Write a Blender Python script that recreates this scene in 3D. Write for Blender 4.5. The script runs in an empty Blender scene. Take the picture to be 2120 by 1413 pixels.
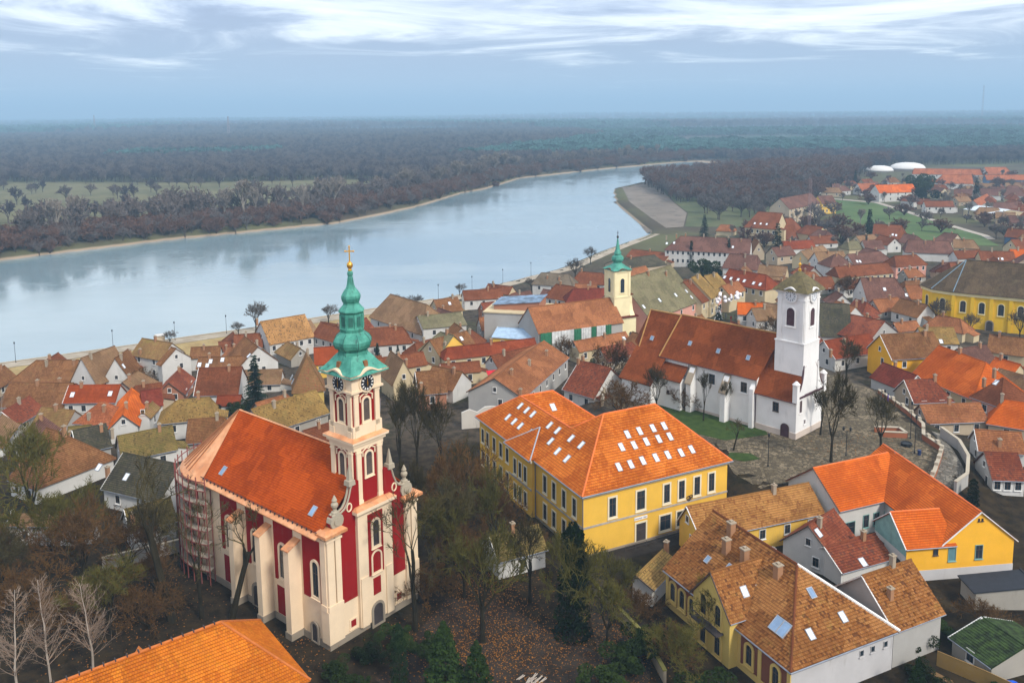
import bpy, math, random
from mathutils import Vector, Matrix, noise as mnoise
random.seed(7)
HAZE=.00026
R=math.radians
SC=bpy.context.scene
# ------------------------------------------------------------------ camera
cd=bpy.data.cameras.new('camera'); cam=bpy.data.objects.new('camera',cd); SC.collection.objects.link(cam)
cd.sensor_width=36; cd.lens=29.94; cd.shift_y=-0.1073; cd.clip_start=1; cd.clip_end=40000
PITCH=math.atan(245.6/1763)
cam.matrix_world=Matrix.Translation((0,0,63))@Matrix.Rotation(math.pi/2-PITCH,4,'X')@Matrix.Rotation(-0.0104,4,'Z')
SC.camera=cam
# ------------------------------------------------------------------ sky, sun, exposure
SUN_EL,SUN_AZ=R(42),R(140)      # azimuth measured from +Y towards +X
wd=bpy.data.worlds.new('World'); SC.world=wd; wd.use_nodes=True
n=wd.node_tree.nodes; l=wd.node_tree.links; n.clear()
def wn(t,**k):
    q=n.new(t)
    for a,b in k.items(): setattr(q,a,b)
    return q
def wmath(op,a,b=None,c=None,clamp=False):
    q=wn('ShaderNodeMath',operation=op,use_clamp=clamp)
    for i,v in enumerate((a,b,c)):
        if v is None: continue
        if isinstance(v,(int,float)): q.inputs[i].default_value=v
        else: l.new(v,q.inputs[i])
    return q.outputs[0]
sky=wn('ShaderNodeTexSky',sky_type='NISHITA',sun_disc=False); sky.sun_elevation=SUN_EL; sky.sun_rotation=SUN_AZ; sky.air_density=1.2; sky.dust_density=2.5
tc=wn('ShaderNodeTexCoord'); sep=wn('ShaderNodeSeparateXYZ'); l.new(tc.outputs['Generated'],sep.inputs[0])
zz=wmath('MAXIMUM',sep.outputs[2],0.0)
den=wmath('ADD',zz,.055)
cx=wmath('DIVIDE',sep.outputs[0],den); cy=wmath('DIVIDE',sep.outputs[1],den)
cmb=wn('ShaderNodeCombineXYZ'); l.new(cx,cmb.inputs[0]); l.new(cy,cmb.inputs[1])
mp=wn('ShaderNodeMapping'); mp.inputs['Scale'].default_value=(.62,.72,1); mp.inputs['Location'].default_value=(3.1,1.7,0); l.new(cmb.outputs[0],mp.inputs[0])
nz=wn('ShaderNodeTexNoise'); nz.inputs['Scale'].default_value=.75; nz.inputs['Detail'].default_value=7; nz.inputs['Roughness'].default_value=.62; nz.inputs['Distortion'].default_value=.9; l.new(mp.outputs[0],nz.inputs['Vector'])
# bank of cloud: dull blue low down, breaking into bright white streaks higher up
edge=wmath('ADD',zz,wmath('MULTIPLY',wmath('SUBTRACT',nz.outputs[0],.5),.34))
br=wn('ShaderNodeMapRange',interpolation_type='SMOOTHSTEP'); br.inputs['From Min'].default_value=.055; br.inputs['From Max'].default_value=.125; l.new(edge,br.inputs['Value'])
low=wn('ShaderNodeValToRGB'); e=low.color_ramp.elements; e[0].position=0; e[0].color=(.68,.71,.76,1); e[1].position=.16; e[1].color=(.325,.375,.56,1)
m1=low.color_ramp.elements.new(.05); m1.color=(.46,.51,.64,1)
l.new(zz,low.inputs[0])
hi=wn('ShaderNodeValToRGB'); e=hi.color_ramp.elements; e[0].position=.38; e[0].color=(.60,.69,.90,1); e[1].position=.68; e[1].color=(1.4,1.4,1.37,1)
l.new(nz.outputs[0],hi.inputs[0])
mx=wn('ShaderNodeMix',data_type='RGBA'); l.new(br.outputs[0],mx.inputs[0]); l.new(low.outputs[0],mx.inputs[6]); l.new(hi.outputs[0],mx.inputs[7])
sc10=wn('ShaderNodeVectorMath',operation='SCALE'); sc10.inputs[3].default_value=9.0; l.new(mx.outputs[2],sc10.inputs[0])
mx2=wn('ShaderNodeMix',data_type='RGBA'); mx2.inputs[0].default_value=.93; l.new(sky.outputs[0],mx2.inputs[6]); l.new(sc10.outputs[0],mx2.inputs[7])
bg=wn('ShaderNodeBackground'); bg.inputs[1].default_value=.1; l.new(mx2.outputs[2],bg.inputs[0])
ow=wn('ShaderNodeOutputWorld'); l.new(bg.outputs[0],ow.inputs[0])
sl=bpy.data.lights.new('sun','SUN'); sl.energy=2.6; sl.angle=R(11); sl.color=(1,.95,.87)
so=bpy.data.objects.new('sun',sl); SC.collection.objects.link(so)
sd=Vector((math.sin(SUN_AZ)*math.cos(SUN_EL),math.cos(SUN_AZ)*math.cos(SUN_EL),math.sin(SUN_EL)))
so.rotation_euler=sd.to_track_quat('Z','Y').to_euler(); so.location=sd*200+Vector((0,150,0))
vs=SC.view_settings; vs.view_transform='Standard'; vs.look='None'; vs.exposure=0.5; vs.gamma=1
cy_=SC.cycles; cy_.use_denoising=True; cy_.max_bounces=6; cy_.diffuse_bounces=2; cy_.glossy_bounces=3; cy_.transparent_max_bounces=8; cy_.volume_bounces=0; cy_.sample_clamp_indirect=4
try: cy_.denoiser='OPENIMAGEDENOISE'
except Exception: pass
# ------------------------------------------------------------------ helpers
COL=SC.collection
class MB:
    """collects faces; rows of (x, y, z) in the frame of the thing"""
    def __init__(s): s.v=[]; s.f=[]; s.uv=None; s.uvs=[]; s.sm=False
    def poly(s,pts,uv=None):
        i=len(s.v); s.v.extend(tuple(p) for p in pts); s.f.append(tuple(range(i,i+len(pts))))
        s.uvs.append(uv)
    def quad(s,a,b,c,d): s.poly((a,b,c,d))
    def box(s,x0,x1,y0,y1,z0,z1):
        i=len(s.v)
        s.v+= [(x0,y0,z0),(x1,y0,z0),(x1,y1,z0),(x0,y1,z0),(x0,y0,z1),(x1,y0,z1),(x1,y1,z1),(x0,y1,z1)]
        for q in ((0,3,2,1),(4,5,6,7),(0,1,5,4),(1,2,6,5),(2,3,7,6),(3,0,4,7)): s.f.append(tuple(i+k for k in q)); s.uvs.append(None)
    def hexa(s,lo,hi):
        """eight corners: bottom ring lo, top ring hi"""
        k=len(lo); i=len(s.v); s.v+=[tuple(p) for p in lo]+[tuple(p) for p in hi]
        s.f.append(tuple(i+j for j in reversed(range(k)))); s.f.append(tuple(i+k+j for j in range(k)))
        for j in range(k): s.f.append((i+j,i+(j+1)%k,i+k+(j+1)%k,i+k+j))
        s.uvs+= [None]*(k+2)
    def prism(s,pts,axis,a0,a1):
        """extrude a 2D outline along axis ('x': outline is (y,z); 'y': (x,z); 'z': (x,y))"""
        mk={'x':lambda p,a:(a,p[0],p[1]),'y':lambda p,a:(p[0],a,p[1]),'z':lambda p,a:(p[0],p[1],a)}[axis]
        s.hexa([mk(p,a0) for p in pts],[mk(p,a1) for p in pts])
    def tube(s,a,b,r0,r1,k=5):
        a=Vector(a); b=Vector(b); d=b-a
        if d.length<1e-6: return
        d.normalize(); u=d.orthogonal().normalized(); w=d.cross(u); i=len(s.v)
        for p,r in ((a,r0),(b,r1)):
            for j in range(k):
                t=6.28319*j/k; s.v.append(tuple(p+u*(r*math.cos(t))+w*(r*math.sin(t))))
        for j in range(k): s.f.append((i+j,i+(j+1)%k,i+k+(j+1)%k,i+k+j)); s.uvs.append(None)
        if k>3:
            s.f.append(tuple(i+k+j for j in range(k))); s.uvs.append(None)
    def rings(s,rings,cap=True):
        k=len(rings[0]); i=len(s.v)
        for r in rings: s.v+=[tuple(p) for p in r]
        for q in range(len(rings)-1):
            for j in range(k): s.f.append((i+q*k+j,i+q*k+(j+1)%k,i+(q+1)*k+(j+1)%k,i+(q+1)*k+j)); s.uvs.append(None)
        if cap:
            s.f.append(tuple(i+(len(rings)-1)*k+j for j in range(k))); s.f.append(tuple(i+j for j in reversed(range(k)))); s.uvs+=[None,None]
    def lathe(s,c,prof,k=16,sq=None,ph=0):
        """prof: (radius, z[, squareness 0..1])"""
        rr=[]
        for p in prof:
            q=p[2] if len(p)>2 else 0
            ring=[]
            for j in range(k):
                t=6.28319*j/k+ph; cx,sx=math.cos(t),math.sin(t)
                m=max(abs(cx),abs(sx)); f=(1-q)+q/m
                ring.append((c[0]+p[0]*cx*f,c[1]+p[0]*sx*f,c[2]+p[1]))
            rr.append(ring)
        s.rings(rr)
    def mesh(s,name,M=None,smooth=False):
        me=bpy.data.meshes.new(name)
        v=s.v if M is None else [tuple(M@Vector(p)) for p in s.v]
        me.from_pydata(v,[],s.f)
        if any(u is not None for u in s.uvs):
            lay=me.uv_layers.new(name='UVMap').data; i=0
            for f,u in zip(s.f,s.uvs):
                for j in range(len(f)): lay[i].uv=u[j] if u else (0,0); i+=1
        if smooth: me.shade_smooth()
        return me
def put(name,me,mat=None,parent=None,loc=None,rz=0):
    o=bpy.data.objects.new(name,me); COL.objects.link(o)
    if mat is not None and not me.materials: me.materials.append(mat)
    o.parent=parent
    if loc is not None: o.location=loc
    if rz: o.rotation_euler=(0,0,rz)
    return o
def tag(o,label,cat=None,group=None,kind=None):
    if label: o['label']=label
    if cat: o['category']=cat
    if group: o['group']=group
    if kind: o['kind']=kind
    return o
def thing(name,label,cat,loc=(0,0,0),rz=0,group=None):
    o=bpy.data.objects.new(name,None); COL.objects.link(o); o.location=loc; o.rotation_euler=(0,0,rz); o.empty_display_size=.5
    return tag(o,label,cat,group)
ID=Matrix.Identity(4)
class Ctx:
    """a thing and a frame inside it"""
    def __init__(s,root,M=ID): s.root=root; s.M=M
    def part(s,name,mb,mat,parent=None,smooth=False,label=None):
        o=put(name,mb.mesh(name,None if s.M is ID else s.M,smooth),mat,parent or s.root)
        if label: o['label']=label
        return o
    def place(s,name,me,L,parent=None):
        """shared mesh at local matrix L"""
        o=put(name,me,None,s.root); o.matrix_local=s.M@L
        if parent is not None: o.parent=parent; o.matrix_local=L if parent.get('_w') else s.M@L
        return o
# ------------------------------------------------------------------ materials
def nodes(name):
    m=bpy.data.materials.new(name); m.use_nodes=True; t=m.node_tree; b=t.nodes['Principled BSDF']
    return m,t,b
def N(t,ty,ins={},**k):
    q=t.nodes.new(ty)
    for a,b in k.items(): setattr(q,a,b)
    for a,b in ins.items():
        if hasattr(b,'is_output') or isinstance(b,bpy.types.NodeSocket): t.links.new(b,q.inputs[a])
        else: q.inputs[a].default_value=b
    return q
def mth(t,op,*a,clamp=False):
    q=t.nodes.new('ShaderNodeMath'); q.operation=op; q.use_clamp=clamp
    for i,v in enumerate(a):
        if isinstance(v,(int,float)): q.inputs[i].default_value=v
        else: t.links.new(v,q.inputs[i])
    return q.outputs[0]
def mixc(t,f,a,b,mode='MIX'):
    q=t.nodes.new('ShaderNodeMix'); q.data_type='RGBA'; q.blend_type=mode
    for i,v in ((0,f),(6,a),(7,b)):
        if isinstance(v,(int,float)): q.inputs[i].default_value=v
        elif isinstance(v,tuple): q.inputs[i].default_value=(*v[:3],1)
        else: t.links.new(v,q.inputs[i])
    return q.outputs[2]
def rng(t,v,a,b,c=0,d=1):
    q=t.nodes.new('ShaderNodeMapRange'); q.interpolation_type='SMOOTHSTEP'; t.links.new(v,q.inputs[0])
    for i,x in enumerate((a,b,c,d)): q.inputs[i+1].default_value=x
    return q.outputs[0]
def geo(t): return N(t,'ShaderNodeNewGeometry').outputs['Position']
def noise(t,vec,scale,detail=4,rough=.55,sc3=None):
    if sc3: vec=N(t,'ShaderNodeVectorMath',{0:vec,1:sc3},operation='MULTIPLY').outputs[0]
    return N(t,'ShaderNodeTexNoise',{'Vector':vec,'Scale':scale,'Detail':detail,'Roughness':rough}).outputs[0]
def bump(t,b,h,st=.3,d=.05):
    q=N(t,'ShaderNodeBump',{'Height':h,'Strength':st,'Distance':d}); t.links.new(q.outputs[0],b.inputs['Normal'])
MT={}
def plain(name,c,rough=.8,metal=0,spec=.3,var=.18,sc=1.2):
    if name in MT: return MT[name]
    m,t,b=nodes(name); g=geo(t); nz_=noise(t,g,sc,5)
    t.links.new(mixc(t,rng(t,nz_,.3,.7),tuple(x*(1-var) for x in c),tuple(min(1,x*(1+var*.6)) for x in c)),b.inputs['Base Color'])
    b.inputs['Roughness'].default_value=rough; b.inputs['Metallic'].default_value=metal; b.inputs['Specular IOR Level'].default_value=spec
    MT[name]=m; return m
def plaster(name,c,dirt_shade=(.25,.22,.18),amt=.35):
    if name in MT: return MT[name]
    m,t,b=nodes(name); g=geo(t)
    a=noise(t,g,.35,6,.6); s=noise(t,g,.9,5,.6,(1,1,.22)); f=noise(t,g,9,3)
    col=mixc(t,rng(t,a,.3,.7),tuple(x*.9 for x in c),c)
    col=mixc(t,mth(t,'MULTIPLY',rng(t,s,.56,.78),amt),col,tuple(c[i]*.45+dirt_shade[i]*.4 for i in range(3)))
    col=mixc(t,mth(t,'MULTIPLY',rng(t,f,.35,.75),.10),col,tuple(x*.7 for x in c))
    t.links.new(col,b.inputs['Base Color']); b.inputs['Roughness'].default_value=.95; b.inputs['Specular IOR Level'].default_value=.06
    bump(t,b,f,.25,.03); MT[name]=m; return m
DIM={'red_orange_tile':.85,'terracotta_tile':.85,'red_tile':.8,'dark_red_tile':.8,'rust_tile':.78,'brown_tile':.82,'plum_brown_tile':.82,'orange_brown_tile':.82,'tan_tile':.85,'tan_red_tile':.85,'patched_red_tile':.85,'grey_moss_tile':.85}
def tile(name,c1,c2,c3=None,moss=(.16,.14,.04),mossamt=0,tw=.24,rh=.34,groove=.35,spread=1.0,dirt_shade=.75):
    """clay tiles: every tile of the grid has its own tone; moss and lichen in patches"""
    if name in MT: return MT[name]
    k_=DIM.get(name,1); c1=tuple(x*k_ for x in c1); c2=tuple(x*k_ for x in c2)
    m,t,b=nodes(name); uv=N(t,'ShaderNodeUVMap').outputs[0]; sp=N(t,'ShaderNodeSeparateXYZ',{0:uv}); g=geo(t)
    v=mth(t,'DIVIDE',sp.outputs[1],rh); row=mth(t,'FLOOR',v)
    u=mth(t,'ADD',mth(t,'DIVIDE',sp.outputs[0],tw),mth(t,'MULTIPLY',mth(t,'MODULO',row,2.0),.5)); col=mth(t,'FLOOR',u)
    cell=N(t,'ShaderNodeCombineXYZ',{0:col,1:row}).outputs[0]
    wnz=N(t,'ShaderNodeTexWhiteNoise',{0:cell},noise_dimensions='2D')
    big=noise(t,g,.16,5,.62); mid=noise(t,g,.8,5,.6); fin=noise(t,g,4.5,4,.6)
    k=mth(t,'ADD',mth(t,'MULTIPLY',wnz.outputs[0],.55*spread),mth(t,'MULTIPLY',mid,.7)); base=mixc(t,rng(t,k,.3,1.0),c1,c2)
    if c3: base=mixc(t,mth(t,'GREATER_THAN',wnz.outputs[0],.88),base,c3)
    base=mixc(t,mth(t,'MULTIPLY',rng(t,big,.42,.66),.45),base,tuple(x*.55 for x in c1))
    if mossamt: base=mixc(t,mth(t,'MULTIPLY',rng(t,mth(t,'ADD',mth(t,'MULTIPLY',mid,.6),mth(t,'MULTIPLY',fin,.4)),.62-.30*mossamt,.74-.16*mossamt),min(1,.55+.4*mossamt)),base,moss)
    stk=noise(t,uv,1.0,5,.6,(1.1,.16,1)); base=mixc(t,mth(t,'MULTIPLY',rng(t,stk,.5,.72),.42),base,tuple(x*.5 for x in c1)); pt=N(t,'ShaderNodeTexVoronoi',{'Vector':N(t,'ShaderNodeVectorMath',{0:uv,1:(.33,.42,1)},operation='MULTIPLY').outputs[0],'Scale':1.0,'Randomness':.9},distance='CHEBYCHEV'); pv_=N(t,'ShaderNodeRGBToBW',{0:pt.outputs['Color']}).outputs[0]; base=mixc(t,mth(t,'MULTIPLY',rng(t,pv_,.66,.72),.30),base,tuple(min(1,x*1.25) for x in c2)); base=mixc(t,mth(t,'MULTIPLY',rng(t,pv_,.30,.24),.28),base,tuple(x*.62 for x in c1))
    gr=mth(t,'MAXIMUM',rng(t,mth(t,'FRACT',v),.62,.9),mth(t,'MULTIPLY',rng(t,mth(t,'ABSOLUTE',mth(t,'SUBTRACT',mth(t,'FRACT',u),.5)),.34,.48),.55)); gr=mth(t,'MULTIPLY',gr,mth(t,'ADD',mth(t,'MULTIPLY',fin,.8),dirt_shade-.4))  # shade under each lapping course and along column grooves, painted into the colour
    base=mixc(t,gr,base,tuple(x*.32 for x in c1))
    t.links.new(base,b.inputs['Base Color']); b.inputs['Roughness'].default_value=.95; b.inputs['Specular IOR Level'].default_value=.06
    fu=mth(t,'ABSOLUTE',mth(t,'SUBTRACT',mth(t,'FRACT',u),.5)); fv=mth(t,'FRACT',v)
    h=mth(t,'ADD',mth(t,'MULTIPLY',rng(t,fu,.36,.5),-1.0),mth(t,'MULTIPLY',mth(t,'SUBTRACT',1.0,fv),.6)); h=mth(t,'ADD',h,mth(t,'MULTIPLY',fin,.5))
    bump(t,b,h,groove,.05); MT[name]=m; return m
def glass(name,c=(.02,.03,.04),rough=.08):
    if name in MT: return MT[name]
    m,t,b=nodes(name); g=geo(t); w=noise(t,g,.7,2)
    t.links.new(mixc(t,w,tuple(x*.5 for x in c),tuple(x*1.6 for x in c)),b.inputs['Base Color']); b.inputs['Roughness'].default_value=rough; b.inputs['Specular IOR Level'].default_value=.6
    MT[name]=m; return m
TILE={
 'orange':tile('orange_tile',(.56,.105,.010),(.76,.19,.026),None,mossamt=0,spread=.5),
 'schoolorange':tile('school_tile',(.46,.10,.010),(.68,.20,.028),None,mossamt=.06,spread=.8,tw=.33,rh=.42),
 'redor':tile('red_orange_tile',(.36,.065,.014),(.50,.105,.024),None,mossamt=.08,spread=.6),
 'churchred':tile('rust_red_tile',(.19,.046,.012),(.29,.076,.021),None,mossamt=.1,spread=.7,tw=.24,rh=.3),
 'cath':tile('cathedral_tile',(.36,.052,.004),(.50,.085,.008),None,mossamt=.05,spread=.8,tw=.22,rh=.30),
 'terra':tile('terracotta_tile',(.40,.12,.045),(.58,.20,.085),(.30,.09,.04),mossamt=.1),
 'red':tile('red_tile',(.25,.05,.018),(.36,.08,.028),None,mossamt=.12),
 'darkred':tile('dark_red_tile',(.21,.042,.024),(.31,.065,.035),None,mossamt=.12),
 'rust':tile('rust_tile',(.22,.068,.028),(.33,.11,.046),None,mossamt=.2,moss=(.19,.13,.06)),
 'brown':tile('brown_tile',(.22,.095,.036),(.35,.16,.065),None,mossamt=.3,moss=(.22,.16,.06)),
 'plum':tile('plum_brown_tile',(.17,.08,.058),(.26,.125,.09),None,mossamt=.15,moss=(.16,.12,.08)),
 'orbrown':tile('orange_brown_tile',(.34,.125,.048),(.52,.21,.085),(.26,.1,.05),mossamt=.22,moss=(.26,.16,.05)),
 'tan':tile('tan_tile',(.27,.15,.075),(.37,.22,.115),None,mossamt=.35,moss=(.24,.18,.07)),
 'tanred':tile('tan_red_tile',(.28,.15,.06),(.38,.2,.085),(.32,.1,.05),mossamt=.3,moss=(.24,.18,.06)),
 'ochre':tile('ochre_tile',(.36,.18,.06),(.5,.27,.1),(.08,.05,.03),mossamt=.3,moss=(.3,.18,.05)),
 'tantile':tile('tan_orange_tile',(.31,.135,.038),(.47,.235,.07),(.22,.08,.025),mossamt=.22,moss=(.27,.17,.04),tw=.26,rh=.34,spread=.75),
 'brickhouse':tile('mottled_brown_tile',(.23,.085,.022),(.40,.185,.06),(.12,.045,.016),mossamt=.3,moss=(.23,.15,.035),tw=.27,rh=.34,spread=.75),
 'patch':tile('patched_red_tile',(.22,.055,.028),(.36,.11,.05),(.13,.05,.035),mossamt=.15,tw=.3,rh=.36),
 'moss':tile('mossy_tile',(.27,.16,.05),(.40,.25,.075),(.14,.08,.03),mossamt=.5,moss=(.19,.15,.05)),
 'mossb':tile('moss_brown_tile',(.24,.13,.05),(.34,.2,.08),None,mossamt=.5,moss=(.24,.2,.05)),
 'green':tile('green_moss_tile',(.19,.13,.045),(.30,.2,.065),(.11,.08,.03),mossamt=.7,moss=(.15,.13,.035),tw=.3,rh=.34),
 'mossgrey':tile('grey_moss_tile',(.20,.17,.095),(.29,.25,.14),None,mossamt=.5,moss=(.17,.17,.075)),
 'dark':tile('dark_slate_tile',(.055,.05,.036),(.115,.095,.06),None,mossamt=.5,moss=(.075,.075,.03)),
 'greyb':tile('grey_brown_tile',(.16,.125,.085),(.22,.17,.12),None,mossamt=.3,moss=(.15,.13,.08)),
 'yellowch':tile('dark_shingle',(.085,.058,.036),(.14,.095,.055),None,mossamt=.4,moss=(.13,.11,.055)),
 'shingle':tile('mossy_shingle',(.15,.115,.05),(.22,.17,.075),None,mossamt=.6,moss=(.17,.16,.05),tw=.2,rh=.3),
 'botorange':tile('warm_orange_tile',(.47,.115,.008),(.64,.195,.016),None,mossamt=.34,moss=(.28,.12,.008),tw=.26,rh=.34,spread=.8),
 'bluemetal':plain('pale_blue_sheet',(.33,.45,.58),.45,0,.5),
 'white':plain('grey_white_sheet',(.62,.66,.68),.5,0,.5),
 'tar':plain('tar_felt',(.018,.022,.03),.7),
 'turf':plain('roof_turf',(.028,.05,.010),.95,sc=1.4,var=.7),
}
WALL={
 'white':plaster('white_plaster',(.60,.58,.54),amt=.65),'cream':plaster('cream_plaster',(.58,.47,.29),amt=.5),'yellow':plaster('yellow_plaster',(.80,.50,.09),amt=.3),
 'yellow2':plaster('bright_yellow_plaster',(.84,.42,.02),amt=.12),'ochre':plaster('ochre_plaster',(.62,.44,.12)),'grey':plaster('grey_plaster',(.40,.38,.35),amt=.6),
 'stone':plaster('grey_stone_wall',(.36,.33,.28),amt=.6),'pink':plaster('pink_plaster',(.68,.34,.26)),'beige':plaster('beige_plaster',(.50,.40,.28),amt=.5),
 'brickw':plaster('brick_red_plaster',(.38,.17,.10)),'bluew':plaster('dark_blue_wall',(.10,.17,.28)),
}
FRAME=plain('window_frame_paint',(.72,.70,.66),.6); DARKF=plain('dark_window_frame',(.09,.06,.045),.6); PANE=glass('window_glass'); BLIND=plain('skylight_blind',(.80,.84,.88),.25,0,.6,.06); SKYG=glass('blue_skylight_glass',(.18,.27,.40),.05)
LEAD=plain('lead_sheet',(.32,.34,.37),.5,0,.4); BRICK=plaster('chimney_brick',(.36,.19,.10),amt=.5); GUT=plain('zinc_gutter',(.22,.24,.28),.45,.3,.4)
CHP=plaster('chimney_plaster',(.36,.29,.21),amt=.7)

# ------------------------------------------------------------------ terrain
NB=[(-700,-85),(-400,90),(-149,240),(-119,258),(-104,268),(-89,277),(-30,320),(-2,355),(20,382),(45,432),(78,488),(82,506),(81,652),(94,789),(128,850),(173,901),(330,1010),(700,1250),(2000,2000),(9000,6000)]
FB=[(-700,-20),(-500,170),(-261,428),(-201,495),(-116,563),(-75,655),(-44,772),(-27,804),(11,943),(119,1081),(238,1208),(420,1330),(800,1600),(2000,2350),(9000,6600)]
def ss(a,b,t):
    t=min(1,max(0,(t-a)/(b-a))); return t*t*(3-2*t)
def pd(L,x,y):
    best=1e18;sg=1
    for (ax,ay),(bx,by) in zip(L,L[1:]):
        dx,dy=bx-ax,by-ay; t=max(0,min(1,((x-ax)*dx+(y-ay)*dy)/(dx*dx+dy*dy)))
        ex,ey=x-ax-t*dx,y-ay-t*dy; q=ex*ex+ey*ey
        if q<best: best=q; sg=1 if dx*(y-ay)-dy*(x-ax)<0 else -1
    return sg*math.sqrt(best)   # + on the right of the line = town side
PL=[(39,128),(36,133),(36,140),(32,151),(24,155),(18,168),(23,190),(33,200),(55,200),(70,192),(76,175),(77,160),(76,145),(73,136),(67,128),(58,133),(50,131)]
def pout(x,y):
    ins=False;b=1e18
    for i in range(len(PL)):
        ax,ay=PL[i-1];bx,by=PL[i]
        if (ay>y)!=(by>y) and x<(bx-ax)*(y-ay)/(by-ay)+ax: ins=not ins
        dx,dy=bx-ax,by-ay;t=max(0,min(1,((x-ax)*dx+(y-ay)*dy)/(dx*dx+dy*dy)))
        b=min(b,(x-ax-t*dx)**2+(y-ay-t*dy)**2)
    return 0 if ins else math.sqrt(b)
def g(x,y):
    s=pd(NB,x,y)
    if s>=0:
        k=1-.65*ss(280,520,y)
        z=-6.6+6.6*k*ss(18,130,s)
        if s<4: z-=(4-s)*.4
        z+=(4*(1-ss(0,9,pout(x,y))) if -10<x<110 and 90<y<230 else 0)
        return z
    f=-pd(FB,x,y)
    if f<0 and x>230 and y>960: return -6.6-5.4*(1-ss(0,90,(x-230)*.75+(y-960)*.25-40))
    if f>=0: return -8.6+min(f,8)*.4 - max(0,.8-f)*.4
    return -12.
def frange(a,b,s):
    r=[]
    while a<b-1e-6: r.append(a); a+=s
    return r
def geom(a,b,k):
    r=[a]; s=12.
    while r[-1]<b: r.append(r[-1]+s); s*=k
    return r
xr=geom(300,26000,1.28)
GX=[-v for v in reversed(xr)]+frange(-296,300,4)+xr
GY=frange(-140,60,20)+frange(60,330,3)+frange(330,1300,8)+geom(1300,30000,1.25)
def far(x,y):
    z=g(x,y)
    if y>1500: z+=6*math.sin(x*.0011+y*.0007)*min(1,(y-1500)/3000)+3
    if y>5500: z+=(y-5500)*.0036*(1+.35*math.sin(x*.00045+1.3)+.2*math.sin(x*.0017))
    return z
GZ=[[far(x,y) for x in GX] for y in GY]
import bisect
def gz(x,y):
    i=min(max(bisect.bisect_right(GX,x)-1,0),len(GX)-2); j=min(max(bisect.bisect_right(GY,y)-1,0),len(GY)-2)
    u=(x-GX[i])/(GX[i+1]-GX[i]); v=(y-GY[j])/(GY[j+1]-GY[j])
    a,b,c,d=GZ[j][i],GZ[j][i+1],GZ[j+1][i+1],GZ[j+1][i]
    return a+(b-a)*u+(c-b)*v if u>=v else a+(c-d)*u+(d-a)*v
mb=MB(); nx=len(GX)
mb.v=[(x,y,GZ[j][i]) for j,y in enumerate(GY) for i,x in enumerate(GX)]
for j in range(len(GY)-1):
    for i in range(nx-1):
        a=j*nx+i; mb.f+= [(a,a+1,a+nx+1),(a,a+nx+1,a+nx)]; mb.uvs+=[None,None]
m,t,b=nodes('earth_ground'); gp_=geo(t); sp=N(t,'ShaderNodeSeparateXYZ',{0:gp_})
n1=noise(t,gp_,.05,6,.6); n2=noise(t,gp_,.5,6,.65); n3=noise(t,gp_,4,4); n4=noise(t,gp_,.0016,6,.6); n5=noise(t,gp_,.012,5,.6)
near=mixc(t,rng(t,n2,.35,.65),(.013,.0095,.0055),(.036,.025,.012)); near=mixc(t,mth(t,'MULTIPLY',rng(t,n3,.55,.75),.5),near,(.075,.026,.005)); near=mixc(t,mth(t,'MULTIPLY',rng(t,n1,.5,.7),.55),near,(.011,.016,.004))
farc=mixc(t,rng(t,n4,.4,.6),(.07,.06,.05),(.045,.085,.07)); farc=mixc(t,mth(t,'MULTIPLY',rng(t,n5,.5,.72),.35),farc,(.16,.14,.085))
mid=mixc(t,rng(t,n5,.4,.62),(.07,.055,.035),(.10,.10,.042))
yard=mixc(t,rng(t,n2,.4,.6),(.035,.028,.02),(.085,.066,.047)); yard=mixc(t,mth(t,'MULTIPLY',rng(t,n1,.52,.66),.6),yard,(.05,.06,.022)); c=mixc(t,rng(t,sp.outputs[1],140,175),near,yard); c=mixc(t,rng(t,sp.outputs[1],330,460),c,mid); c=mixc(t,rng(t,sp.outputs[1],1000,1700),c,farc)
c=mixc(t,rng(t,sp.outputs[2],-7.6,-8.3),c,(.30,.23,.16))
t.links.new(c,b.inputs['Base Color']); b.inputs['Roughness'].default_value=1; b.inputs['Specular IOR Level'].default_value=.1
bump(t,b,n2,.5,.15)
go=put('ground',mb.mesh('ground',smooth=True),m); tag(go,'dark earth ground of the town, river banks and far plain',kind='structure')
# water sheet between the banks
mb=MB(); 
def resample(L,k=90):
    d=[0]
    for (ax,ay),(bx,by) in zip(L,L[1:]): d.append(d[-1]+math.hypot(bx-ax,by-ay))
    out=[]
    for q in range(k+1):
        s=d[-1]*(q/k)**1.6; i=min(bisect.bisect_right(d,s)-1,len(L)-2); u=(s-d[i])/(d[i+1]-d[i]); out.append((L[i][0]+(L[i+1][0]-L[i][0])*u,L[i][1]+(L[i+1][1]-L[i][1])*u))
    return out
A=resample([(x+14,y-14) for x,y in NB]); B=resample([(x-14,y+14) for x,y in FB])
for i in range(len(A)-1): mb.quad((*A[i],-9),(*A[i+1],-9),(*B[i+1],-9),(*B[i],-9))
m,t,b=nodes('river_water'); gp_=geo(t)
w1=noise(t,gp_,.03,5,.6,(1,.45,1)); w2=noise(t,gp_,.8,3,.6,(1,.5,1)); w3=noise(t,gp_,.012,6,.65,(.35,1.0,1)); 
t.links.new(mixc(t,w3,(.07,.15,.19),(.31,.39,.41)),b.inputs['Base Color']); b.inputs['Specular IOR Level'].default_value=.9; b.inputs['IOR'].default_value=2.3
ruf=rng(t,mth(t,'ADD',mth(t,'MULTIPLY',w1,.5),mth(t,'MULTIPLY',w3,.5)),.44,.56); t.links.new(mth(t,'ADD',mth(t,'MULTIPLY',ruf,.10),.10),b.inputs['Roughness'])
bm=N(t,'ShaderNodeBump',{'Height':w2,'Distance':.25}); t.links.new(mth(t,'ADD',mth(t,'MULTIPLY',ruf,.10),.015),bm.inputs['Strength']); t.links.new(bm.outputs[0],b.inputs['Normal'])
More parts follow.
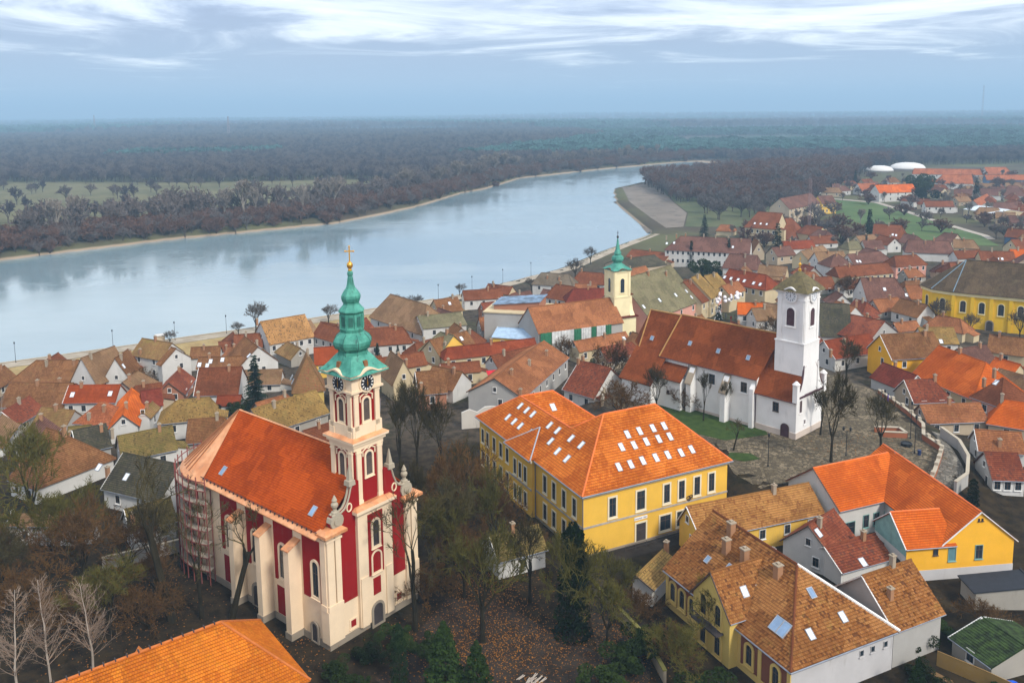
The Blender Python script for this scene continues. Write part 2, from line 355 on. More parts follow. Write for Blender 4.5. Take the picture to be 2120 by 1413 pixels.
wo=put('water',mb.mesh('water'),m); tag(wo,'pale wide river reflecting the bright cloud',kind='structure')
def patch(name,label,poly,mat,dz=.07,step=3.0):
    """a sheet laid on the ground inside a polygon"""
    xs=[p[0] for p in poly]; ys=[p[1] for p in poly]; mb=MB()
    tri=[]; 
    def clip(P,a,b_,c_):
        out=[]
        for i in range(len(P)):
            p,q=P[i-1],P[i]; dp=a*p[0]+b_*p[1]-c_; dq=a*q[0]+b_*q[1]-c_
            if (dp<0)!=(dq<0): tt=dp/(dp-dq); out.append((p[0]+(q[0]-p[0])*tt,p[1]+(q[1]-p[1])*tt))
            if dq>=0: out.append(q)
        return out
    y=min(ys)
    while y<max(ys):
        S=clip(clip(poly,0,1,y),0,-1,-(y+step))
        if len(S)>2:
            x=min(p[0] for p in S); xm=max(p[0] for p in S)
            while x<xm:
                Q=clip(clip(S,1,0,x),-1,0,-(x+step))
                if len(Q)>2: mb.poly([(px,py,gz(px,py)+dz) for px,py in Q])
                x+=step
        y+=step
    return tag(put(name,mb.mesh(name,smooth=False),mat),label,kind='structure')
def gmat(name,c1,c2,sc=.6,c3=None,bs=.3,vor=None):
    m,t,b=nodes(name); p=geo(t); a=noise(t,p,sc,6,.62); f=noise(t,p,sc*7,4)
    c=mixc(t,rng(t,a,.36,.64),c1,c2)
    if c3: c=mixc(t,rng(t,f,.52,.72),c,c3)
    if vor:
        vo=N(t,'ShaderNodeTexVoronoi',{'Vector':p,'Scale':vor},feature='DISTANCE_TO_EDGE'); vc=N(t,'ShaderNodeTexVoronoi',{'Vector':p,'Scale':vor})
        bw=N(t,'ShaderNodeRGBToBW',{0:vc.outputs['Color']}).outputs[0]; c=mixc(t,rng(t,bw,.2,.8),tuple(x*.6 for x in c1),c); c=mixc(t,rng(t,vo.outputs[0],.09,.02),c,tuple(x*.45 for x in c1)); f=rng(t,vo.outputs[0],0,.14)
    t.links.new(c,b.inputs['Base Color']); b.inputs['Roughness'].default_value=.95; b.inputs['Specular IOR Level'].default_value=.15; bump(t,b,f,bs,.06); return m
COB=gmat('cobble_stone',(.14,.11,.068),(.235,.185,.12),.25,None,.6,1.7)
patch('church_square','grey cobbled square on the church hill',PL,COB,.06)
patch('lawn','green lawn along the white church wall',[(24.5,157),(31,152.5),(38,147),(46.5,149.5),(47,153),(33,166),(28,166)],gmat('lawn_grass',(.024,.048,.008),(.042,.072,.013),.8,(.06,.075,.02)),.10)
patch('lawn_patch','small green lawn by the pollarded tree',[(36.4,139),(39,137.6),(42,138.6),(41,141),(37.5,141.5)],bpy.data.materials['lawn_grass'],.11,1.5)
LANE=gmat('lane_stone',(.17,.15,.12),(.26,.235,.19),.3,None,.6,1.5)
patch('lane','cobbled lane curving down beside the churchyard wall',[(66,127.6),(70.5,128),(75,135),(77.5,144),(79.5,152),(77.8,152),(75.8,144.5),(72,137)],LANE,.12,1.5)
PAV=gmat('garden_paving',(.018,.0135,.010),(.036,.028,.021),.35,(.085,.034,.008),.4)
patch('garden_path','paved path with fallen leaves in the cathedral garden',[(-16,88),(-11,84),(9,84),(10,92),(4,97),(-2,103),(-9,104),(-12,97)],PAV,.07,2)
patch('school_yard','paved strip along the school front',[(6,109.5),(10,110.5),(38,124.5),(37,127),(9,113.4)],gmat('yard_asphalt',(.018,.015,.013),(.032,.027,.023),.5),.08,2)
patch('garden_street','street running past the brick villa',[(10,84),(14,84),(17,96),(12,108),(7,112),(6,110),(9,104)],gmat('street_asphalt',(.02,.016,.012),(.036,.028,.02),.4,(.14,.08,.03)),.09,2)
PRO=gmat('promenade_paving',(.30,.25,.185),(.40,.34,.26),.2)
def strip(L,a,b_): return [(x+a,y-a*.8) for x,y in L]+[(x+b_,y-b_*.8) for x,y in reversed(L)]
NBp=[(-260,173.6),(-149,240),(-119,258),(-104,268),(-89,277),(-30,320),(-2,355),(20,382),(45,432),(76,488)]
patch('promenade','pale promenade along the near river bank',strip(NBp,3.2,8.5),PRO,.12,4)
patch('promenade_lawn','dry lawn strip behind the promenade',strip(NBp[:6],8.6,22),gmat('dry_lawn',(.30,.20,.085),(.36,.27,.12),.15,(.2,.17,.06)),.07,4)
patch('sandbank','grey brown sandbank at the river bend',[(74,500),(72,560),(72,655),(84,795),(120,860),(168,908),(172,885),(138,800),(124,650),(120,580),(104,512)],gmat('wet_sand',(.15,.125,.10),(.21,.175,.14),.02,(.10,.085,.07)),.10,10)
patch('meadow','pale green meadow between the trees across the river',[(-900,800),(-480,560),(-330,560),(-235,590),(-165,640),(-125,720),(-105,800),(-160,900),(-330,880),(-640,930)],gmat('meadow_grass',(.105,.10,.045),(.15,.135,.065),.02,(.08,.085,.04)),.15,16)
patch('river_park','green park grass behind the sandbank',[(105,512),(121,580),(125,650),(138,800),(150,790),(200,660),(190,560),(150,500)],gmat('park_grass',(.07,.085,.035),(.10,.105,.045),.05),.12,8)
patch('dyke_slope','bright green grass slope of the dyke',[(182,425),(205,405),(232,400),(245,440),(252,500),(258,560),(262,610),(240,640),(222,600),(205,520)],gmat('dyke_grass',(.06,.105,.028),(.085,.13,.04),.03,(.10,.12,.05)),.12,8)
patch('dyke_road','pale road along the top of the dyke',[(240,642),(262,612),(258,560),(252,500),(245,440),(240,425),(244,425),(249,440),(256.5,500),(262.5,560),(267,615),(242,652)],gmat('dyke_gravel',(.32,.28,.23),(.40,.35,.29),.1),.2,8)

# ------------------------------------------------------------------ roofs
def clip3(P,s,lo,hi):
    """clip polygon P (3D) to lo<=p.s<=hi"""
    for sg,c in ((1,lo),(-1,-hi)):
        out=[]
        for i in range(len(P)):
            p,q=P[i-1],P[i]; dp=sg*p.dot(s)-c; dq=sg*q.dot(s)-c
            if (dp<0)!=(dq<0): out.append(p.lerp(q,dp/(dp-dq)))
            if dq>=0: out.append(q)
        P=out
        if len(P)<3: return []
    return P
def slope(mb,pts,row=.34,tw=None,lift=.085,thick=.14,step=True):
    """one roof plane: courses of tiles lapping over each other, on a slab"""
    P=[Vector(p) for p in pts]; n_=Vector((0,0,0))
    for i in range(1,len(P)-1): n_+=(P[i]-P[0]).cross(P[i+1]-P[0])
    n_.normalize()
    if n_.z<0: n_=-n_; P.reverse()
    s=(Vector((0,0,1))-n_*n_.z).normalized() if n_.z<.999 else Vector((0,1,0)); e=s.cross(n_)
    uvf=lambda p:(p.dot(e),p.dot(s))
    lo=min(p.dot(s) for p in P); hi=max(p.dot(s) for p in P)
    if thick:
        dn=Vector((0,0,-thick)); 
        for i in range(len(P)):
            a,b=P[i-1],P[i]; mb.poly((a,a+dn,b+dn,b),[uvf(a)]*4)
        mb.poly([p+dn for p in reversed(P)],[uvf(p) for p in reversed(P)])
    if not step: mb.poly(P,[uvf(p) for p in P]); return n_,s,e
    k=math.floor(lo/row); 
    while k*row<hi:
        a,b=k*row,(k+1)*row; Q=clip3(P,s,max(a,lo),min(b,hi)); k+=1
        if len(Q)<3: continue
        cells=[Q]
        if tw:
            cells=[]; off=.5*tw*(math.fmod(k-1,2)) ; u0=min(q.dot(e) for q in Q); u1=max(q.dot(e) for q in Q); c=math.floor((u0+off)/tw)
            while c*tw-off<u1:
                W_=clip3(Q,e,c*tw-off,(c+1)*tw-off); c+=1
                if len(W_)>2: cells.append(W_)
        for W_ in cells:
            jit=random.uniform(-.018,.03) if tw else 0
            if tw and random.random()<.012: jit+=.05
            T_=[q+n_*(.012+(lift+jit)*max(0,(b-q.dot(s))/row))-s*(.05 if abs(q.dot(s)-a)<1e-4 and a>lo else 0) for q in W_]
            mb.poly(T_,[uvf(q) for q in W_])
            for i in range(len(W_)):
                p,q=W_[i-1],W_[i]
                if abs(p.dot(s)-max(a,lo))<1e-4 and abs(q.dot(s)-max(a,lo))<1e-4: mb.poly((p,q,T_[i],T_[i-1]),[uvf(p),uvf(q),uvf(q),uvf(p)])
                elif tw: mb.poly((p,q,T_[i],T_[i-1]),[uvf(p),uvf(q),uvf(q),uvf(p)])
    return n_,s,e
def tz(v): return Matrix.Translation(Vector(v))
def rz(a): return Matrix.Rotation(a,4,'Z')
WC={}
def win_mesh(w,h,arch=False,fw=.12,dark=False,mull=True,depth=.09,sill=True):
    k=(round(w,2),round(h,2),arch,fw,dark,mull,depth)
    if k in WC: return WC[k]
    f=MB(); p=MB()
    hw=w/2
    if arch:
        r=hw; A=[(-hw,0),(hw,0),(hw,h-r)]+[(r*math.cos(R(a)),h-r+r*math.sin(R(a))) for a in range(15,180,15)]+[(-hw,h-r)]
        ro=hw+fw; O=[(-ro,-fw),(ro,-fw),(ro,h-r)]+[(ro*math.cos(R(a)),h-r+ro*math.sin(R(a))) for a in range(15,180,15)]+[(-ro,h-r)]
    else:
        A=[(-hw,0),(hw,0),(hw,h),(-hw,h)]; O=[(-hw-fw,-fw),(hw+fw,-fw),(hw+fw,h+fw),(-hw-fw,h+fw)]
    m_=len(A)
    for i in range(m_):
        j=(i+1)%m_
        f.quad((A[i][0],-depth,A[i][1]),(O[i][0],-depth,O[i][1]),(O[j][0],-depth,O[j][1]),(A[j][0],-depth,A[j][1]))
        f.quad((O[i][0],-depth,O[i][1]),(O[i][0],.02,O[i][1]),(O[j][0],.02,O[j][1]),(O[j][0],-depth,O[j][1]))
        f.quad((A[i][0],.02,A[i][1]),(A[i][0],-depth,A[i][1]),(A[j][0],-depth,A[j][1]),(A[j][0],.02,A[j][1]))
    if sill: f.box(-hw-fw-.06,hw+fw+.06,-depth-.1,0,-fw-.08,-fw)
    p.poly([(x,-.012,z) for x,z in A])
    b=MB()
    if mull:
        b.box(-.035,.035,-.045,-.015,0,h); b.box(-hw,hw,-.043,-.016,h*.66-.03,h*.66+.03)
        b.box(-hw,-hw+.06,-.044,-.014,0,h if not arch else h-hw); b.box(hw-.06,hw,-.044,-.014,0,h if not arch else h-hw); 
    WC[k]=(f.mesh('window_frame'),p.mesh('pane'),b.mesh('glazing_bar') if mull else None)
    return WC[k]
def window(cx,pos,ang,w,h,arch=False,frame=None,pane=None,bar=None,name='window',mull=True,fw=.12,depth=.09,parent=None,sill=True):
    """ang: rotation of the wall direction inside the thing's frame; outward is local -y"""
    key=(round(w,2),round(h,2),arch,fw,mull,depth,frame or FRAME,pane or PANE,bar or DARKF)
    if key not in WC:
        a=win_mesh(w,h,arch,fw,False,mull,depth,sill); ms=[]
        for me,mt in zip(a,(frame or FRAME,pane or PANE,bar or DARKF)):
            if me is None: ms.append(None); continue
            me=me.copy(); me.materials.append(mt); ms.append(me)
        WC[key]=ms
    ms=WC[key]; L=cx.M@tz(pos)@rz(ang)
    o=put(name,ms[0],None,parent or cx.root); o.matrix_local=L
    q=put('pane',ms[1],None,o)
    if ms[2]: put('glazing_bar',ms[2],None,o)
    return o
def skylight(cx,roof,c,n_,s,w=.8,h=1.2,pane=None):
    """frame and pane lying on a roof plane; c centre, n normal, s up-slope"""
    n_=Vector(n_).normalized(); s=Vector(s).normalized(); e=s.cross(n_); c=Vector(c)
    Mx=Matrix(((e.x,s.x,n_.x,c.x),(e.y,s.y,n_.y,c.y),(e.z,s.z,n_.z,c.z),(0,0,0,1)))
    k=('sk',w,h,(pane or BLIND).name)
    if k not in WC:
        f=MB(); x,y,b=w/2,h/2,.09
        for q in ((-x-b,x+b,-y-b,-y),(-x-b,x+b,y,y+b),(-x-b,-x,-y,y),(x,x+b,-y,y)): f.box(*q,-.05,.15)
        p=MB(); p.box(-x,x,-y,y,-.05,.11)
        a=f.mesh('skylight'); a.materials.append(LEAD); c_=p.mesh('pane'); c_.materials.append(pane or BLIND); WC[k]=(a,c_)
    o=put('skylight',WC[k][0],None,cx.root); o.matrix_local=cx.M@Mx
    put('pane',WC[k][1],None,o); return o
def chimney(cx,x,y,z,h=1.4,w=.55,mat=None):
    a=MB(); a.box(x-w/2,x+w/2,y-w/2,y+w/2,z-.6,z+h); 
    o=cx.part('chimney',a,mat or random.choice((BRICK,BRICK,CHP)))
    b=MB(); q=w/2+.08; b.box(x-q,x+q,y-q,y+q,z+h+.003,z+h+.14); b.box(x-w/4,x+w/4,y-w/4,y+w/4,z+h+.14,z+h+.34); cx.part('cap',b,CHP,o)
    return o
def ridge_caps(cx,roof,segs,mat,r=.13):
    for a,b in segs:
        m_=MB(); a=Vector(a); b=Vector(b); m_.tube(a+Vector((0,0,.03)),b+Vector((0,0,.03)),r,r,6); cx.part('ridge_cap',m_,mat,roof)
def gable_house(cx,L,w,h,rise,rp=.5,hip=(0,0),roof='red',wall='white',sky=(),chim=(),win=(3,1),det=0,tw=None,oh=.4,og=.25,plinth=True,low=-2.5,skipwall=False,pane=None,capmat=None,chh=1.25,row=.36):
    yr=rp*w; t1=rise/yr; t2=rise/(w-yr); zr=h+rise
    r0=hip[0]*w/2 if hip[0] else -og; r1=L-hip[1]*w/2 if hip[1] else L+og
    if r1<r0+.3: c=(r0+r1)/2; r0,r1=c-.15,c+.15
    x0=-oh if hip[0] else -og; x1=L+oh if hip[1] else L+og
    z1=h-oh*t1; z2=h-oh*t2; rm=TILE[roof]; rows=bool(det)
    mbr=MB(); lift=.04
    near=[(x0,-oh,z1),(x1,-oh,z1),(r1,yr,zr),(r0,yr,zr)]; farp=[(x1,w+oh,z2),(x0,w+oh,z2),(r0,yr,zr),(r1,yr,zr)]
    nn,ns,ne=slope(mbr,near,row,tw,step=rows); fn,fs,fe=slope(mbr,farp,row,None,step=rows)
    if hip[0]: slope(mbr,[(x0,w+oh,z2),(x0,-oh,z1),(r0,yr,zr)],row,tw if tw else None,step=rows)
    if hip[1]: slope(mbr,[(x1,-oh,z1),(x1,w+oh,z2),(r1,yr,zr)],row,tw if tw else None,step=rows)
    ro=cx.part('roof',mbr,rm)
    segs=[((r0,yr,zr),(r1,yr,zr))]
    if hip[0]: segs+=[((x0,-oh,z1),(r0,yr,zr)),((x0,w+oh,z2),(r0,yr,zr))]
    if hip[1]: segs+=[((x1,-oh,z1),(r1,yr,zr)),((x1,w+oh,z2),(r1,yr,zr))]
    ridge_caps(cx,ro,segs,capmat or rm)
    if not skipwall:
        wl=MB(); g0=h; top=[(0,0),(L,0),(L,w),(0,w)]
        wl.quad((0,0,low),(L,0,low),(L,0,h-.03),(0,0,h-.03)); wl.quad((L,w,low),(0,w,low),(0,w,h-.03),(L,w,h-.03))
        for x,hp,o in ((0,hip[0],1),(L,hip[1],-1)):
            pts=[(x,w,low),(x,0,low),(x,0,h-.05)]+([] if hp else [(x,yr,zr-.16)])+[(x,w,h-.05)]
            wl.poly(pts if o>0 else list(reversed(pts)))
        wo=cx.part('wall',wl,WALL[wall])
        if det:
            gt=MB(); gt.tube((x0,-oh-.05,z1-.02),(x1,-oh-.05,z1-.02),.07,.07,6); cx.part('gutter',gt,GUT)
            if not hip[0]:
                vg=MB(); 
                for a,b in (((x0,-oh,z1),(r0,yr,zr)),((x0,w+oh,z2),(r0,yr,zr))): vg.tube(Vector(a)+Vector((-.02,0,.0)),Vector(b)+Vector((-.02,0,.0)),.09,.09,4)
                cx.part('verge_board',vg,FRAME if random.random()<.5 else DARKF)
    nw,rws=win
    if nw:
        for r_ in range(rws):
            zb=(h*(r_+.38)/rws) if rws>1 else max(.8,h-2.3)
            hh=min(1.5,h/rws-1.2) if rws>1 else 1.35
            for i in range(nw):
                x=L*(i+.5)/nw+random.uniform(-.15,.15)
                window(cx,(x,0,zb),0,.95,hh,mull=det>0 or L/nw>1.5,fw=.1)
            if not hip[0] and rws==1 and w>5: window(cx,(0,yr-1.2,zb),-math.pi/2,.9,1.3,fw=.1)
        if not hip[0]: window(cx,(0,yr,h+.5),-math.pi/2,.7,.95,fw=.09)
    if not skipwall and L>6.5 and h>2.4 and wall!='yellow2' and random.random()<.42:
        d_=random.uniform(1.6,2.6); y0=random.uniform(.3,w*.4); y1=min(w-.3,y0+random.uniform(2.2,3.6)); a=MB(); a.hexa([(L,y0,low),(L+d_,y0,low),(L+d_,y1,low),(L,y1,low)],[(L,y0,h-.3),(L+d_,y0,h-1.0),(L+d_,y1,h-1.0),(L,y1,h-.3)]); an=cx.part('annex',a,WALL[wall]); a=MB(); slope(a,[(L+d_+.2,y0-.2,h-1.0),(L+d_+.2,y1+.2,h-1.0),(L,y1+.2,h-.2),(L,y0-.2,h-.2)],row,None,step=rows); cx.part('annex_roof',a,rm,an)
    for (x,y) in sky:
        if y<=yr: c=(x,y,h+y*t1); skylight(cx,ro,c,nn,ns,.75,1.1,pane)
        else: c=(x,y,h+(w-y)*t2); skylight(cx,ro,c,fn,fs,.75,1.1,pane)
    for (x,y) in chim:
        z=h+(y*t1 if y<=yr else (w-y)*t2); chimney(cx,x,y,z,chh)
    return ro
HOUSES=[
('long brown tiled house at the left edge below the promenade, cream verge along its slope', (-124.9, 204.1, -5.6), -0.5, 15.1, 9.0, 4.0, 4.03, 0.5, (1, 0), 'brown', 'white', [], [(7.7, 3.3), (14.6, 3.4)], (0, 0), 0, ''),
('white gabled house with greyish roof beside the long brown house by the river', (-101.4, 200.1, -5.0), 73.8, 11.0, 7.6, 4.0, 6.07, 0.5, (0, 0), 'tan', 'white', [], [], (2, 1), 0, ''),
('small white house with steep brown gable next to the dark round bush', (-94.6, 203.9, -4.9), 93.2, 8.0, 7.1, 3.2, 5.86, 0.5, (0, 0), 'brown', 'white', [(1.0, 2.1)], [], (1, 1), 0, ''),
('low red roofed house behind the small steep gable by the promenade', (-110.5, 214.9, -5.9), 5.7, 10.4, 5.1, 4.0, 2.28, 0.5, (0, 0), 'red', 'white', [], [], (0, 0), 0, ''),
('tall white promenade house, left wing with mossy brown roof facing the yard', (-102.2, 221.5, -5.8), -27.2, 11.2, 7.5, 6.0, 3.35, 0.5, (0, 0), 'mossb', 'white', [], [(3.0, 0.3), (5.2, 3.6)], (2, 2), 0, ''),
('tall white promenade house, right wing with plain gable wall and one window', (-83.0, 212.7, -4.8), 141.5, 2.0, 7.9, 6.5, 3.14, 0.5, (0, 0), 'brown', 'white', [], [], (1, 1), 0, ''),
('wide plain brown roofed hall with pale yellow wall at the left edge', (-114.0, 181.9, -3.7), -3.8, 14.5, 8.8, 3.6, 3.94, 0.5, (0, 0), 'brown', 'cream', [], [], (0, 0), 1, ''),
('white house with bright red roof and two skylights beside the wide brown hall', (-99.3, 181.3, -3.1), 0.9, 11.1, 6.0, 4.0, 2.71, 0.5, (0, 0), 'redor', 'white', [(1.3, 1.2), (9.6, 1.3)], [], (4, 1), 1, ''),
('house with hipped terracotta roof and brick chimney in front of the red roof', (-89.6, 167.0, -1.7), -11.3, 8.1, 6.9, 3.2, 3.11, 0.5, (1, 1), 'terra', 'white', [], [(5.4, 2.0), (2.9, 0.5)], (2, 1), 1, ''),
('white gabled house with bright orange steep roof among mossy roofs', (-74.8, 162.4, -1.1), 108.7, 17.5, 5.0, 3.5, 2.38, 0.5, (0, 0), 'orange', 'white', [], [], (0, 0), 1, ''),
('dark red roofed house with white end wall behind the bright orange gable', (-78.7, 174.2, -1.9), 27.2, 3.7, 5.6, 4.0, 2.51, 0.5, (0, 0), 'darkred', 'white', [], [], (0, 0), 0, ''),
('white house with mossy ochre hipped roof and an eyebrow dormer behind the cathedral', (-70.0, 161.3, -0.7), 16.0, 10.3, 6.8, 4.0, 3.06, 0.5, (1, 0.3), 'moss', 'white', [], [], (0, 0), 1, ''),
('small white annex with mossy roof and one window left of the ochre hipped roof', (-74.1, 166.3, -1.3), 94.9, 6.0, 2.4, 4.0, 1.09, 0.5, (0, 0), 'mossb', 'white', [], [], (1, 1), 0, ''),
('house with thick green moss on its roof close behind the cathedral apse', (-69.3, 143.8, -0.1), 32.8, 9.0, 6.9, 3.2, 3.13, 0.5, (0, 0), 'green', 'white', [], [], (2, 1), 1, ''),
('house with sagging dark grey roof and brick chimney left of the green mossy roof', (-79.6, 148.7, -0.5), 37.5, 5.4, 6.8, 3.0, 3.08, 0.5, (0, 0), 'dark', 'grey', [], [(6.1, 1.3), (4.5, 2.4)], (0, 0), 1, ''),
('small house with yellow-green tiled roof and ochre chimney behind the dark grey roof', (-84.8, 154.8, -0.9), 15.2, 3.6, 4.6, 3.0, 2.07, 0.5, (0, 0), 'green', 'white', [], [(0.5, 0.5)], (0, 0), 1, ''),
('low house with wide brown roof and two eyebrow dormers in front of the river row', (-70.5, 181.7, -1.9), 4.9, 9.2, 10.0, 4.0, 4.48, 0.5, (0, 0), 'rust', 'white', [], [], (0, 0), 1, ''),
('brown roofed house with two skylights and white parapet behind the eyebrow roof', (-79.8, 208.1, -4.2), 1.7, 10.6, 4.5, 4.5, 2.04, 0.5, (0, 0), 'brown', 'white', [(3.1, 1.2), (6.0, 1.5), (0.5, 0.5), (2.5, 0.3)], [], (0, 0), 0, ''),
('house with brown roof and slanting row of skylights left of the ochre gable', (-60.6, 212.6, -3.9), 122.6, 12.0, 9.8, 4.5, 4.42, 0.5, (0, 0), 'brown', 'white', [(0.5, 4.5), (0.2, 7.2)], [], (1, 1), 0, ''),
('house with ochre end wall, tan roof and red hipped front near the spruce', (-42.5, 184.0, -1.2), 104.7, 7.2, 6.6, 4.0, 6.51, 0.5, (0.8, 0), 'tanred', 'ochre', [(10.8, 6.9), (5.8, 6.6)], [], (0, 0), 0, ''),
('long orange roof left of the cathedral tower', (-49.8, 207.4, -2.8), 13.7, 11.3, 6.9, 4.0, 3.11, 0.5, (0, 0), 'redor', 'yellow', [], [], (4, 1), 0, ''),
('big white riverside house with ochre tiles and black bands on its roof', (-68.0, 231.4, -5.5), 38.3, 13.2, 11.4, 5.5, 5.12, 0.5, (0, 0), 'ochre', 'white', [], [(-1.2, 5.4)], (5, 1), 0, ''),
('white house with rows of small windows joined to the black banded roof', (-57.8, 240.0, -5.0), -41.9, 16.1, 6.6, 5.0, 2.99, 0.5, (0, 0), 'rust', 'white', [], [], (5, 1), 0, ''),
('long mossy roof with grey wall right behind the cathedral tower', (-46.6, 152.6, -0.1), 49.0, 14.4, 7.9, 4.5, 3.56, 0.5, (0, 0), 'moss', 'stone', [], [], (0, 0), 1, ''),
('small brown roof between the promenade house and the skylight gable', (-87.6, 224.3, -5.7), 9.7, 7.5, 4.6, 4.0, 2.06, 0.5, (0, 0), 'brown', 'white', [], [(3.3, 1.7)], (0, 0), 0, ''),
('brown and grey roof with five skylights by the promenade lawn', (-78.2, 232.1, -5.8), 13.1, 7.5, 6.3, 4.5, 2.84, 0.5, (0, 0), 'rust', 'white', [(3.2, 1.3), (4.3, 0.8), (5.1, 0.3)], [], (0, 0), 0, ''),
('small red roof with brick chimney left of the five skylights', (-82.9, 233.5, -6.0), 19.2, 4.5, 4.4, 3.5, 1.97, 0.5, (0, 0), 'rust', 'white', [], [(1.9, 0.0), (4.1, 0.2)], (0, 0), 0, ''),
('red strip of roof below the eyebrow dormers beside the spruce', (-64.6, 178.4, -1.5), 4.4, 4.8, 3.0, 2.5, 1.33, 0.5, (0, 0), 'red', 'white', [], [], (0, 0), 0, ''),
('house with grey ridge sheet and brown hipped roof at the left edge', (-85.0, 136.4, -0.1), -30.3, 7.4, 14.1, 3.2, 6.33, 0.5, (0, 0.7), 'brown', 'white', [], [], (2, 1), 1, ''),
('long house with grey-brown roof, white gable and brick chimney left of the cathedral', (-66.9, 131.6, 0.0), -24.3, 12.3, 9.0, 3.5, 4.05, 0.5, (0, 0), 'dark', 'white', [(-3.3, 2.1), (3.4, 1.7)], [(-0.6, 1.5)], (2, 1), 1, ''),
('low house with mossy yellow roof and skylight beside the scaffolded apse', (-56.2, 117.5, 0.0), 36.5, 6.2, 5.2, 3.0, 2.36, 0.5, (0, 0), 'green', 'white', [(1.8, 0.2)], [(0.5, 1.0), (2.4, 1.3)], (2, 1), 1, ''),
('low flat roofed grey outbuilding among the bare trees at the left', (-75.6, 119.5, 0.0), -3.0, 10.3, 3.3, 3.2, 0.41, 0.5, (0, 0), 'tan', 'grey', [], [], (0, 0), 1, ''),
('large tan hipped roof by the river with mossy right slope', (-45.7, 266.9, -5.6), -49.9, 29.0, 13.1, 4.5, 6.57, 0.5, (0.3, 1), 'tan', 'white', [], [(24.3, 2.7)], (3, 1), 0, ''),
('brown roofed row behind the copper spire with grey end', (-59.2, 244.5, -5.5), -31.9, 10.8, 7.7, 4.0, 3.46, 0.5, (0, 0), 'rust', 'white', [], [], (3, 1), 0, ''),
('red brown roof with a black valley left of the white terrace house', (-40.1, 227.9, -3.8), 13.6, 12.1, 7.6, 4.0, 3.41, 0.5, (0, 0.5), 'rust', 'white', [], [], (0, 0), 0, ''),
('white house with pale flat roof and roof terrace near the river', (-26.3, 243.5, -4.2), 18.9, 13.1, 13.1, 5.0, 2.13, 0.5, (0, 0), 'mossgrey', 'white', [], [], (2, 1), 0, ''),
('brown roofed house with skylight behind the white terrace house', (-24.2, 273.1, -6.0), 30.1, 8.5, 7.6, 4.5, 3.4, 0.5, (0, 0), 'brown', 'cream', [(4.9, 2.1)], [], (0, 0), 0, ''),
('dark brown roof among bare trees at the riverbank', (-17.1, 296.7, -6.5), 13.7, 14.0, 5.8, 4.0, 2.6, 0.5, (0, 0), 'rust', 'white', [], [], (0, 0), 0, ''),
('small brown pyramid roof by the bank path', (-9.5, 308.4, -6.5), 7.3, 8.0, 4.9, 3.5, 2.19, 0.5, (1, 1), 'rust', 'cream', [], [], (0, 0), 0, ''),
('yellow house with grey mossy hipped roof and blue windows', (-24.0, 212.2, -1.8), -46.1, 7.9, 9.4, 5.0, 4.23, 0.5, (0.6, 0), 'mossgrey', 'yellow', [(2.2, 2.3), (4.6, 2.2)], [], (3, 1), 0, ''),
('brown roof with three skylights joined to the yellow house', (-18.3, 205.5, -1.5), 45.4, 12.3, 7.2, 5.0, 3.24, 0.5, (0, 0), 'brown', 'cream', [(4.2, 2.1), (9.3, 2.2), (6.4, 2.0)], [(6.4, 2.0), (3.0, 1.3)], (0, 0), 0, ''),
('long dull red roof in front of the grey walled block', (-16.8, 202.6, -0.9), 20.2, 24.4, 4.4, 4.5, 2.0, 0.5, (0.6, 0), 'red', 'cream', [], [], (0, 0), 0, ''),
('rust roof with a wavy edge and steel vents below the long red roof', (-3.8, 197.3, -0.5), 39.5, 15.3, 4.7, 3.5, 2.12, 0.5, (0, 0), 'rust', 'white', [], [(3.5, 1.9), (9.7, 0.5)], (0, 0), 0, ''),
('house with wide brown tiled roof, grey boarded gable and three chimneys', (1.7, 168.9, 0.0), 68.5, 31.0, 12.1, 5.0, 3.43, 0.5, (0, 0), 'orbrown', 'grey', [], [(5.7, 4.5), (14.7, 3.8), (0.5, 0.5), (24.4, 3.1)], (0, 0), 1, ''),
('dark red roofed cottage with white wall beside the stepped churchyard wall', (10.8, 175.9, 1.1), -44.8, 8.3, 10.8, 3.5, 4.87, 0.5, (0, 0), 'patch', 'white', [], [(0.0, 4.7), (0.6, 5.5)], (2, 1), 1, ''),
('low red-brown roofs right behind the cathedral belfry', (-32.6, 195.7, -1.3), 28.3, 12.9, 5.0, 4.0, 2.25, 0.5, (0, 0), 'rust', 'cream', [], [(7.8, 0.3)], (0, 0), 0, ''),
('steep tan gable with pale parapet behind the bare trees right of the belfry', (-22.3, 185.0, -0.5), 116.1, 9.0, 4.9, 4.5, 4.63, 0.5, (0, 0), 'tan', 'cream', [], [], (0, 0), 0, ''),
('brown roofed house with reddish wall and one white window among bare trees', (-20.2, 175.4, -0.1), 13.8, 5.9, 7.9, 4.0, 3.55, 0.5, (0, 0), 'brown', 'brickw', [], [(0.6, 0.8)], (1, 1), 1, ''),
('dull red roof over the courtyard with red awning', (-16.9, 193.0, -0.6), 13.6, 9.3, 3.6, 3.5, 1.6, 0.5, (0, 0), 'rust', 'cream', [], [], (0, 0), 0, ''),
('weathered roof with white parapet left of the courtyard awning', (-20.1, 185.0, -0.3), -34.7, 8.2, 6.7, 3.5, 3.01, 0.5, (0, 0), 'brown', 'white', [], [], (0, 0), 0, ''),
('grey-brown big roof on the river bank left of the small domed tower', (7.6, 318.0, -6.2), -19.4, 15.5, 7.7, 5.0, 3.47, 0.5, (0.6, 0.6), 'greyb', 'white', [], [(5.3, 1.9), (10.1, 1.6)], (0, 0), 0, ''),
('brown hipped roof with grey ridge behind the scaffolded nave', (11.2, 288.1, -4.8), -39.8, 12.2, 8.5, 5.0, 3.82, 0.5, (0.4, 0.6), 'rust', 'white', [], [], (0, 0), 0, ''),
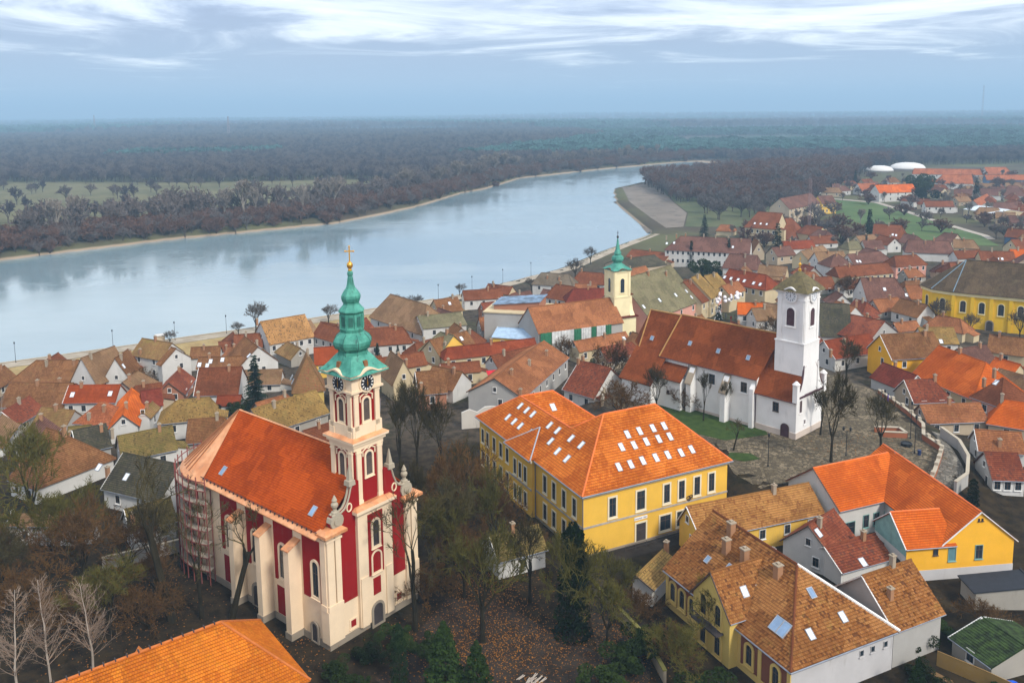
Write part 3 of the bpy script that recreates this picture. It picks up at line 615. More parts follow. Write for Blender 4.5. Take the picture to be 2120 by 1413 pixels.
('dark red roof touching the small domed tower', (17.4, 268.9, -3.5), 2.4, 12.8, 7.6, 6.0, 3.42, 0.5, (0.7, 0), 'darkred', 'cream', [], [], (0, 0), 0, ''),
('small tiled house with pale blue shed roof near the small domed tower', (23.0, 323.2, -5.8), -23.6, 12.8, 7.5, 4.0, 3.38, 0.5, (0.5, 0.5), 'rust', 'white', [], [], (0, 0), 0, ''),
('orange-brown roof with white chimney in front of the scaffolded nave', (16.7, 209.7, -0.3), 32.6, 16.9, 4.2, 3.5, 1.87, 0.5, (0, 0), 'orbrown', 'cream', [(15.3, 0.6)], [(9.5, 1.6)], (0, 0), 0, ''),
('yellow annex with pale blue metal roof beside the grey walled block', (-5.5, 223.1, -1.5), -16.4, 11.3, 9.3, 5.0, 1.34, 0.5, (0, 0), 'bluemetal', 'yellow', [], [], (2, 1), 0, ''),
('brown roof half hidden by bare trees below the bank path', (-10.4, 311.2, -6.5), -33.5, 10.7, 5.0, 4.0, 2.24, 0.5, (0, 0), 'rust', 'cream', [], [], (0, 0), 0, ''),
('huge grey-green mossy roof right of the small domed tower', (38.6, 234.1, -0.8), 50.8, 29.7, 19.9, 6.0, 9.95, 0.5, (0, 0), 'mossgrey', 'pink', [(20.2, 2.9), (27.1, 2.9), (27.2, 1.2), (10.6, 3.0), (1.2, 2.8)], [(23.2, 7.9), (14.5, 9.1)], (4, 1), 0, ''),
('narrow brown roof with red hip beside the grey-green roof', (57.7, 254.3, -0.7), 54.9, 6.9, 12.4, 6.0, 5.59, 0.5, (0, 0), 'rust', 'cream', [], [(3.0, 5.1)], (2, 1), 0, ''),
('house on the square with moss roof between white parapets, cream front', (61.2, 258.0, -0.7), 57.0, 7.0, 12.6, 6.5, 5.67, 0.5, (0, 0), 'moss', 'cream', [], [], (2, 2), 0, 'parapet'),
('house on the square with moss roof between white parapets, pink front', (65.2, 264.2, -0.7), 45.5, 7.5, 10.7, 6.5, 4.81, 0.5, (0, 0), 'moss', 'pink', [], [], (3, 2), 0, 'parapet'),
('red roofed building with a row of six skylights behind the square', (71.4, 285.6, -0.7), -51.2, 17.3, 8.4, 6.0, 3.78, 0.5, (0, 0.6), 'red', 'cream', [(0.2, 1.4), (2.9, 1.3), (5.8, 1.3), (8.3, 1.3), (12.1, 1.1), (14.7, 1.1)], [], (6, 1), 0, ''),
('cream house with orange roof facing the square', (68.5, 263.9, -0.5), 48.0, 10.5, 5.2, 6.0, 2.34, 0.5, (0, 0), 'orbrown', 'cream', [], [], (4, 1), 0, ''),
('bright orange roof beside the square left of the white clock tower', (66.5, 245.4, -0.1), -12.0, 7.0, 5.6, 4.0, 2.52, 0.5, (0, 0), 'orange', 'white', [], [], (2, 1), 0, ''),
('brownish roof at the foot of the white clock tower behind the nave', (69.4, 236.6, -0.0), 13.2, 6.0, 5.8, 4.0, 2.63, 0.5, (0, 0), 'tan', 'white', [], [], (0, 0), 0, ''),
('purple-brown hipped roof behind the row of skylights', (82.4, 328.0, -2.5), -25.1, 13.2, 10.0, 5.0, 4.48, 0.5, (0.3, 0.2), 'plum', 'white', [], [], (0, 0), 0, ''),
('tan roof right of the purple-brown hipped roof', (91.2, 311.6, -1.2), -29.9, 9.9, 6.5, 4.0, 2.94, 0.5, (0, 0), 'tan', 'cream', [], [], (0, 0), 0, ''),
('long white terrace with dark brown roof, dormers and white chimneys', (68.0, 374.0, -4.7), -20.8, 36.3, 11.7, 7.0, 5.26, 0.5, (1, 0), 'plum', 'white', [(29.1, 2.1), (3.5, 2.8), (0.3, 2.4)], [(-0.3, 4.4), (4.0, 5.4), (8.0, 5.9), (16.0, 6.0), (21.2, 5.7), (26.8, 5.1), (32.3, 4.6)], (16, 2), 0, ''),
('beige gabled house at the end of the long white terrace', (112.6, 375.1, -3.5), 86.3, 10.0, 5.0, 4.0, 4.45, 0.5, (0, 0), 'brown', 'beige', [], [], (2, 2), 0, ''),
('dark flat roofed block behind the small domed tower', (47.6, 341.9, -5.6), 31.7, 20.2, 15.6, 5.0, 2.84, 0.5, (0, 0), 'dark', 'beige', [], [], (0, 0), 0, ''),
('beige walled building with brown roof below the sand bank', (52.0, 382.7, -6.2), -37.3, 19.5, 10.6, 4.0, 2.47, 0.5, (0, 0), 'rust', 'beige', [], [], (0, 0), 0, ''),
('orange strip of roof behind the grey-green roof', (46.3, 331.2, -5.3), 44.5, 13.2, 4.4, 4.0, 1.97, 0.5, (0, 0), 'orbrown', 'white', [], [], (0, 0), 0, ''),
('large brown roofed hotel with three white dormers and cream walls', (119.3, 432.3, -4.9), -36.4, 16.3, 15.8, 9.0, 7.09, 0.5, (0.5, 0), 'rust', 'cream', [(4.5, 1.9), (7.6, 1.9), (10.7, 1.9)], [], (6, 2), 0, ''),
('small orange roofs of a pavilion by the river park', (114.4, 471.9, -6.2), -27.0, 9.6, 6.5, 3.0, 2.91, 0.5, (0.5, 0.5), 'orbrown', 'cream', [], [], (0, 0), 0, ''),
('brown many sided roof with white ribs beside the hotel', (137.4, 427.2, -4.3), 27.0, 18.6, 13.1, 2.5, 9.32, 0.5, (1, 1), 'rust', 'white', [], [], (0, 0), 0, ''),
('row of beige flats with stepped brown roofs below the wood', (166.6, 507.9, -4.7), 46.3, 42.9, 12.7, 9.0, 5.73, 0.5, (0, 0), 'plum', 'beige', [], [], (8, 3), 0, ''),
('yellow block of flats with brown roof at the end of the flats', (201.5, 549.9, -4.3), 14.6, 10.6, 9.6, 7.0, 4.31, 0.5, (0, 0), 'plum', 'yellow', [], [], (4, 2), 0, ''),
('house with blue glazed gable and brown roof below the green dyke', (172.5, 403.1, -2.2), -27.7, 14.5, 12.4, 4.5, 5.59, 0.5, (0, 0.4), 'rust', 'white', [(8.7, 1.6), (10.2, 1.4)], [], (2, 1), 0, ''),
('dull red long roof behind the big dark spruce', (123.4, 380.6, -2.7), 12.8, 15.6, 6.5, 3.5, 2.91, 0.5, (0, 0), 'red', 'white', [], [], (0, 0), 0, ''),
('tan roof with ridge stripe behind the clock tower roof', (120.5, 341.5, -1.4), 46.4, 21.2, 6.9, 4.0, 3.12, 0.5, (0, 0), 'tan', 'cream', [], [], (0, 0), 0, ''),
('wide brown roof left of the star shaped roof', (119.9, 326.5, -0.7), 9.3, 12.0, 9.1, 4.0, 4.07, 0.5, (0, 0), 'tan', 'white', [], [], (0, 0), 0, ''),
('white building with star shaped dark roof and pale ribs', (119.7, 315.6, -0.4), 11.7, 9.7, 7.9, 5.0, 3.57, 0.5, (1, 1), 'plum', 'white', [], [], (0, 0), 0, ''),
('white framed building with roof skylights behind the star roof', (132.0, 324.5, -0.5), 20.5, 16.4, 6.7, 4.5, 3.01, 0.5, (0, 0), 'plum', 'white', [(2.2, 0.5), (3.5, 0.4)], [], (0, 0), 0, ''),
('pink house with green glass corner and brown hipped roof', (143.9, 314.3, -0.3), 17.7, 14.1, 6.8, 5.0, 3.07, 0.5, (0.6, 0.6), 'rust', 'pink', [], [], (5, 1), 0, ''),
('long cream building with arched front and brown roof', (114.7, 293.8, -0.1), 19.1, 23.7, 6.3, 5.0, 2.82, 0.5, (0.2, 0), 'rust', 'cream', [], [], (9, 1), 0, ''),
('brown roof with yellow dormer in front of the long cream building', (111.4, 280.8, -0.0), 17.9, 11.1, 4.7, 3.5, 2.12, 0.5, (0, 0), 'rust', 'white', [], [], (0, 0), 0, ''),
('dark brown roof with blue skylight left of the yellow church', (111.7, 262.4, 0.0), -2.7, 13.2, 13.0, 3.5, 5.85, 0.5, (0, 0.4), 'plum', 'white', [(6.3, 3.1), (12.5, 1.4)], [], (0, 0), 0, ''),
('wide purple-brown roof beyond the pink house', (167.2, 357.1, -1.0), -18.0, 18.6, 9.6, 4.0, 4.3, 0.5, (0.3, 0.3), 'plum', 'white', [], [(7.9, 3.4), (11.4, 4.8)], (0, 0), 0, ''),
('brown house with small white gable beyond the star roof', (156.4, 371.7, -1.5), 3.1, 8.3, 6.9, 3.5, 3.09, 0.5, (0, 0), 'plum', 'white', [], [], (0, 0), 0, ''),
('mossy tan roof with pale end wall beyond the pines', (148.8, 371.2, -1.6), 21.7, 7.7, 6.3, 3.5, 2.85, 0.5, (0.6, 0.2), 'mossgrey', 'cream', [], [], (0, 0), 0, ''),
('red-brown roof right of the wide purple-brown roof', (181.1, 341.2, -0.8), 10.3, 12.0, 5.4, 3.5, 2.45, 0.5, (0, 0), 'rust', 'white', [], [], (0, 0), 0, ''),
('brown roof with cream gable above the yellow church', (187.7, 335.7, -0.6), -9.7, 12.7, 6.6, 3.5, 2.95, 0.5, (0, 0), 'rust', 'cream', [(6.7, 0.3), (7.8, 0.4)], [], (0, 0), 0, ''),
('orange roof at the right edge above the yellow church', (203.7, 341.1, -0.7), -3.5, 7.9, 6.0, 3.5, 2.69, 0.5, (0, 0), 'orange', 'white', [], [], (0, 0), 0, ''),
('old brown roofs in front of the dark grey roof by the yellow church', (113.4, 249.3, 0.0), -69.1, 9.8, 7.0, 3.5, 3.13, 0.5, (0, 0), 'brown', 'white', [], [], (0, 0), 0, ''),
('white villa with orange roof and dark windows by the dyke road', (268.0, 618.0, -4.3), 10.9, 30.5, 11.1, 7.0, 5.01, 0.5, (0, 0), 'orange', 'white', [], [], (5, 2), 0, ''),
('low house with orange roof left of the white villa', (275.0, 667.3, -4.3), 10.1, 14.5, 11.0, 4.0, 4.97, 0.5, (0, 0), 'terra', 'white', [], [], (3, 1), 0, ''),
('long school like building with pale orange roof and white ends far right', (369.6, 783.0, -4.3), -20.7, 56.2, 10.0, 8.0, 4.49, 0.5, (0.2, 0.2), 'terra', 'white', [], [], (10, 2), 0, ''),
('front wing with pale orange roof before the long far building', (359.4, 715.3, -4.3), -15.6, 26.5, 14.5, 5.0, 6.54, 0.5, (0.6, 0), 'terra', 'white', [], [], (0, 0), 0, ''),
('long orange roof over a dark blue wall at the right edge', (409.8, 733.0, -4.3), -7.6, 33.1, 8.5, 6.0, 3.81, 0.5, (0, 0), 'terra', 'bluew', [], [], (0, 0), 0, ''),
('cluster house with orange roof behind the blue walled hall', (460.9, 823.4, -4.3), -2.1, 23.6, 13.2, 4.0, 5.95, 0.5, (0, 0.5), 'terra', 'white', [], [], (3, 1), 0, ''),
('house with orange roof and dark bands near the conifers', (306.2, 554.7, -4.3), 52.4, 52.9, 7.1, 4.0, 3.2, 0.5, (0, 0), 'terra', 'grey', [], [], (0, 0), 0, ''),
('cream flat roofed building with grey sheet roof at the far right', (282.0, 527.8, -4.3), -77.1, 25.1, 21.1, 5.0, 1.86, 0.5, (0, 0), 'white', 'cream', [], [], (3, 1), 0, ''),
('white house with brown roof by the dyke path', (268.7, 549.1, -4.3), -5.5, 17.5, 6.8, 4.5, 3.07, 0.5, (0, 0), 'rust', 'white', [], [], (4, 1), 0, ''),
('brown roof behind the banded orange roof', (344.8, 624.2, -4.3), -24.4, 11.7, 9.6, 4.0, 4.34, 0.5, (0, 0), 'plum', 'white', [], [], (0, 0), 0, ''),
('brown hipped house at the right edge near the conifers', (359.4, 618.9, -4.3), -21.8, 13.4, 14.5, 4.0, 6.54, 0.5, (0.5, 0.5), 'plum', 'white', [], [], (0, 0), 0, ''),
('brown roof with white gable at the right edge above the bushes', (305.8, 536.1, -4.3), 2.5, 19.9, 7.5, 4.0, 3.36, 0.5, (0, 0), 'plum', 'white', [], [], (0, 0), 0, ''),
('blue walled house with red-brown roof at the right edge', (237.9, 406.5, -2.3), -49.4, 8.3, 7.5, 4.0, 3.36, 0.5, (0, 0), 'rust', 'bluew', [], [], (0, 0), 0, ''),
('bright yellow house with brown roof and small gable windows', (87.4, 190.5, 0.0), 9.1, 13.3, 9.7, 6.0, 4.38, 0.5, (0, 0), 'brown', 'yellow2', [], [(10.9, 4.1)], (2, 1), 1, ''),
('very large bright orange roof at the right with four small vents', (90.3, 185.9, 0.0), -76.4, 17.6, 12.8, 4.0, 5.78, 0.5, (0, 0.6), 'orange', 'cream', [], [], (0, 0), 1, ''),
('red-brown hipped roof on pink walls at the right edge', (93.4, 167.0, 0.0), -68.4, 6.1, 9.0, 5.0, 4.05, 0.5, (0.8, 0.8), 'rust', 'pink', [(2.4, 3.4)], [(0.5, 2.4), (1.0, 4.5)], (1, 1), 1, ''),
('beige house with weathered orange roof beside the churchyard wall', (80.0, 158.0, 0.0), 4.4, 12.0, 5.4, 3.0, 2.45, 0.5, (0, 0), 'orbrown', 'beige', [], [], (3, 1), 1, ''),
('orange roof descending right of the beige house', (91.6, 157.6, 0.0), -32.5, 6.0, 8.0, 3.0, 3.6, 0.5, (0.6, 0), 'orange', 'beige', [], [], (0, 0), 1, ''),
('white gabled cottage with dark red roof below the bright yellow house', (90.4, 179.4, 0.0), 108.0, 10.0, 6.3, 3.0, 2.78, 0.5, (0, 0), 'darkred', 'white', [], [], (1, 1), 1, ''),
('brown tiled house at the right edge behind the curved lane', (82.7, 144.6, 0.0), -14.1, 7.2, 5.7, 3.0, 2.56, 0.5, (0, 0), 'orbrown', 'white', [], [(3.4, 0.6)], (0, 0), 1, ''),
('low white house with red-brown patched roof at the right edge below the lane', (78.3, 132.4, 0.3), -6.6, 4.9, 6.7, 2.8, 3.02, 0.5, (0, 0), 'patch', 'white', [], [], (3, 1), 1, ''),
('brick red roofed house with white wall behind the churchyard trees', (77.9, 199.8, 0.0), 24.4, 14.8, 7.4, 3.5, 3.34, 0.5, (0, 0), 'red', 'white', [], [(5.2, 2.4), (-0.8, 0.7)], (0, 0), 1, ''),
('red tiled house with grey gable behind the bright yellow house', (102.9, 222.1, 0.0), 127.5, 11.0, 13.7, 4.0, 3.93, 0.5, (0, 0), 'patch', 'grey', [], [(5.2, 6.2)], (0, 0), 0, ''),
('grey-brown wide roof with red chimney right of the clock tower', (82.3, 221.5, 0.0), -14.8, 7.5, 15.4, 3.5, 6.94, 0.5, (0, 0), 'dark', 'white', [], [(9.5, 7.5)], (0, 0), 0, ''),
('brown roof right behind the clock tower', (85.0, 229.0, 0.0), 42.5, 6.3, 10.0, 3.5, 4.5, 0.5, (0, 0), 'tan', 'white', [], [], (0, 0), 0, ''),
('low brown house with hipped roof in front of the yellow church', (115.3, 232.3, 0.0), -51.7, 10.2, 6.2, 3.0, 2.79, 0.5, (0.7, 0.7), 'orbrown', 'cream', [], [], (0, 0), 0, ''),
('mossy house with white end and one skylight beside the yellow church', (106.0, 213.8, 0.0), -2.2, 8.8, 6.8, 3.2, 3.08, 0.5, (0, 0), 'moss', 'white', [(4.5, 0.2)], [], (0, 0), 0, ''),
('low white house with orange tiles left of the mossy house', (105.3, 226.6, 0.0), 17.8, 7.5, 3.8, 3.0, 1.73, 0.5, (0, 0), 'orbrown', 'white', [], [], (0, 0), 0, ''),
('weathered brown barn roofs below the yellow church at the right edge', (118.7, 206.7, 0.0), -34.7, 7.8, 7.3, 3.0, 3.28, 0.5, (0, 0), 'brown', 'cream', [], [], (0, 0), 0, ''),
('small orange roof behind the large bright orange roof', (111.4, 192.9, 0.0), -67.7, 6.0, 4.1, 3.2, 1.84, 0.5, (0, 0), 'orange', 'cream', [], [], (0, 0), 0, ''),
('low house with tan mossy tiles, long roof and yellow end wall before the school', (26.0, 112.2, 0.0), 20.3, 21.0, 5.6, 4.0, 2.92, 0.62, (0, 0), 'tantile', 'yellow', [], [], (0, 0), 1, ''),
('small house with brown patched tiles and one skylight in the courtyard', (43.0, 107.7, 0.0), 42.8, 6.9, 7.5, 3.0, 3.38, 0.5, (0, 0), 'patch', 'white', [(0.6, 2.7)], [], (1, 1), 1, ''),
('low dark tiled shed with one skylight beside the teal gable', (43.3, 105.8, 0.0), 22.9, 8.7, 6.0, 2.4, 1.86, 0.5, (0, 0), 'patch', 'white', [(3.9, 0.2)], [], (0, 0), 1, ''),
('little shed with mossy grid tiles and white side wall below the school', (17.5, 101.7, 0.0), 54.4, 7.6, 2.8, 2.6, 1.06, 0.8, (0, 0), 'moss', 'white', [], [(8.1, 1.9)], (0, 0), 1, ''),
('low white house with mossy tiles between the bare trees in the cathedral garden', (-2.3, 108.5, 0.0), 25.8, 7.2, 4.8, 3.0, 2.16, 0.5, (0, 0), 'green', 'white', [], [], (1, 1), 1, ''),
('grassy shed with green turf on its corrugated roof in the bottom right garden', (50.7, 91.4, 0.0), -72.1, 5.4, 9.0, 2.2, 1.46, 0.5, (0, 0), 'turf', 'stone', [], [], (1, 1), 1, ''),
('dark flat tarred lean-to against the bright yellow gable wall', (58.3, 104.0, 0.0), -91.4, 3.7, 8.0, 2.5, 0.8, 0.95, (0, 0), 'tar', 'stone', [], [], (0, 0), 0, ''),

]
for (label,o,ang,L,w,h,rise,rp,hip,roof,wall,sk,ch,win,det,grp) in HOUSES:
    root=thing('house',label,'house',o,R(ang))
    if win==(0,0) and o[1]<335 and h>=2.8 and L>4.5 and roof not in ('turf','tar'): win=(max(1,int(L/4)),1)
    if not ch and L>5 and o[1]<420 and roof not in ('turf','tar','white','bluemetal'): ch=[(L*random.uniform(.2,.8),w*rp*random.uniform(.8,1.0))]
    gable_house(Ctx(root),L,w,h,rise,rp,hip,roof,wall,sk,ch,win,det,tw=None,low=-3.0)
# roofs squeezed in between: nothing tells them apart
OCC=[]
def occ(o,ang,L,w,step=1.6):
    c_,s_=math.cos(R(ang)),math.sin(R(ang)); x=0.
    P_=[]
    while x<=L+.01:
        y=0.
        while y<=w+.01: P_.append((o[0]+c_*x-s_*y,o[1]+s_*x+c_*y)); y+=step
        x+=step
    return P_
for h_ in HOUSES: OCC+=occ(h_[1],h_[2],h_[3],h_[4])
for o,a_,L_,w_ in (((9.67,113.86),26.5,26,18),((9.67,113.86),26.5,12,36),((6.7,217.2),24.9,31,12),((-8,232),-14,17,13),((120.5,247),-33,43,17),((28.9,82.4),25.5,24,22),((52.3,106.9),7,16,25),((-22,91),129,40,15)): OCC+=occ(o,a_,L_,w_)
from collections import defaultdict
GRD=defaultdict(list)
for p in OCC: GRD[(int(p[0]//4),int(p[1]//4))].append(p)
def free(P_,d):
    for x,y in P_:
        i,j=int(x//4),int(y//4)
        for a in (i-1,i,i+1):
            for b in (j-1,j,j+1):
                for q_ in GRD[(a,b)]:
                    if (q_[0]-x)**2+(q_[1]-y)**2<d*d: return False
    return True
ROOFW=dict(rust='rust red',brown='brown',orbrown='orange brown',mossb='mossy brown',plum='purple-brown',tan='tan',patch='patchy dark red'); WALLW=dict(white='white',stone='stone grey',grey='grey',beige='beige',brickw='brick red',cream='cream')
USED=set()
def describe(x,y,roof,wall,lead):
    for nb in sorted(HOUSES,key=lambda h_:(h_[1][0]-x)**2+(h_[1][1]-y)**2)[:6]:
        w_=nb[0].replace(',','').split()[:6]
        while w_ and w_[-1] in ('with','and','by','of','the','a','at','in','on','its','two','beside','behind','below','one','left','right','before','to','small','three','thick','dark','bright','large'): w_.pop()
        dx,dy=x-nb[1][0],y-nb[1][1]; rel='right of the' if dx>abs(dy) else 'left of the' if -dx>abs(dy) else 'behind the' if dy>0 else 'before the'
        t_=f"{lead} {ROOFW.get(roof,roof)} roofed house, {WALLW.get(wall,wall)} walls, {rel} {' '.join(w_)}"
        t_=' '.join(t_.split()[:16])
        while t_.split()[-1] in ('with','and','by','of','the','a','at','in','on','its','small','large','big','long','right','left','low','roof'): t_=' '.join(t_.split()[:-1])
        if t_ not in USED: break
    USED.add(t_); return t_
rf=random.Random(11); nf=0
for _ in range(6000):
    Y_=rf.uniform(150,312); X_=rf.uniform(-.6*Y_-8,.6*Y_+6)
    if pd(NB,X_,Y_)<34 or pout(X_,Y_)<4 or (X_>-30 and X_<15 and Y_<168) or (58<X_<80 and 236<Y_<268) or (X_>105 and 205<Y_<240): continue
    if X_<-66 and Y_<140: continue
    nb=min(HOUSES,key=lambda h_:(h_[1][0]-X_)**2+(h_[1][1]-Y_)**2); a_=nb[2]+rf.choice((0,90))+rf.uniform(-6,6); L_=rf.uniform(6.5,12); w_=rf.uniform(5,7.5)
    P_=occ((X_,Y_),a_,L_,w_)
    if any(pout(*p)<3 for p in P_[::3]) or not free(P_,2.3): continue
    for p in P_: GRD[(int(p[0]//4),int(p[1]//4))].append(p)
    nf+=1; rk=rf.choice(('rust','brown','orbrown','mossb','plum','tan','patch')); wk=rf.choice(('white','stone','grey','beige','stone','brickw')); r_=thing('house',describe(X_,Y_,rk,wk,'small'),'house',(X_,Y_,gz(X_,Y_)),R(a_),'small houses between the old town roofs')
    gable_house(Ctx(r_),L_,w_,rf.uniform(2.0,2.9),w_*.46,.5,rf.choice(((0,0),(0,0),(.6,0),(0,.6))),rk,wk,(),[(L_*rf.uniform(.2,.8),w_*.45)],(2,1),1 if Y_<200 else 0)
    if nf>=95: break
# ------------------------------------------------------------------ cathedral with the red and cream tower
CREAM=plaster('cathedral_cream',(.80,.62,.42),amt=.3); REDW=plaster('cathedral_red',(.27,.010,.009),amt=.3); PLINTH=plaster('plinth_stone',(.30,.25,.19),amt=.6)
m,t,b=nodes('verdigris_copper'); p=geo(t); a=noise(t,p,.7,6,.65); s_=noise(t,p,1.6,5,.6,(1,1,.18)); f=noise(t,p,6,3)
c=mixc(t,rng(t,a,.3,.7),(.03,.20,.145),(.09,.36,.265)); c=mixc(t,mth(t,'MULTIPLY',rng(t,s_,.52,.72),.75),c,(.015,.06,.048)); c=mixc(t,mth(t,'MULTIPLY',rng(t,f,.6,.8),.5),c,(.18,.46,.36))
t.links.new(c,b.inputs['Base Color']); b.inputs['Roughness'].default_value=.6; b.inputs['Metallic'].default_value=.15; bump(t,b,f,.2,.03); VERD=m
m,t,b=nodes('new_copper'); p=geo(t); a=noise(t,p,.5,6,.65); s_=noise(t,p,1.1,6,.6,(1.2,1.2,.35))
c=mixc(t,rng(t,a,.3,.7),(.62,.24,.09),(.80,.40,.19)); c=mixc(t,mth(t,'MULTIPLY',rng(t,s_,.5,.75),.7),c,(.40,.20,.11)); t.links.new(c,b.inputs['Base Color']); b.inputs['Roughness'].default_value=.5; b.inputs['Metallic'].default_value=.25; COPPER=m
GOLD=plain('gilded_metal',(.80,.42,.06),.3,.7,.5,.1); BLACK=plain('clock_black',(.012,.012,.016),.5); LOUV=plain('dark_louvre',(.05,.04,.04),.7); CLW=plain('clock_white',(.8,.78,.72),.6); SCULP=plaster('sculpture_stone',(.40,.34,.25),amt=.7)
root=thing('cathedral','red and cream baroque cathedral with tall green copper spire and orange roof','church',(-17.79,98.42,0),math.atan2(.77,.64)); cx=Ctx(root)
XL,XR,XC=-6.6,7.5,.45
wl=MB(); 
out=[(XL,0),(XR,0),(XR,28)]+[(XC+7.05*math.cos(R(a)),28+7.05*math.sin(R(a))) for a in range(12,180,12)]+[(XL,28)]
wl.prism(out,'z',0,14.2); cx.part('wall',wl,CREAM)
pl=MB(); o2=[(XL-.12,-.12),(XR+.12,-.12),(XR+.12,28)]+[(XC+7.2*math.cos(R(a)),28+7.2*math.sin(R(a))) for a in range(12,180,12)]+[(XL-.12,28)]
pl.prism(o2,'z',-.3,.85); cx.part('plinth',pl,PLINTH)
co=MB()
for k_,(z0,z1) in ((.25,(13.45,13.8)),(.5,(13.8,14.2))):
    oo=[(XL-k_,.9),(XR+k_,.9),(XR+k_,28)]+[(XC+(7.05+k_)*math.cos(R(a)),28+(7.05+k_)*math.sin(R(a))) for a in range(12,180,12)]+[(XL-k_,28)]
    co.prism(oo,'z',z0,z1)
cx.part('cornice',co,CREAM)
def panel(y0,y1,z0,z1,side='L'):
    q=MB()
    if side=='L': q.box(XL-.045,XL+.02,y0,y1,z0,z1)
    elif side=='F': q.box(y0,y1,-.05,.02,z0,z1)
    cx.part('red_panel',q,REDW)
for y0,y1 in ((1.15,4.75),(6.6,10.6),(12.6,16.6),(18.6,22.6)): panel(y0,y1,5.5,13.42)
for y0,y1 in ((6.9,10.3),(18.9,22.3)): panel(y0,y1,.95,4.7)
for y in (2.25,8.75,14.6,20.6): window(cx,(XL-.05,y,6.1),-math.pi/2,1.15,4.4,True,CREAM,PANE,fw=.3,depth=.14)
window(cx,(XL-.13,2.75,.15),-math.pi/2,1.0,2.3,True,PLINTH,LOUV,name='door',mull=False,fw=.28,depth=.1,sill=False)
window(cx,(XL-.13,14.6,.1),-math.pi/2,1.6,2.9,True,PLINTH,LOUV,name='door',mull=False,fw=.4,depth=.12,sill=False)
for y in (5.7,11.6,17.6):
    q=MB(); q.prism([(XL-1.75,0),(XL+.1,0),(XL+.1,12.1),(XL-1.75,11.5)],'y',y-.52,y+.52); bo=cx.part('buttress',q,CREAM)
    q=MB(); q.hexa([(XL-1.95,y-.66,11.42),(XL+.1,y-.66,12.3),(XL+.1,y+.66,12.3),(XL-1.95,y+.66,11.42)],[(XL-1.95,y-.66,11.56),(XL+.1,y-.66,12.44),(XL+.1,y+.66,12.44),(XL-1.95,y+.66,11.56)]); cx.part('cap',q,COPPER,bo)
    q=MB(); q.box(XL-1.87,XL,y-.64,y+.64,-.3,.85); cx.part('plinth',q,PLINTH,bo)
# apse pilasters and panels
for a in range(100,200,16):
    if a>182: continue
    an=R(a+6); c_=Vector((XC+7.05*math.cos(an),28+7.05*math.sin(an),0)); L_=tz(c_)@rz(an+math.pi/2)
    q=MB(); q.box(-.45,.45,-.22,.1,.8,13.45); o=put('pilaster',q.mesh('pilaster'),CREAM,root); o.matrix_local=L_
    an=R(a-2); c_=Vector((XC+6.98*math.cos(an),28+6.98*math.sin(an),0)); L_=tz(c_)@rz(an+math.pi/2)
    for z0,z1 in ((1.2,4.6),(5.4,13.2)):
        q=MB(); q.box(-.8,.8,-.12,.1,z0,z1); o=put('red_panel',q.mesh('red_panel'),REDW,root); o.matrix_local=L_
# facade
for x0,x1 in ((-4.65,-2.3),(3.25,5.6)): panel(x0,x1,5.0,14.35,'F')
def pil(x0,x1,y0,y1,z0,z1,par=None,base=True):
    q=MB(); q.box(x0,x1,y0,y1,z0,z1); o=cx.part('pilaster',q,CREAM,par)
    q=MB()
    for e_,a,b in ((.14,z1-.75,z1-.5),(.1,z1-.25,z1)): q.box(x0-e_,x1+e_,y0-e_,y1+e_*.2,a,b)
    if base: q.box(x0-.1,x1+.1,y0-.1,y1,z0,z0+.7)
    cx.part('capital',q,CREAM,o); return o
for x0,x1 in ((-6.75,-5.75),(-5.55,-4.75),(5.7,6.5),(6.7,7.65)): pil(x0,x1,-.28,.02,5.0,14.4)
pil(XL-.28,XL+.02,.05,1.0,5.0,14.4)
q=MB(); q.box(XL-.3,-4.65,-.32,.05,.85,5.0); q.box(5.6,XR+.3,-.32,.05,.85,5.0); q.box(XL-.3,XL,.05,1.1,.85,5.0); cx.part('corner_pedestal',q,CREAM)
q=MB(); 
for x0,x1 in ((XL-.75,-4.1),(5.0,XR+.75)): q.box(x0,x1,-.85,1.15,14.4,14.75); q.hexa([(x0,-.85,14.75),(x1,-.85,14.75),(x1,1.15,14.75),(x0,1.15,14.75)],[(x0+.5,-.2,15.1),(x1-.5,-.2,15.1),(x1-.5,.9,15.1),(x0+.5,.9,15.1)])
cx.part('corner_cornice',q,COPPER)
q=MB(); q.box(-2.25,3.2,-.45,.05,.85,15.6); cx.part('centre_bay',q,CREAM)
q=MB(); q.box(-2.7,3.65,-.95,.3,15.6,16.0); cx.part('bay_cornice',q,CREAM); q=MB(); q.hexa([(-2.7,-.95,16.003),(3.65,-.95,16.003),(3.65,.3,16.003),(-2.7,.3,16.003)],[(-2.3,-.35,16.3),(3.25,-.35,16.3),(3.25,.3,16.3),(-2.3,.3,16.3)]); cx.part('bay_cornice_sheet',q,COPPER)
q=MB(); q.box(-.75,1.65,-.5,-.43,6.9,14.9); q.box(-.15,1.05,-.5,-.43,4.2,6.4); cx.part('red_panel',q,REDW)
window(cx,(.45,-.5,10.6),0,.95,3.3,True,CREAM,LOUV,name='window',fw=.28,depth=.12)
window(cx,(.45,-.5,7.2),0,1.3,2.6,True,CREAM,REDW,name='niche',mull=False,fw=.2,depth=.12)
window(cx,(.45,-.46,.25),0,1.5,2.7,True,PLINTH,LOUV,name='door',mull=False,fw=.3,depth=.12,sill=False)
for x in (-3.1,4.4): window(cx,(x,-.02,1.4),0,.8,.9,False,CREAM,REDW,name='panel_window',mull=False,fw=.2,depth=.06)
q=MB(); q.box(-2.1,-1.0,-.62,-.4,.85,7.2); q.box(1.9,3.0,-.62,-.4,.85,7.2); cx.part('door_pilaster',q,CREAM)
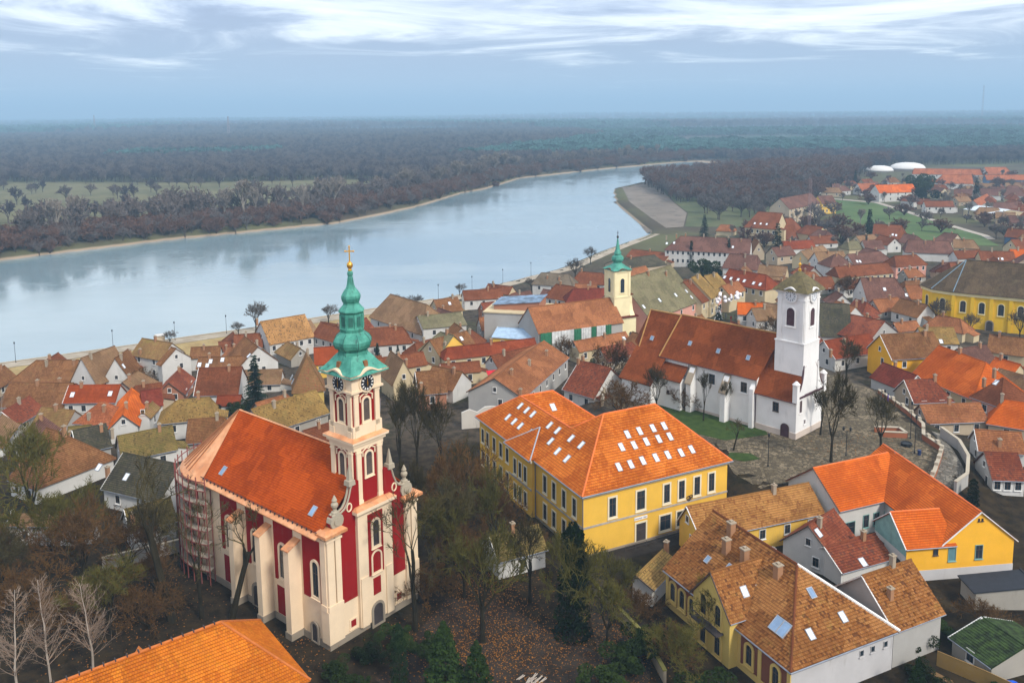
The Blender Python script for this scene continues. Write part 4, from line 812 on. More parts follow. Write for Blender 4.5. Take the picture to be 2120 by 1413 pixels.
# swept gable beside the tower
for s in (-1,1):
    X=lambda d: XC+s*d
    curve=[(6.2,14.7),(6.5,15.6),(6.2,16.5),(5.5,16.7),(4.9,16.5),(4.35,16.75),(3.9,17.3),(3.55,18.1),(3.3,19.0),(3.0,19.5)]
    q=MB(); pts=[(X(2.0),14.0),(X(5.9),14.0)]+[(X(d),z) for d,z in curve]+[(X(2.0),19.5)]
    if s<0: pts.reverse()
    q.prism(list(reversed(pts)),'y',-.04,.55); cx.part('gable_wing',q,REDW)
    q=MB()
    for (d0,z0),(d1,z1) in zip(curve[2:],curve[3:]): q.tube((X(d0),-.1,z0),(X(d1),-.1,z1),.12,.12,6); q.tube((X(d0),.35,z0+.02),(X(d1),.35,z1+.02),.17,.17,6)
    cx.part('gable_coping',q,SCULP if s<0 else SCULP)
    q=MB(); q.rings([[(X(5.55)+.95*math.cos(R(a)),y,15.75+.95*math.sin(R(a))) for a in range(0,360,30)] for y in (-.28,.6)]); q.rings([[(X(5.55)+.5*math.cos(R(a)),y,15.75+.5*math.sin(R(a))) for a in range(0,360,30)] for y in (-.42,-.28)]); cx.part('volute',q,SCULP)
    q=MB(); q.lathe((X(5.55),.15,16.6),[(.45,0),(.45,.25),(.25,.35),(.22,.6),(.42,.95),(.44,1.2),(.25,1.45),(.34,1.65),(.2,1.95),(.07,2.25)],10); cx.part('urn',q,SCULP)
    q=MB(); q.lathe((X(3.15),.2,19.3),[(.5,0,1),(.45,.6,1),(.3,.65,1),(.27,.9,1),(.05,2.5,1)],8,ph=math.pi/4*0); cx.part('obelisk',q,SCULP)
    q=MB(); 
    for j in range(12):
        a,b_=R(30*j),R(30*j+30); q.tube((X(3.6)+.36*math.cos(a),-.08,16.7+.5*math.sin(a)),(X(3.6)+.36*math.cos(b_),-.08,16.7+.5*math.sin(b_)),.1,.1,5)
    cx.part('oval_ring',q,CREAM)
# nave roof
q=MB(); ZR=21.5
slope(q,[(XL-.55,.55,14.6),(XL-.55,25.4,14.6),(XC,28.0,ZR),(XC,.55,ZR)],.30); slope(q,[(XR+.55,25.4,14.6),(XR+.55,.55,14.6),(XC,.55,ZR),(XC,28.0,ZR)],.30)
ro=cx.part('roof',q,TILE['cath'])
ridge_caps(cx,ro,[((XC,5,ZR),(XC,28,ZR))],COPPER,.14)
q=MB()
for x0,x1,z0,z1 in ((XL-1.15,XL-.5,14.22,14.66),(XR+1.15,XR+.5,14.22,14.66)): q.hexa([(x0,.6,z0-.12),(x1,.6,z1-.12),(x1,28,z1-.12),(x0,28,z0-.12)] if x0<x1 else [(x1,.6,z1-.12),(x0,.6,z0-.12),(x0,28,z0-.12),(x1,28,z1-.12)],[(x0,.6,z0),(x1,.6,z1),(x1,28,z1),(x0,28,z0)] if x0<x1 else [(x1,.6,z1),(x0,.6,z0),(x0,28,z0),(x1,28,z1)])
cx.part('eave_sheet',q,COPPER,ro)
q=MB(); K=30; A=[(XL-.6,25.4)]+[(XC+7.75*math.cos(R(a)),28+7.75*math.sin(R(a))) for a in range(180,-1,-8)]+[(XR+.6,25.4)]
B=[(XL-1.15,25.4)]+[(XC+8.4*math.cos(R(a)),28+8.4*math.sin(R(a))) for a in range(180,-1,-8)]+[(XR+1.15,25.4)]
for i in range(len(A)-1):
    q.poly(((*A[i+1],14.75),(*A[i],14.75),(XC,28.0,ZR+.06))); q.quad((*B[i+1],14.25),(*B[i],14.25),(*A[i],14.75),(*A[i+1],14.75)); q.quad((*B[i],14.25),(*B[i+1],14.25),(*B[i+1],14.05),(*B[i],14.05)); q.quad((*B[i],14.05),(*B[i+1],14.05),(*A[i+1],14.0),(*A[i],14.0))
ap=cx.part('apse_roof',q,COPPER)
for i in range(2,len(A)-1,1):
    q=MB(); q.tube((*A[i],14.78),(XC+(A[i][0]-XC)*.04,28+(A[i][1]-28)*.04,ZR+.02),.09,.05,4); cx.part('seam',q,plain('dark_copper_seam',(.26,.10,.035),.6),ap)
for (y,z) in ((22.8,15.9),(3.6,16.0)): 
    zz_=(z-14.6)/(ZR-14.6)*(XC-XL+.55)+XL-.55; skylight(cx,ro,(zz_,y,z+.05),Vector((-(ZR-14.6),0,XC-XL+.55)),Vector((XC-XL+.55,0,ZR-14.6)),.6,1.1,SKYG)
q=MB(); 
for y in [1+.9*i for i in range(28)]: q.box(XL-.75,XL-.6,y-.04,y+.04,14.5,14.85)
q.tube((XL-.68,.8,14.82),(XL-.68,26,14.82),.035,.035,4); cx.part('snow_guard',q,LOUV,ro)
# tower
TX,TY=.5,2.6
def sq(h,z0,z1,mat,name,par=None):
    q=MB(); q.box(TX-h,TX+h,TY-h,TY+h,z0,z1); return cx.part(name,q,mat,par)
s2=sq(2.2,13.8,23.0,REDW,'tower_stage'); s3=sq(2.05,24.6,30.3,REDW,'tower_stage')
sq(2.32,23.0,23.6,CREAM,'cornice',s2); sq(2.55,23.6,24.05,CREAM,'cornice',s2); sq(2.85,24.05,24.35,CREAM,'cornice',s2)
q=MB(); q.lathe((TX,TY,24.353),[(2.9*1,0,1),(2.3,.3,1)],16,ph=0); cx.part('ledge_sheet',q,COPPER,s2)
sq(2.28,24.6,26.0,CREAM,'dado',s3); st=sq(2.3,30.3,31.9,CREAM,'clock_stage')
q=MB(); q.box(TX-2.5,TX+2.5,TY-2.5,TY+2.5,30.15,30.4); cx.part('cornice',q,CREAM,st)
for k_ in range(4):
    F=tz((TX,TY,0))@rz(k_*math.pi/2); c2=Ctx(root,F)
    def pp(x0,x1,y0,y1,z0,z1):
        q=MB(); q.box(x0,x1,y0,y1,z0,z1); q.box(x0-.07,x1+.07,y0-.07,y1,z1-.45,z1-.25); q.box(x0-.07,x1+.07,y0-.07,y1,z0,z0+.8); c2.part('pilaster',q,CREAM)
    for s in (-1,1):
        a=s*1.62; pp(a-.36,a+.36,-2.42,-2.15,15.9,23.05); pp(a-.33,a+.33,-2.28,-2.0,24.6,30.2)
    for z,h_,r_ in ((19.5,2.9,2.2),(26.35,2.8,2.05)):
        o=window(c2,(0,-r_-.02,z),0,.95,h_,True,CREAM,LOUV,name='louvre_window',fw=.26,depth=.12,mull=False)
        q=MB()
        for j in range(9): q.hexa([(-.45,-r_-.10,z+.1+j*.26),(.45,-r_-.10,z+.1+j*.26),(.45,-r_-.035,z+.22+j*.26),(-.45,-r_-.035,z+.22+j*.26)],[(-.45,-r_-.08,z+.14+j*.26),(.45,-r_-.08,z+.14+j*.26),(.45,-r_-.03,z+.26+j*.26),(-.45,-r_-.03,z+.26+j*.26)])
        c2.part('louvre_slat',q,DARKF)
        q=MB(); zt=z+h_+.25
        for x0,x1,za,zb in ((-.95,-.35,zt+.05,zt+.35),(.35,.95,zt+.35,zt+.05),(-.95,-.95,zt-.6,zt+.1),(.95,.95,zt-.6,zt+.1),(-.35,0,zt+.35,zt+.15),(0,.35,zt+.15,zt+.35)): q.tube((x0,-r_-.1,za),(x1,-r_-.1,zb),.09,.09,5)
        c2.part('window_hood',q,CREAM)
    # clock with arched hood
    zc=31.1; q=MB(); q.rings([[(1.22*math.cos(R(a)),y,zc+1.22*math.sin(R(a))) for a in range(0,360,15)] for y in (-2.45,-2.25)]); c2.part('clock_surround',q,CREAM)
    q=MB(); q.rings([[(1.0*math.cos(R(a)),y,zc+1.0*math.sin(R(a))) for a in range(0,360,15)] for y in (-2.5,-2.44)]); ck=c2.part('clock_face',q,BLACK)
    for j in range(12):
        a=R(30*j); q=MB(); d=Vector((math.sin(a),0,math.cos(a))); p_=Vector((-d.z,0,d.x))*.075; A_=Vector((0,-2.515,zc))
        q.quad(A_+d*.62-p_,A_+d*.62+p_,A_+d*.92+p_,A_+d*.92-p_); c2.part('numeral',q,CLW,ck)
    for a,l_,w_ in ((R(178),.58,.09),(R(-3),.85,.06)):
        d=Vector((math.sin(a),0,math.cos(a))); p_=Vector((-d.z,0,d.x))*w_; A_=Vector((0,-2.53,zc)); q=MB(); q.poly((A_-p_-d*.12,A_+p_-d*.12,A_+d*l_)); c2.part('clock_hand',q,GOLD,ck)
    for zo,th,pr in ((0,.32,2.75),(.32,.22,2.98)):
        q=MB(); P_=[(x/10,31.95+zo+(.55*max(0,math.cos(x/10/1.5*math.pi/2))**1.2 if abs(x)<15 else 0)) for x in range(-30,31,3)]
        P_=[(max(-pr,min(pr,x)),z) for x,z in P_]
        for (xa,za),(xb,zb) in zip(P_,P_[1:]): q.hexa([(xa,-pr,za),(xb,-pr,zb),(xb,-1.9,zb),(xa,-1.9,za)],[(xa,-pr,za+th),(xb,-pr,zb+th),(xb,-1.9,zb+th),(xa,-1.9,za+th)])
        c2.part('cornice',q,CREAM)
# copper spire
C_=(TX,TY,0)
q=MB(); q.lathe(C_,[(3.02,32.2,1),(2.95,32.45,1),(2.5,32.95,.95),(2.15,33.5,.8),(1.9,34.1,.5),(1.78,34.4,.2)],32); sp_=cx.part('spire_skirt',q,VERD)
q=MB(); q.lathe(C_,[(1.85,34.3),(1.85,34.7),(1.7,34.75),(1.75,34.95),(2.15,35.15),(2.36,35.6),(2.38,36.0),(2.1,36.5),(1.6,36.9),(1.45,37.1),(1.5,37.3)],8,ph=R(22.5)); cx.part('lower_onion',q,VERD)
q=MB(); q.lathe(C_,[(1.5,37.3),(1.55,37.5),(1.38,37.6),(1.38,39.35),(1.5,39.45),(1.62,39.6),(1.58,39.75),(1.25,40.1),(1.0,40.45),(.98,40.7)],8,ph=R(22.5)); lt=cx.part('lantern',q,VERD)
q=MB(); q.lathe(C_,[(1.0,40.65),(1.1,40.8),(1.22,41.2),(1.2,41.5),(.95,41.95),(.62,42.35),(.46,42.8),(.34,43.6),(.28,43.85),(.36,44.0),(.34,44.3),(.24,44.45)],8,ph=R(22.5)); cx.part('upper_onion',q,VERD)
VD=plain('dark_verdigris',(.03,.13,.10),.7)
for j in range(8):
    a=R(45*j); F=tz((TX,TY,0))@rz(a); c2=Ctx(root,F); q=MB(); q.box(-.26,.26,-1.33,-1.25,37.85,39.0); c2.part('lantern_panel',q,VD)
    a=R(45*j+22.5); F=tz((TX,TY,0))@rz(a); c2=Ctx(root,F); q=MB(); q.box(-.12,.12,-1.5,-1.3,37.6,39.3); c2.part('lantern_pilaster',q,VERD)
    q=MB(); pr=[(1.85,34.3),(1.75,34.95),(2.15,35.15),(2.36,35.6),(2.38,36.0),(2.1,36.5),(1.6,36.9)]
    for (r0_,z0),(r1_,z1) in zip(pr,pr[1:]): q.tube((0,-r0_-.01,z0),(0,-r1_-.01,z1),.045,.045,4)
    c2.part('seam',q,VD)
for k_ in range(4):
    c2=Ctx(root,tz((TX,TY,0))@rz(k_*math.pi/2)); q=MB(); q.hexa([(-.28,-2.42,33.1),(.28,-2.42,33.1),(.28,-1.9,33.1),(-.28,-1.9,33.1)],[(-.28,-2.32,33.75),(.28,-2.32,33.75),(.28,-1.8,33.8),(-.28,-1.8,33.8)]); c2.part('spire_hatch',q,plain('hatch_brown',(.22,.09,.03),.8))
q=MB(); q.lathe((TX,TY,0),[(.2,44.4),(.26,44.6),(.14,44.7),(.3,44.85),(.38,45.1),(.36,45.3),(.22,45.5),(.1,45.6)],14); cx.part('finial_ball',q,GOLD,smooth=True)
c2=Ctx(root,tz((TX,TY,0))@rz(R(-50)))
q=MB(); q.box(-.07,.07,-.06,.06,45.5,47.45); q.box(-.5,.5,-.055,.055,46.75,46.9)
for x,z in ((-.5,46.825),(.5,46.825),(0,47.42)): q.lathe((x,0,z-.12),[(.02,0),(.13,.12),(.02,.24)],6)
c2.part('cross',q,GOLD)
# scaffolding round the apse
RUSTY=plain('scaffold_tube',(.22,.06,.05),.7); DECK=plaster('scaffold_plank',(.40,.34,.27),amt=.5)
root=thing('scaffolding','reddish tube scaffolding with plank decks around the cathedral apse','scaffolding',(-17.79,98.42,0),math.atan2(.77,.64)); cx=Ctx(root)
angs=list(range(88,206,9))
for a in angs:
    for r_ in (8.0,9.1):
        q=MB(); p0=(XC+r_*math.cos(R(a)),28+r_*math.sin(R(a))); q.tube((*p0,-.1),(*p0,15.2 if r_>9 else 13.2),.08,.08,5); cx.part('pole',q,RUSTY)
for z in (1.9,3.8,5.7,7.6,9.5,11.4,13.3,14.6):
    for r_ in (8.0,9.1):
        if z>13.4 and r_<9: continue
        q=MB()
        for a,b_ in zip(angs,angs[1:]): q.tube((XC+r_*math.cos(R(a)),28+r_*math.sin(R(a)),z),(XC+r_*math.cos(R(b_)),28+r_*math.sin(R(b_)),z),.07,.07,4)
        cx.part('ledger',q,RUSTY)
    q=MB()
    for a,b_ in zip(angs,angs[1:]):
        if z>13.5: break
        P_=[(XC+r_*math.cos(R(t_)),28+r_*math.sin(R(t_))) for r_,t_ in ((8.05,a),(9.05,a),(9.05,b_),(8.05,b_))]; q.hexa([(*p,z+.05) for p in P_],[(*p,z+.11) for p in P_])
    if q.v: cx.part('deck',q,DECK)
for i,a in enumerate(angs[:-1]):
    q=MB(); z=1.9 if i%2 else 5.7; b_=angs[i+1]; q.tube((XC+9.15*math.cos(R(a)),28+9.15*math.sin(R(a)),z),(XC+9.15*math.cos(R(b_)),28+9.15*math.sin(R(b_)),z+5.7),.04,.04,4); cx.part('brace',q,RUSTY)

# ------------------------------------------------------------------ yellow school
YW=plaster('school_yellow',(.80,.47,.065),amt=.25); TRIM=plaster('pale_trim',(.78,.68,.48),amt=.1); GREYB=plain('grey_band',(.40,.36,.31),.8)
root=thing('school','yellow two storey school with orange hipped roof and rows of skylights','school building',(9.67,113.86,0),R(26.5)); cx=Ctx(root)
q=MB()
q.prism([(0,0),(26,0),(26,17.7),(17.3,17.7),(17.3,17.7),(11,17.7),(11,24.5),(17.5,24.5),(17.5,35.4),(0,35.4),(0,22.3),(-.7,22.3),(-.7,14.3),(0,14.3)],'z',-1.2,9.45); cx.part('wall',q,YW)
q=MB(); q.box(-.25,26.25,-.28,0,9.0,9.42); q.box(-.28,0,-.28,14.3,9.0,9.42); q.box(-.28,0,22.3,35.6,9.0,9.42); q.box(-.95,-.7,14.1,22.5,9.0,9.42); cx.part('cornice',q,TRIM)
q=MB(); q.box(-.06,26.06,-.1,0,4.35,4.62); q.box(-.1,0,-.1,14.3,4.35,4.62); q.box(-.8,-.7,14.3,22.3,4.35,4.62); cx.part('string_course',q,GREYB)
q=MB(); q.box(-.04,26.04,-.12,.05,-1.2,.35); q.box(-.12,0,-.04,35,-1.2,.3); cx.part('plinth',q,PLINTH)
SO=TILE['schoolorange']; q=MB()
A0,A1=(9.0,8.85,17.0),(18.6,8.85,17.0); e=9.5
kw=dict(row=.42)
slope(q,[(-.5,-.5,e),(26.5,-.5,e),A1,A0],**kw); slope(q,[(26.5,-.5,e),(26.5,18.2,e),A1],**kw)
slope(q,[(26.5,18.2,e),(11,18.2,e),(5.35,12.45,14.16),A0,A1],**kw)
slope(q,[(-.5,35.9,e),(-.5,-.5,e),A0,(5.35,12.45,14.16),(5.35,29.7,14.16)],**kw)
slope(q,[(11,18.2,e),(11,24.2,e),(5.35,29.7,14.16),(5.35,12.45,14.16)],**kw)
slope(q,[(11,24.2,e),(18,24.2,e),(11.7,29.7,14.16),(5.35,29.7,14.16)],**kw); slope(q,[(18,24.2,e),(18,35.9,e),(11.7,29.7,14.16)],**kw); slope(q,[(18,35.9,e),(-.5,35.9,e),(5.35,29.7,14.16),(11.7,29.7,14.16)],**kw)
slope(q,[(-1.25,22.9,e),(-1.25,13.8,e),(3.0,18.3,12.75)],**kw); slope(q,[(-1.25,13.8,e),(0,13.8,e+.45),(3.0,18.3,12.75)],thick=0,**kw); slope(q,[(0,22.9,e+.45),(-1.25,22.9,e),(3.0,18.3,12.75)],thick=0,**kw)
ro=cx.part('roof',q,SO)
CAPO=plain('orange_ridge_tile',(.70,.16,.035),.8)
ridge_caps(cx,ro,[(A0,A1),((-.5,-.5,e),A0),((26.5,-.5,e),A1),((26.5,18.2,e),A1),(A0,(5.35,12.45,14.16)),((5.35,12.45,14.16),(5.35,29.7,14.16)),((5.35,29.7,14.16),(11.7,29.7,14.16)),((-.5,35.9,e),(5.35,29.7,14.16)),((18,24.2,e),(11.7,29.7,14.16))],CAPO,.15)
ridge_caps(cx,ro,[((-1.25,13.8,e),(3.0,18.3,12.78)),((-1.25,22.9,e),(3.0,18.3,12.78))],LEAD,.12)
fs=Vector((0,9.35,7.5)); fn=Vector((0,-7.5,9.35)); ls=Vector((9.5,0,7.5)); ln=Vector((-7.5,0,9.5))
for x,y in [(9.2,4.2),(11.2,5.6),(11.4,4.1),(13.5,5.7),(13.7,4.2),(16.0,5.7),(16.0,4.2),(18.1,5.7),(18.1,4.2),(7.2,1.9),(9.3,1.9),(11.5,2.0),(13.9,2.0),(16.1,2.0),(18.5,1.9),(20.6,2.0)]: skylight(cx,ro,(x,y,e+(y+.5)*7.5/9.35+.03),fn,fs,.62,1.2)
for x,y in [(4.2,27.5),(4.2,25.1),(4.2,22.9),(2.0,27.9),(2.0,25.5),(2.0,23.2),(2.0,19.8),(4.2,17.2),(4.2,14.6),(2.6,14.0),(4.3,10.6),(4.3,7.6),(2.1,10.9),(2.0,7.9)]: skylight(cx,ro,(x,y,e+(x+.5)*.79+.03),ln,ls,.62,1.2)
skylight(cx,ro,(10.4,27.2,e+(27.2-24.2)*.85+.03),Vector((0,-4.66,5.5)),Vector((0,5.5,4.66)),.8,1.3)
q=MB(); q.tube((-.6,-.62,9.45),(26.6,-.62,9.45),.11,.11,6); q.tube((-.62,-.6,9.45),(-.62,13.7,9.45),.11,.11,6); q.tube((-.62,23,9.45),(-.62,35.9,9.45),.11,.11,6); q.tube((-1.37,13.8,9.45),(-1.37,22.9,9.45),.11,.11,6); cx.part('gutter',q,GUT)
for p_ in ((-.14,-.14),(-.14,14.15)): 
    q=MB(); q.tube((*p_,0),(*p_,9.2),.07,.07,6); cx.part('downpipe',q,GUT)
for x0,w_ in ((4.9,1.15),(9.83,1.4),(14.5,1.05),(17.25,1.05),(20.15,1.05),(22.92,1.05)): window(cx,(x0,0,5.2),0,w_,2.85,False,TRIM,PANE,fw=.26)
for x0 in (14.3,17.2,20.0,22.7): window(cx,(x0,0,.95),0,1.9 if x0<15 else 1.5,2.3,False,TRIM,PANE,fw=.24)
do=window(cx,(9.9,0,.05),0,1.7,3.0,False,TRIM,LOUV,name='door',mull=True,fw=.25,sill=False)
q=MB(); q.box(8.7,11.0,-.07,-.01,3.62,4.1); sg=cx.part('name_board',q,plain('sign_white',(.8,.78,.74),.6))
INK=plain('sign_ink',(.10,.05,.16),.7)
q=MB()
for i in range(15):
    if i in (9,10): continue
    x=8.88+i*.135; q.box(x,x+.045,-.085,-.072,3.76,3.94); q.box(x+.045,x+.10,-.085,-.072,3.76+.06*(i%3),3.80+.06*(i%3))
cx.part('lettering',q,INK,sg)
for y in (2.4,5.4,8.4,11.2): window(cx,(0,y,5.3),-math.pi/2,.95,2.7,False,TRIM,PANE,fw=.22); window(cx,(0,y,.9),-math.pi/2,.95,2.5,False,TRIM,PANE,fw=.22)
for z in (5.1,.9):
    for y in (16.4,18.2,20.0): window(cx,(-.7,y,z),-math.pi/2,.85,2.5,False,TRIM,PANE,fw=.2)
    for y in (24.2,26.7,29.3,32.0,34.0): window(cx,(0,y,z+.2),-math.pi/2,.95,2.4,False,TRIM,PANE,fw=.2)
m_=MB()
for ox,oz,rr in ((18.55,5.05,.34),(19.0,5.22,.26),(18.62,4.78,.2)):
    for k in range(10):
        a,b_=R(36*k),R(36*k+36); m_.tube((ox+rr*math.cos(a),-.12,oz+rr*math.sin(a)),(ox+rr*math.cos(b_),-.12,oz+rr*math.sin(b_)),.05,.05,4)
m_.tube((18.75,-.12,4.6),(19.3,-.12,5.4),.045,.045,4); m_.tube((18.6,-.12,5.3),(19.15,-.12,4.7),.045,.045,4)
cx.part('wall_emblem',m_,LOUV)
# railing before the school
root=thing('railing','dark iron railing along the ramp before the school door','railing',(9.67,113.86,0),R(26.5)); cx=Ctx(root)
q=MB(); q.tube((6,-1.7,1.15),(19,-1.7,1.25),.03,.03,5); q.tube((6,-1.7,.6),(19,-1.7,.7),.025,.025,5); cx.part('rail',q,LOUV)
for i in range(8): q=MB(); q.tube((6+i*1.85,-1.7,0),(6+i*1.85,-1.7,1.2),.03,.03,5); cx.part('post',q,LOUV)
# ------------------------------------------------------------------ white church on the hill
WH=plaster('church_white',(.80,.78,.75),(.3,.27,.24),.42); PK=plaster('church_plinth',(.62,.52,.44),amt=.3); PUR=plain('brown_violet_shutter',(.075,.035,.045),.7)
root=thing('hill_church','white hill church with rust red roof and square clock tower','church',(50.78,147.15,4),R(43)); cx=Ctx(root)
RM=TILE['churchred']
q=MB(); q.prism([(0,0),(9.8,0),(9.8,8.2),(0,8.2)],'z',-1,7.1); q.prism([(.0,8.2),(9.8,8.2),(9.8,29.6),(0,29.6)],'z',-2,9.55); q.prism([(1,29.6),(8.8,29.6),(8.8,36),(6.4,39),(3.4,39),(1,36)],'z',-3,9.5)
q.prism([(-4.7,29.0),(1,29.0),(1,36.5),(-4.7,36.5)],'z',-3,4.9); q.prism([(-2.6,23.4),(0,23.4),(0,29.0),(-2.6,29.0)],'z',-3,6.3)
cx.part('wall',q,WH)
q=MB(); q.prism([(-.12,-.12),(9.9,-.12),(9.9,8.3),(-.12,8.3)],'z',-1,1.15); q.box(-.1,.1,8.3,29,-1,.6); cx.part('plinth',q,PK)
XM,ZM=4.9,17.5; q=MB(); kw=dict(row=.3,lift=.03)
slope(q,[(-.45,7.9,9.4),(-.45,30.2,9.4),(XM,28.6,ZM),(XM,5.9,ZM)],**kw); slope(q,[(10.25,30.2,9.4),(10.25,7.9,9.4),(XM,5.9,ZM),(XM,28.6,ZM)],**kw)
slope(q,[(.55,30.2,9.9),(.55,36,9.9),(3.2,39.4,9.9),(XM,36.6,ZM-.25),(XM,28.6,ZM-.25)],**kw) if False else None
slope(q,[(.55,29.0,10.1),(.55,36.2,10.1),(XM,36.6,ZM-.3),(XM,28.6,ZM-.3)],**kw); slope(q,[(9.25,36.2,10.1),(9.25,29.0,10.1),(XM,28.6,ZM-.3),(XM,36.6,ZM-.3)],**kw)
slope(q,[(.55,36.2,10.1),(3.3,39.5,10.1),(XM,36.6,ZM-.3)],**kw); slope(q,[(3.3,39.5,10.1),(6.5,39.5,10.1),(XM,36.6,ZM-.3)],**kw); slope(q,[(6.5,39.5,10.1),(9.25,36.2,10.1),(XM,36.6,ZM-.3)],**kw)
slope(q,[(-5.3,28.6,4.6),(-5.3,36.9,4.6),(.7,36.9,10.3),(.7,28.6,10.3)],**kw)
slope(q,[(-3.0,23.1,6.0),(-3.0,29.3,6.0),(.1,29.0,8.6),(.1,23.4,8.6)],**kw)
slope(q,[(-.5,-.1,6.9),(-.5,8.4,6.9),(3.6,8.0,13.9),(3.6,.1,13.9)],**kw); slope(q,[(10.3,8.4,6.9),(10.3,-.1,6.9),(6.3,.1,13.9),(6.3,8.0,13.9)],**kw)
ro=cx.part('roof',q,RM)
CAPR=plain('ochre_ridge_tile',(.42,.22,.07),.85)
ridge_caps(cx,ro,[((XM,5.9,ZM),(XM,28.6,ZM)),((XM,28.6,ZM-.2),(XM,36.6,ZM-.3)),((-.45,30.2,9.45),(XM,28.6,ZM)),((.55,36.2,10.1),(XM,36.6,ZM-.3))],CAPR,.17)
for y,z in ((33.5,12.2),(24.3,12.8),(17.6,12.6),(11,12.6)):
    x=-.45+(z-9.4)*5.35/8.1; skylight(cx,ro,(x,y,z+.03),Vector((-8.1,0,5.35)),Vector((5.35,0,8.1)),.6,.8,SKYG)
for y in (22.0,14.2):
    q=MB(); q.prism([(-1.9,-2),(.1,-2),(.1,9.2),(-.6,8.6),(-1.9,5.9)],'y',y-.55,y+.55); bo=cx.part('buttress',q,WH)
    q=MB(); q.hexa([(-2.2,y-.75,5.75),(.1,y-.75,9.3),(.1,y+.75,9.3),(-2.2,y+.75,5.75)],[(-2.2,y-.75,5.95),(.1,y-.75,9.5),(.1,y+.75,9.5),(-2.2,y+.75,5.95)]); cx.part('cap',q,CHP,bo)
q=MB(); q.prism([(-.9,-2),(.1,-2),(.1,8.6),(-.9,7.6)],'y',8.3,9.1); bo=cx.part('buttress',q,WH)
for y in (17.8,10.75): window(cx,(0,y,6.3),-math.pi/2,1.35,2.0,False,WH,PANE,fw=.16,depth=.08)
window(cx,(0,4.05,4.4),-math.pi/2,1.05,1.6,False,DARKF,PANE,fw=.08); window(cx,(-.14,2.05,.1),-math.pi/2,1.5,2.4,True,DARKF,PUR,name='door',mull=False,fw=.1,sill=False)
window(cx,(-2.6,26.3,3.0),-math.pi/2,.5,.6,False,DARKF,PANE,fw=.05,mull=False)
window(cx,(1.5,0,4.7),0,.8,2.5,True,WH,PUR,fw=.14); window(cx,(3.1,0,2.2),0,.5,.8,False,WH,PUR,fw=.1,mull=False)
for y in (8.15,23.2): q=MB(); q.tube((-.1,y,0),(-.1,y,9.3),.07,.07,6); cx.part('downpipe',q,PUR)
q=MB(); q.tube((-.5,-.1,6.88),(-.5,8.4,6.88),.08,.08,6); q.tube((-.5,7.9,9.35),(-.5,30,9.35),.08,.08,6); cx.part('gutter',q,PUR)
# swept west parapet
for s in (-1,1):
    X=lambda d: XM+s*d
    cv=[(4.9,7.9),(4.3,8.3),(3.6,9.1),(3.05,10.2),(2.75,11.5),(2.6,13.2)]
    pts=[(X(2.4),7.0),(X(4.9),7.0)]+[(X(d),z) for d,z in cv]+[(X(2.4),13.2)]
    q=MB(); q.prism(pts if s<0 else list(reversed(pts)),'y',-.15,.3); cx.part('parapet',q,WH)
    q=MB()
    for (a,b_),(c_,d_) in zip(cv,cv[1:]): q.tube((X(a),.1,b_+.06),(X(c_),.1,d_+.06),.2,.2,6)
    cx.part('coping',q,PUR)
    q=MB(); q.box(X(5.0)-.45,X(5.0)+.45,-.35,.55,6.9,10.2); q.lathe((X(5.0),.1,10.2),[(.6,0,1),(.62,.15,1),(.3,.5,1),(.15,.7)],12); cx.part('pinnacle',q,WH)
q=MB(); q.box(-.35,10.15,-.3,0,7.45,7.8); cx.part('cornice',q,PUR)
def tq(h,z0,z1,name='tower_stage',mat=WH,par=None):
    q=MB(); q.box(XM-h,XM+h,2.93-h,2.93+h,z0,z1); return cx.part(name,q,mat,par)
ts=tq(2.85,-1,17.1); tq(2.97,17.1,17.32,'ledge',WH,ts); t2=tq(2.7,17.32,26.4); tq(2.82,25.0,25.2,'ledge',WH,t2); tq(2.95,26.1,26.4,'ledge',WH,t2)
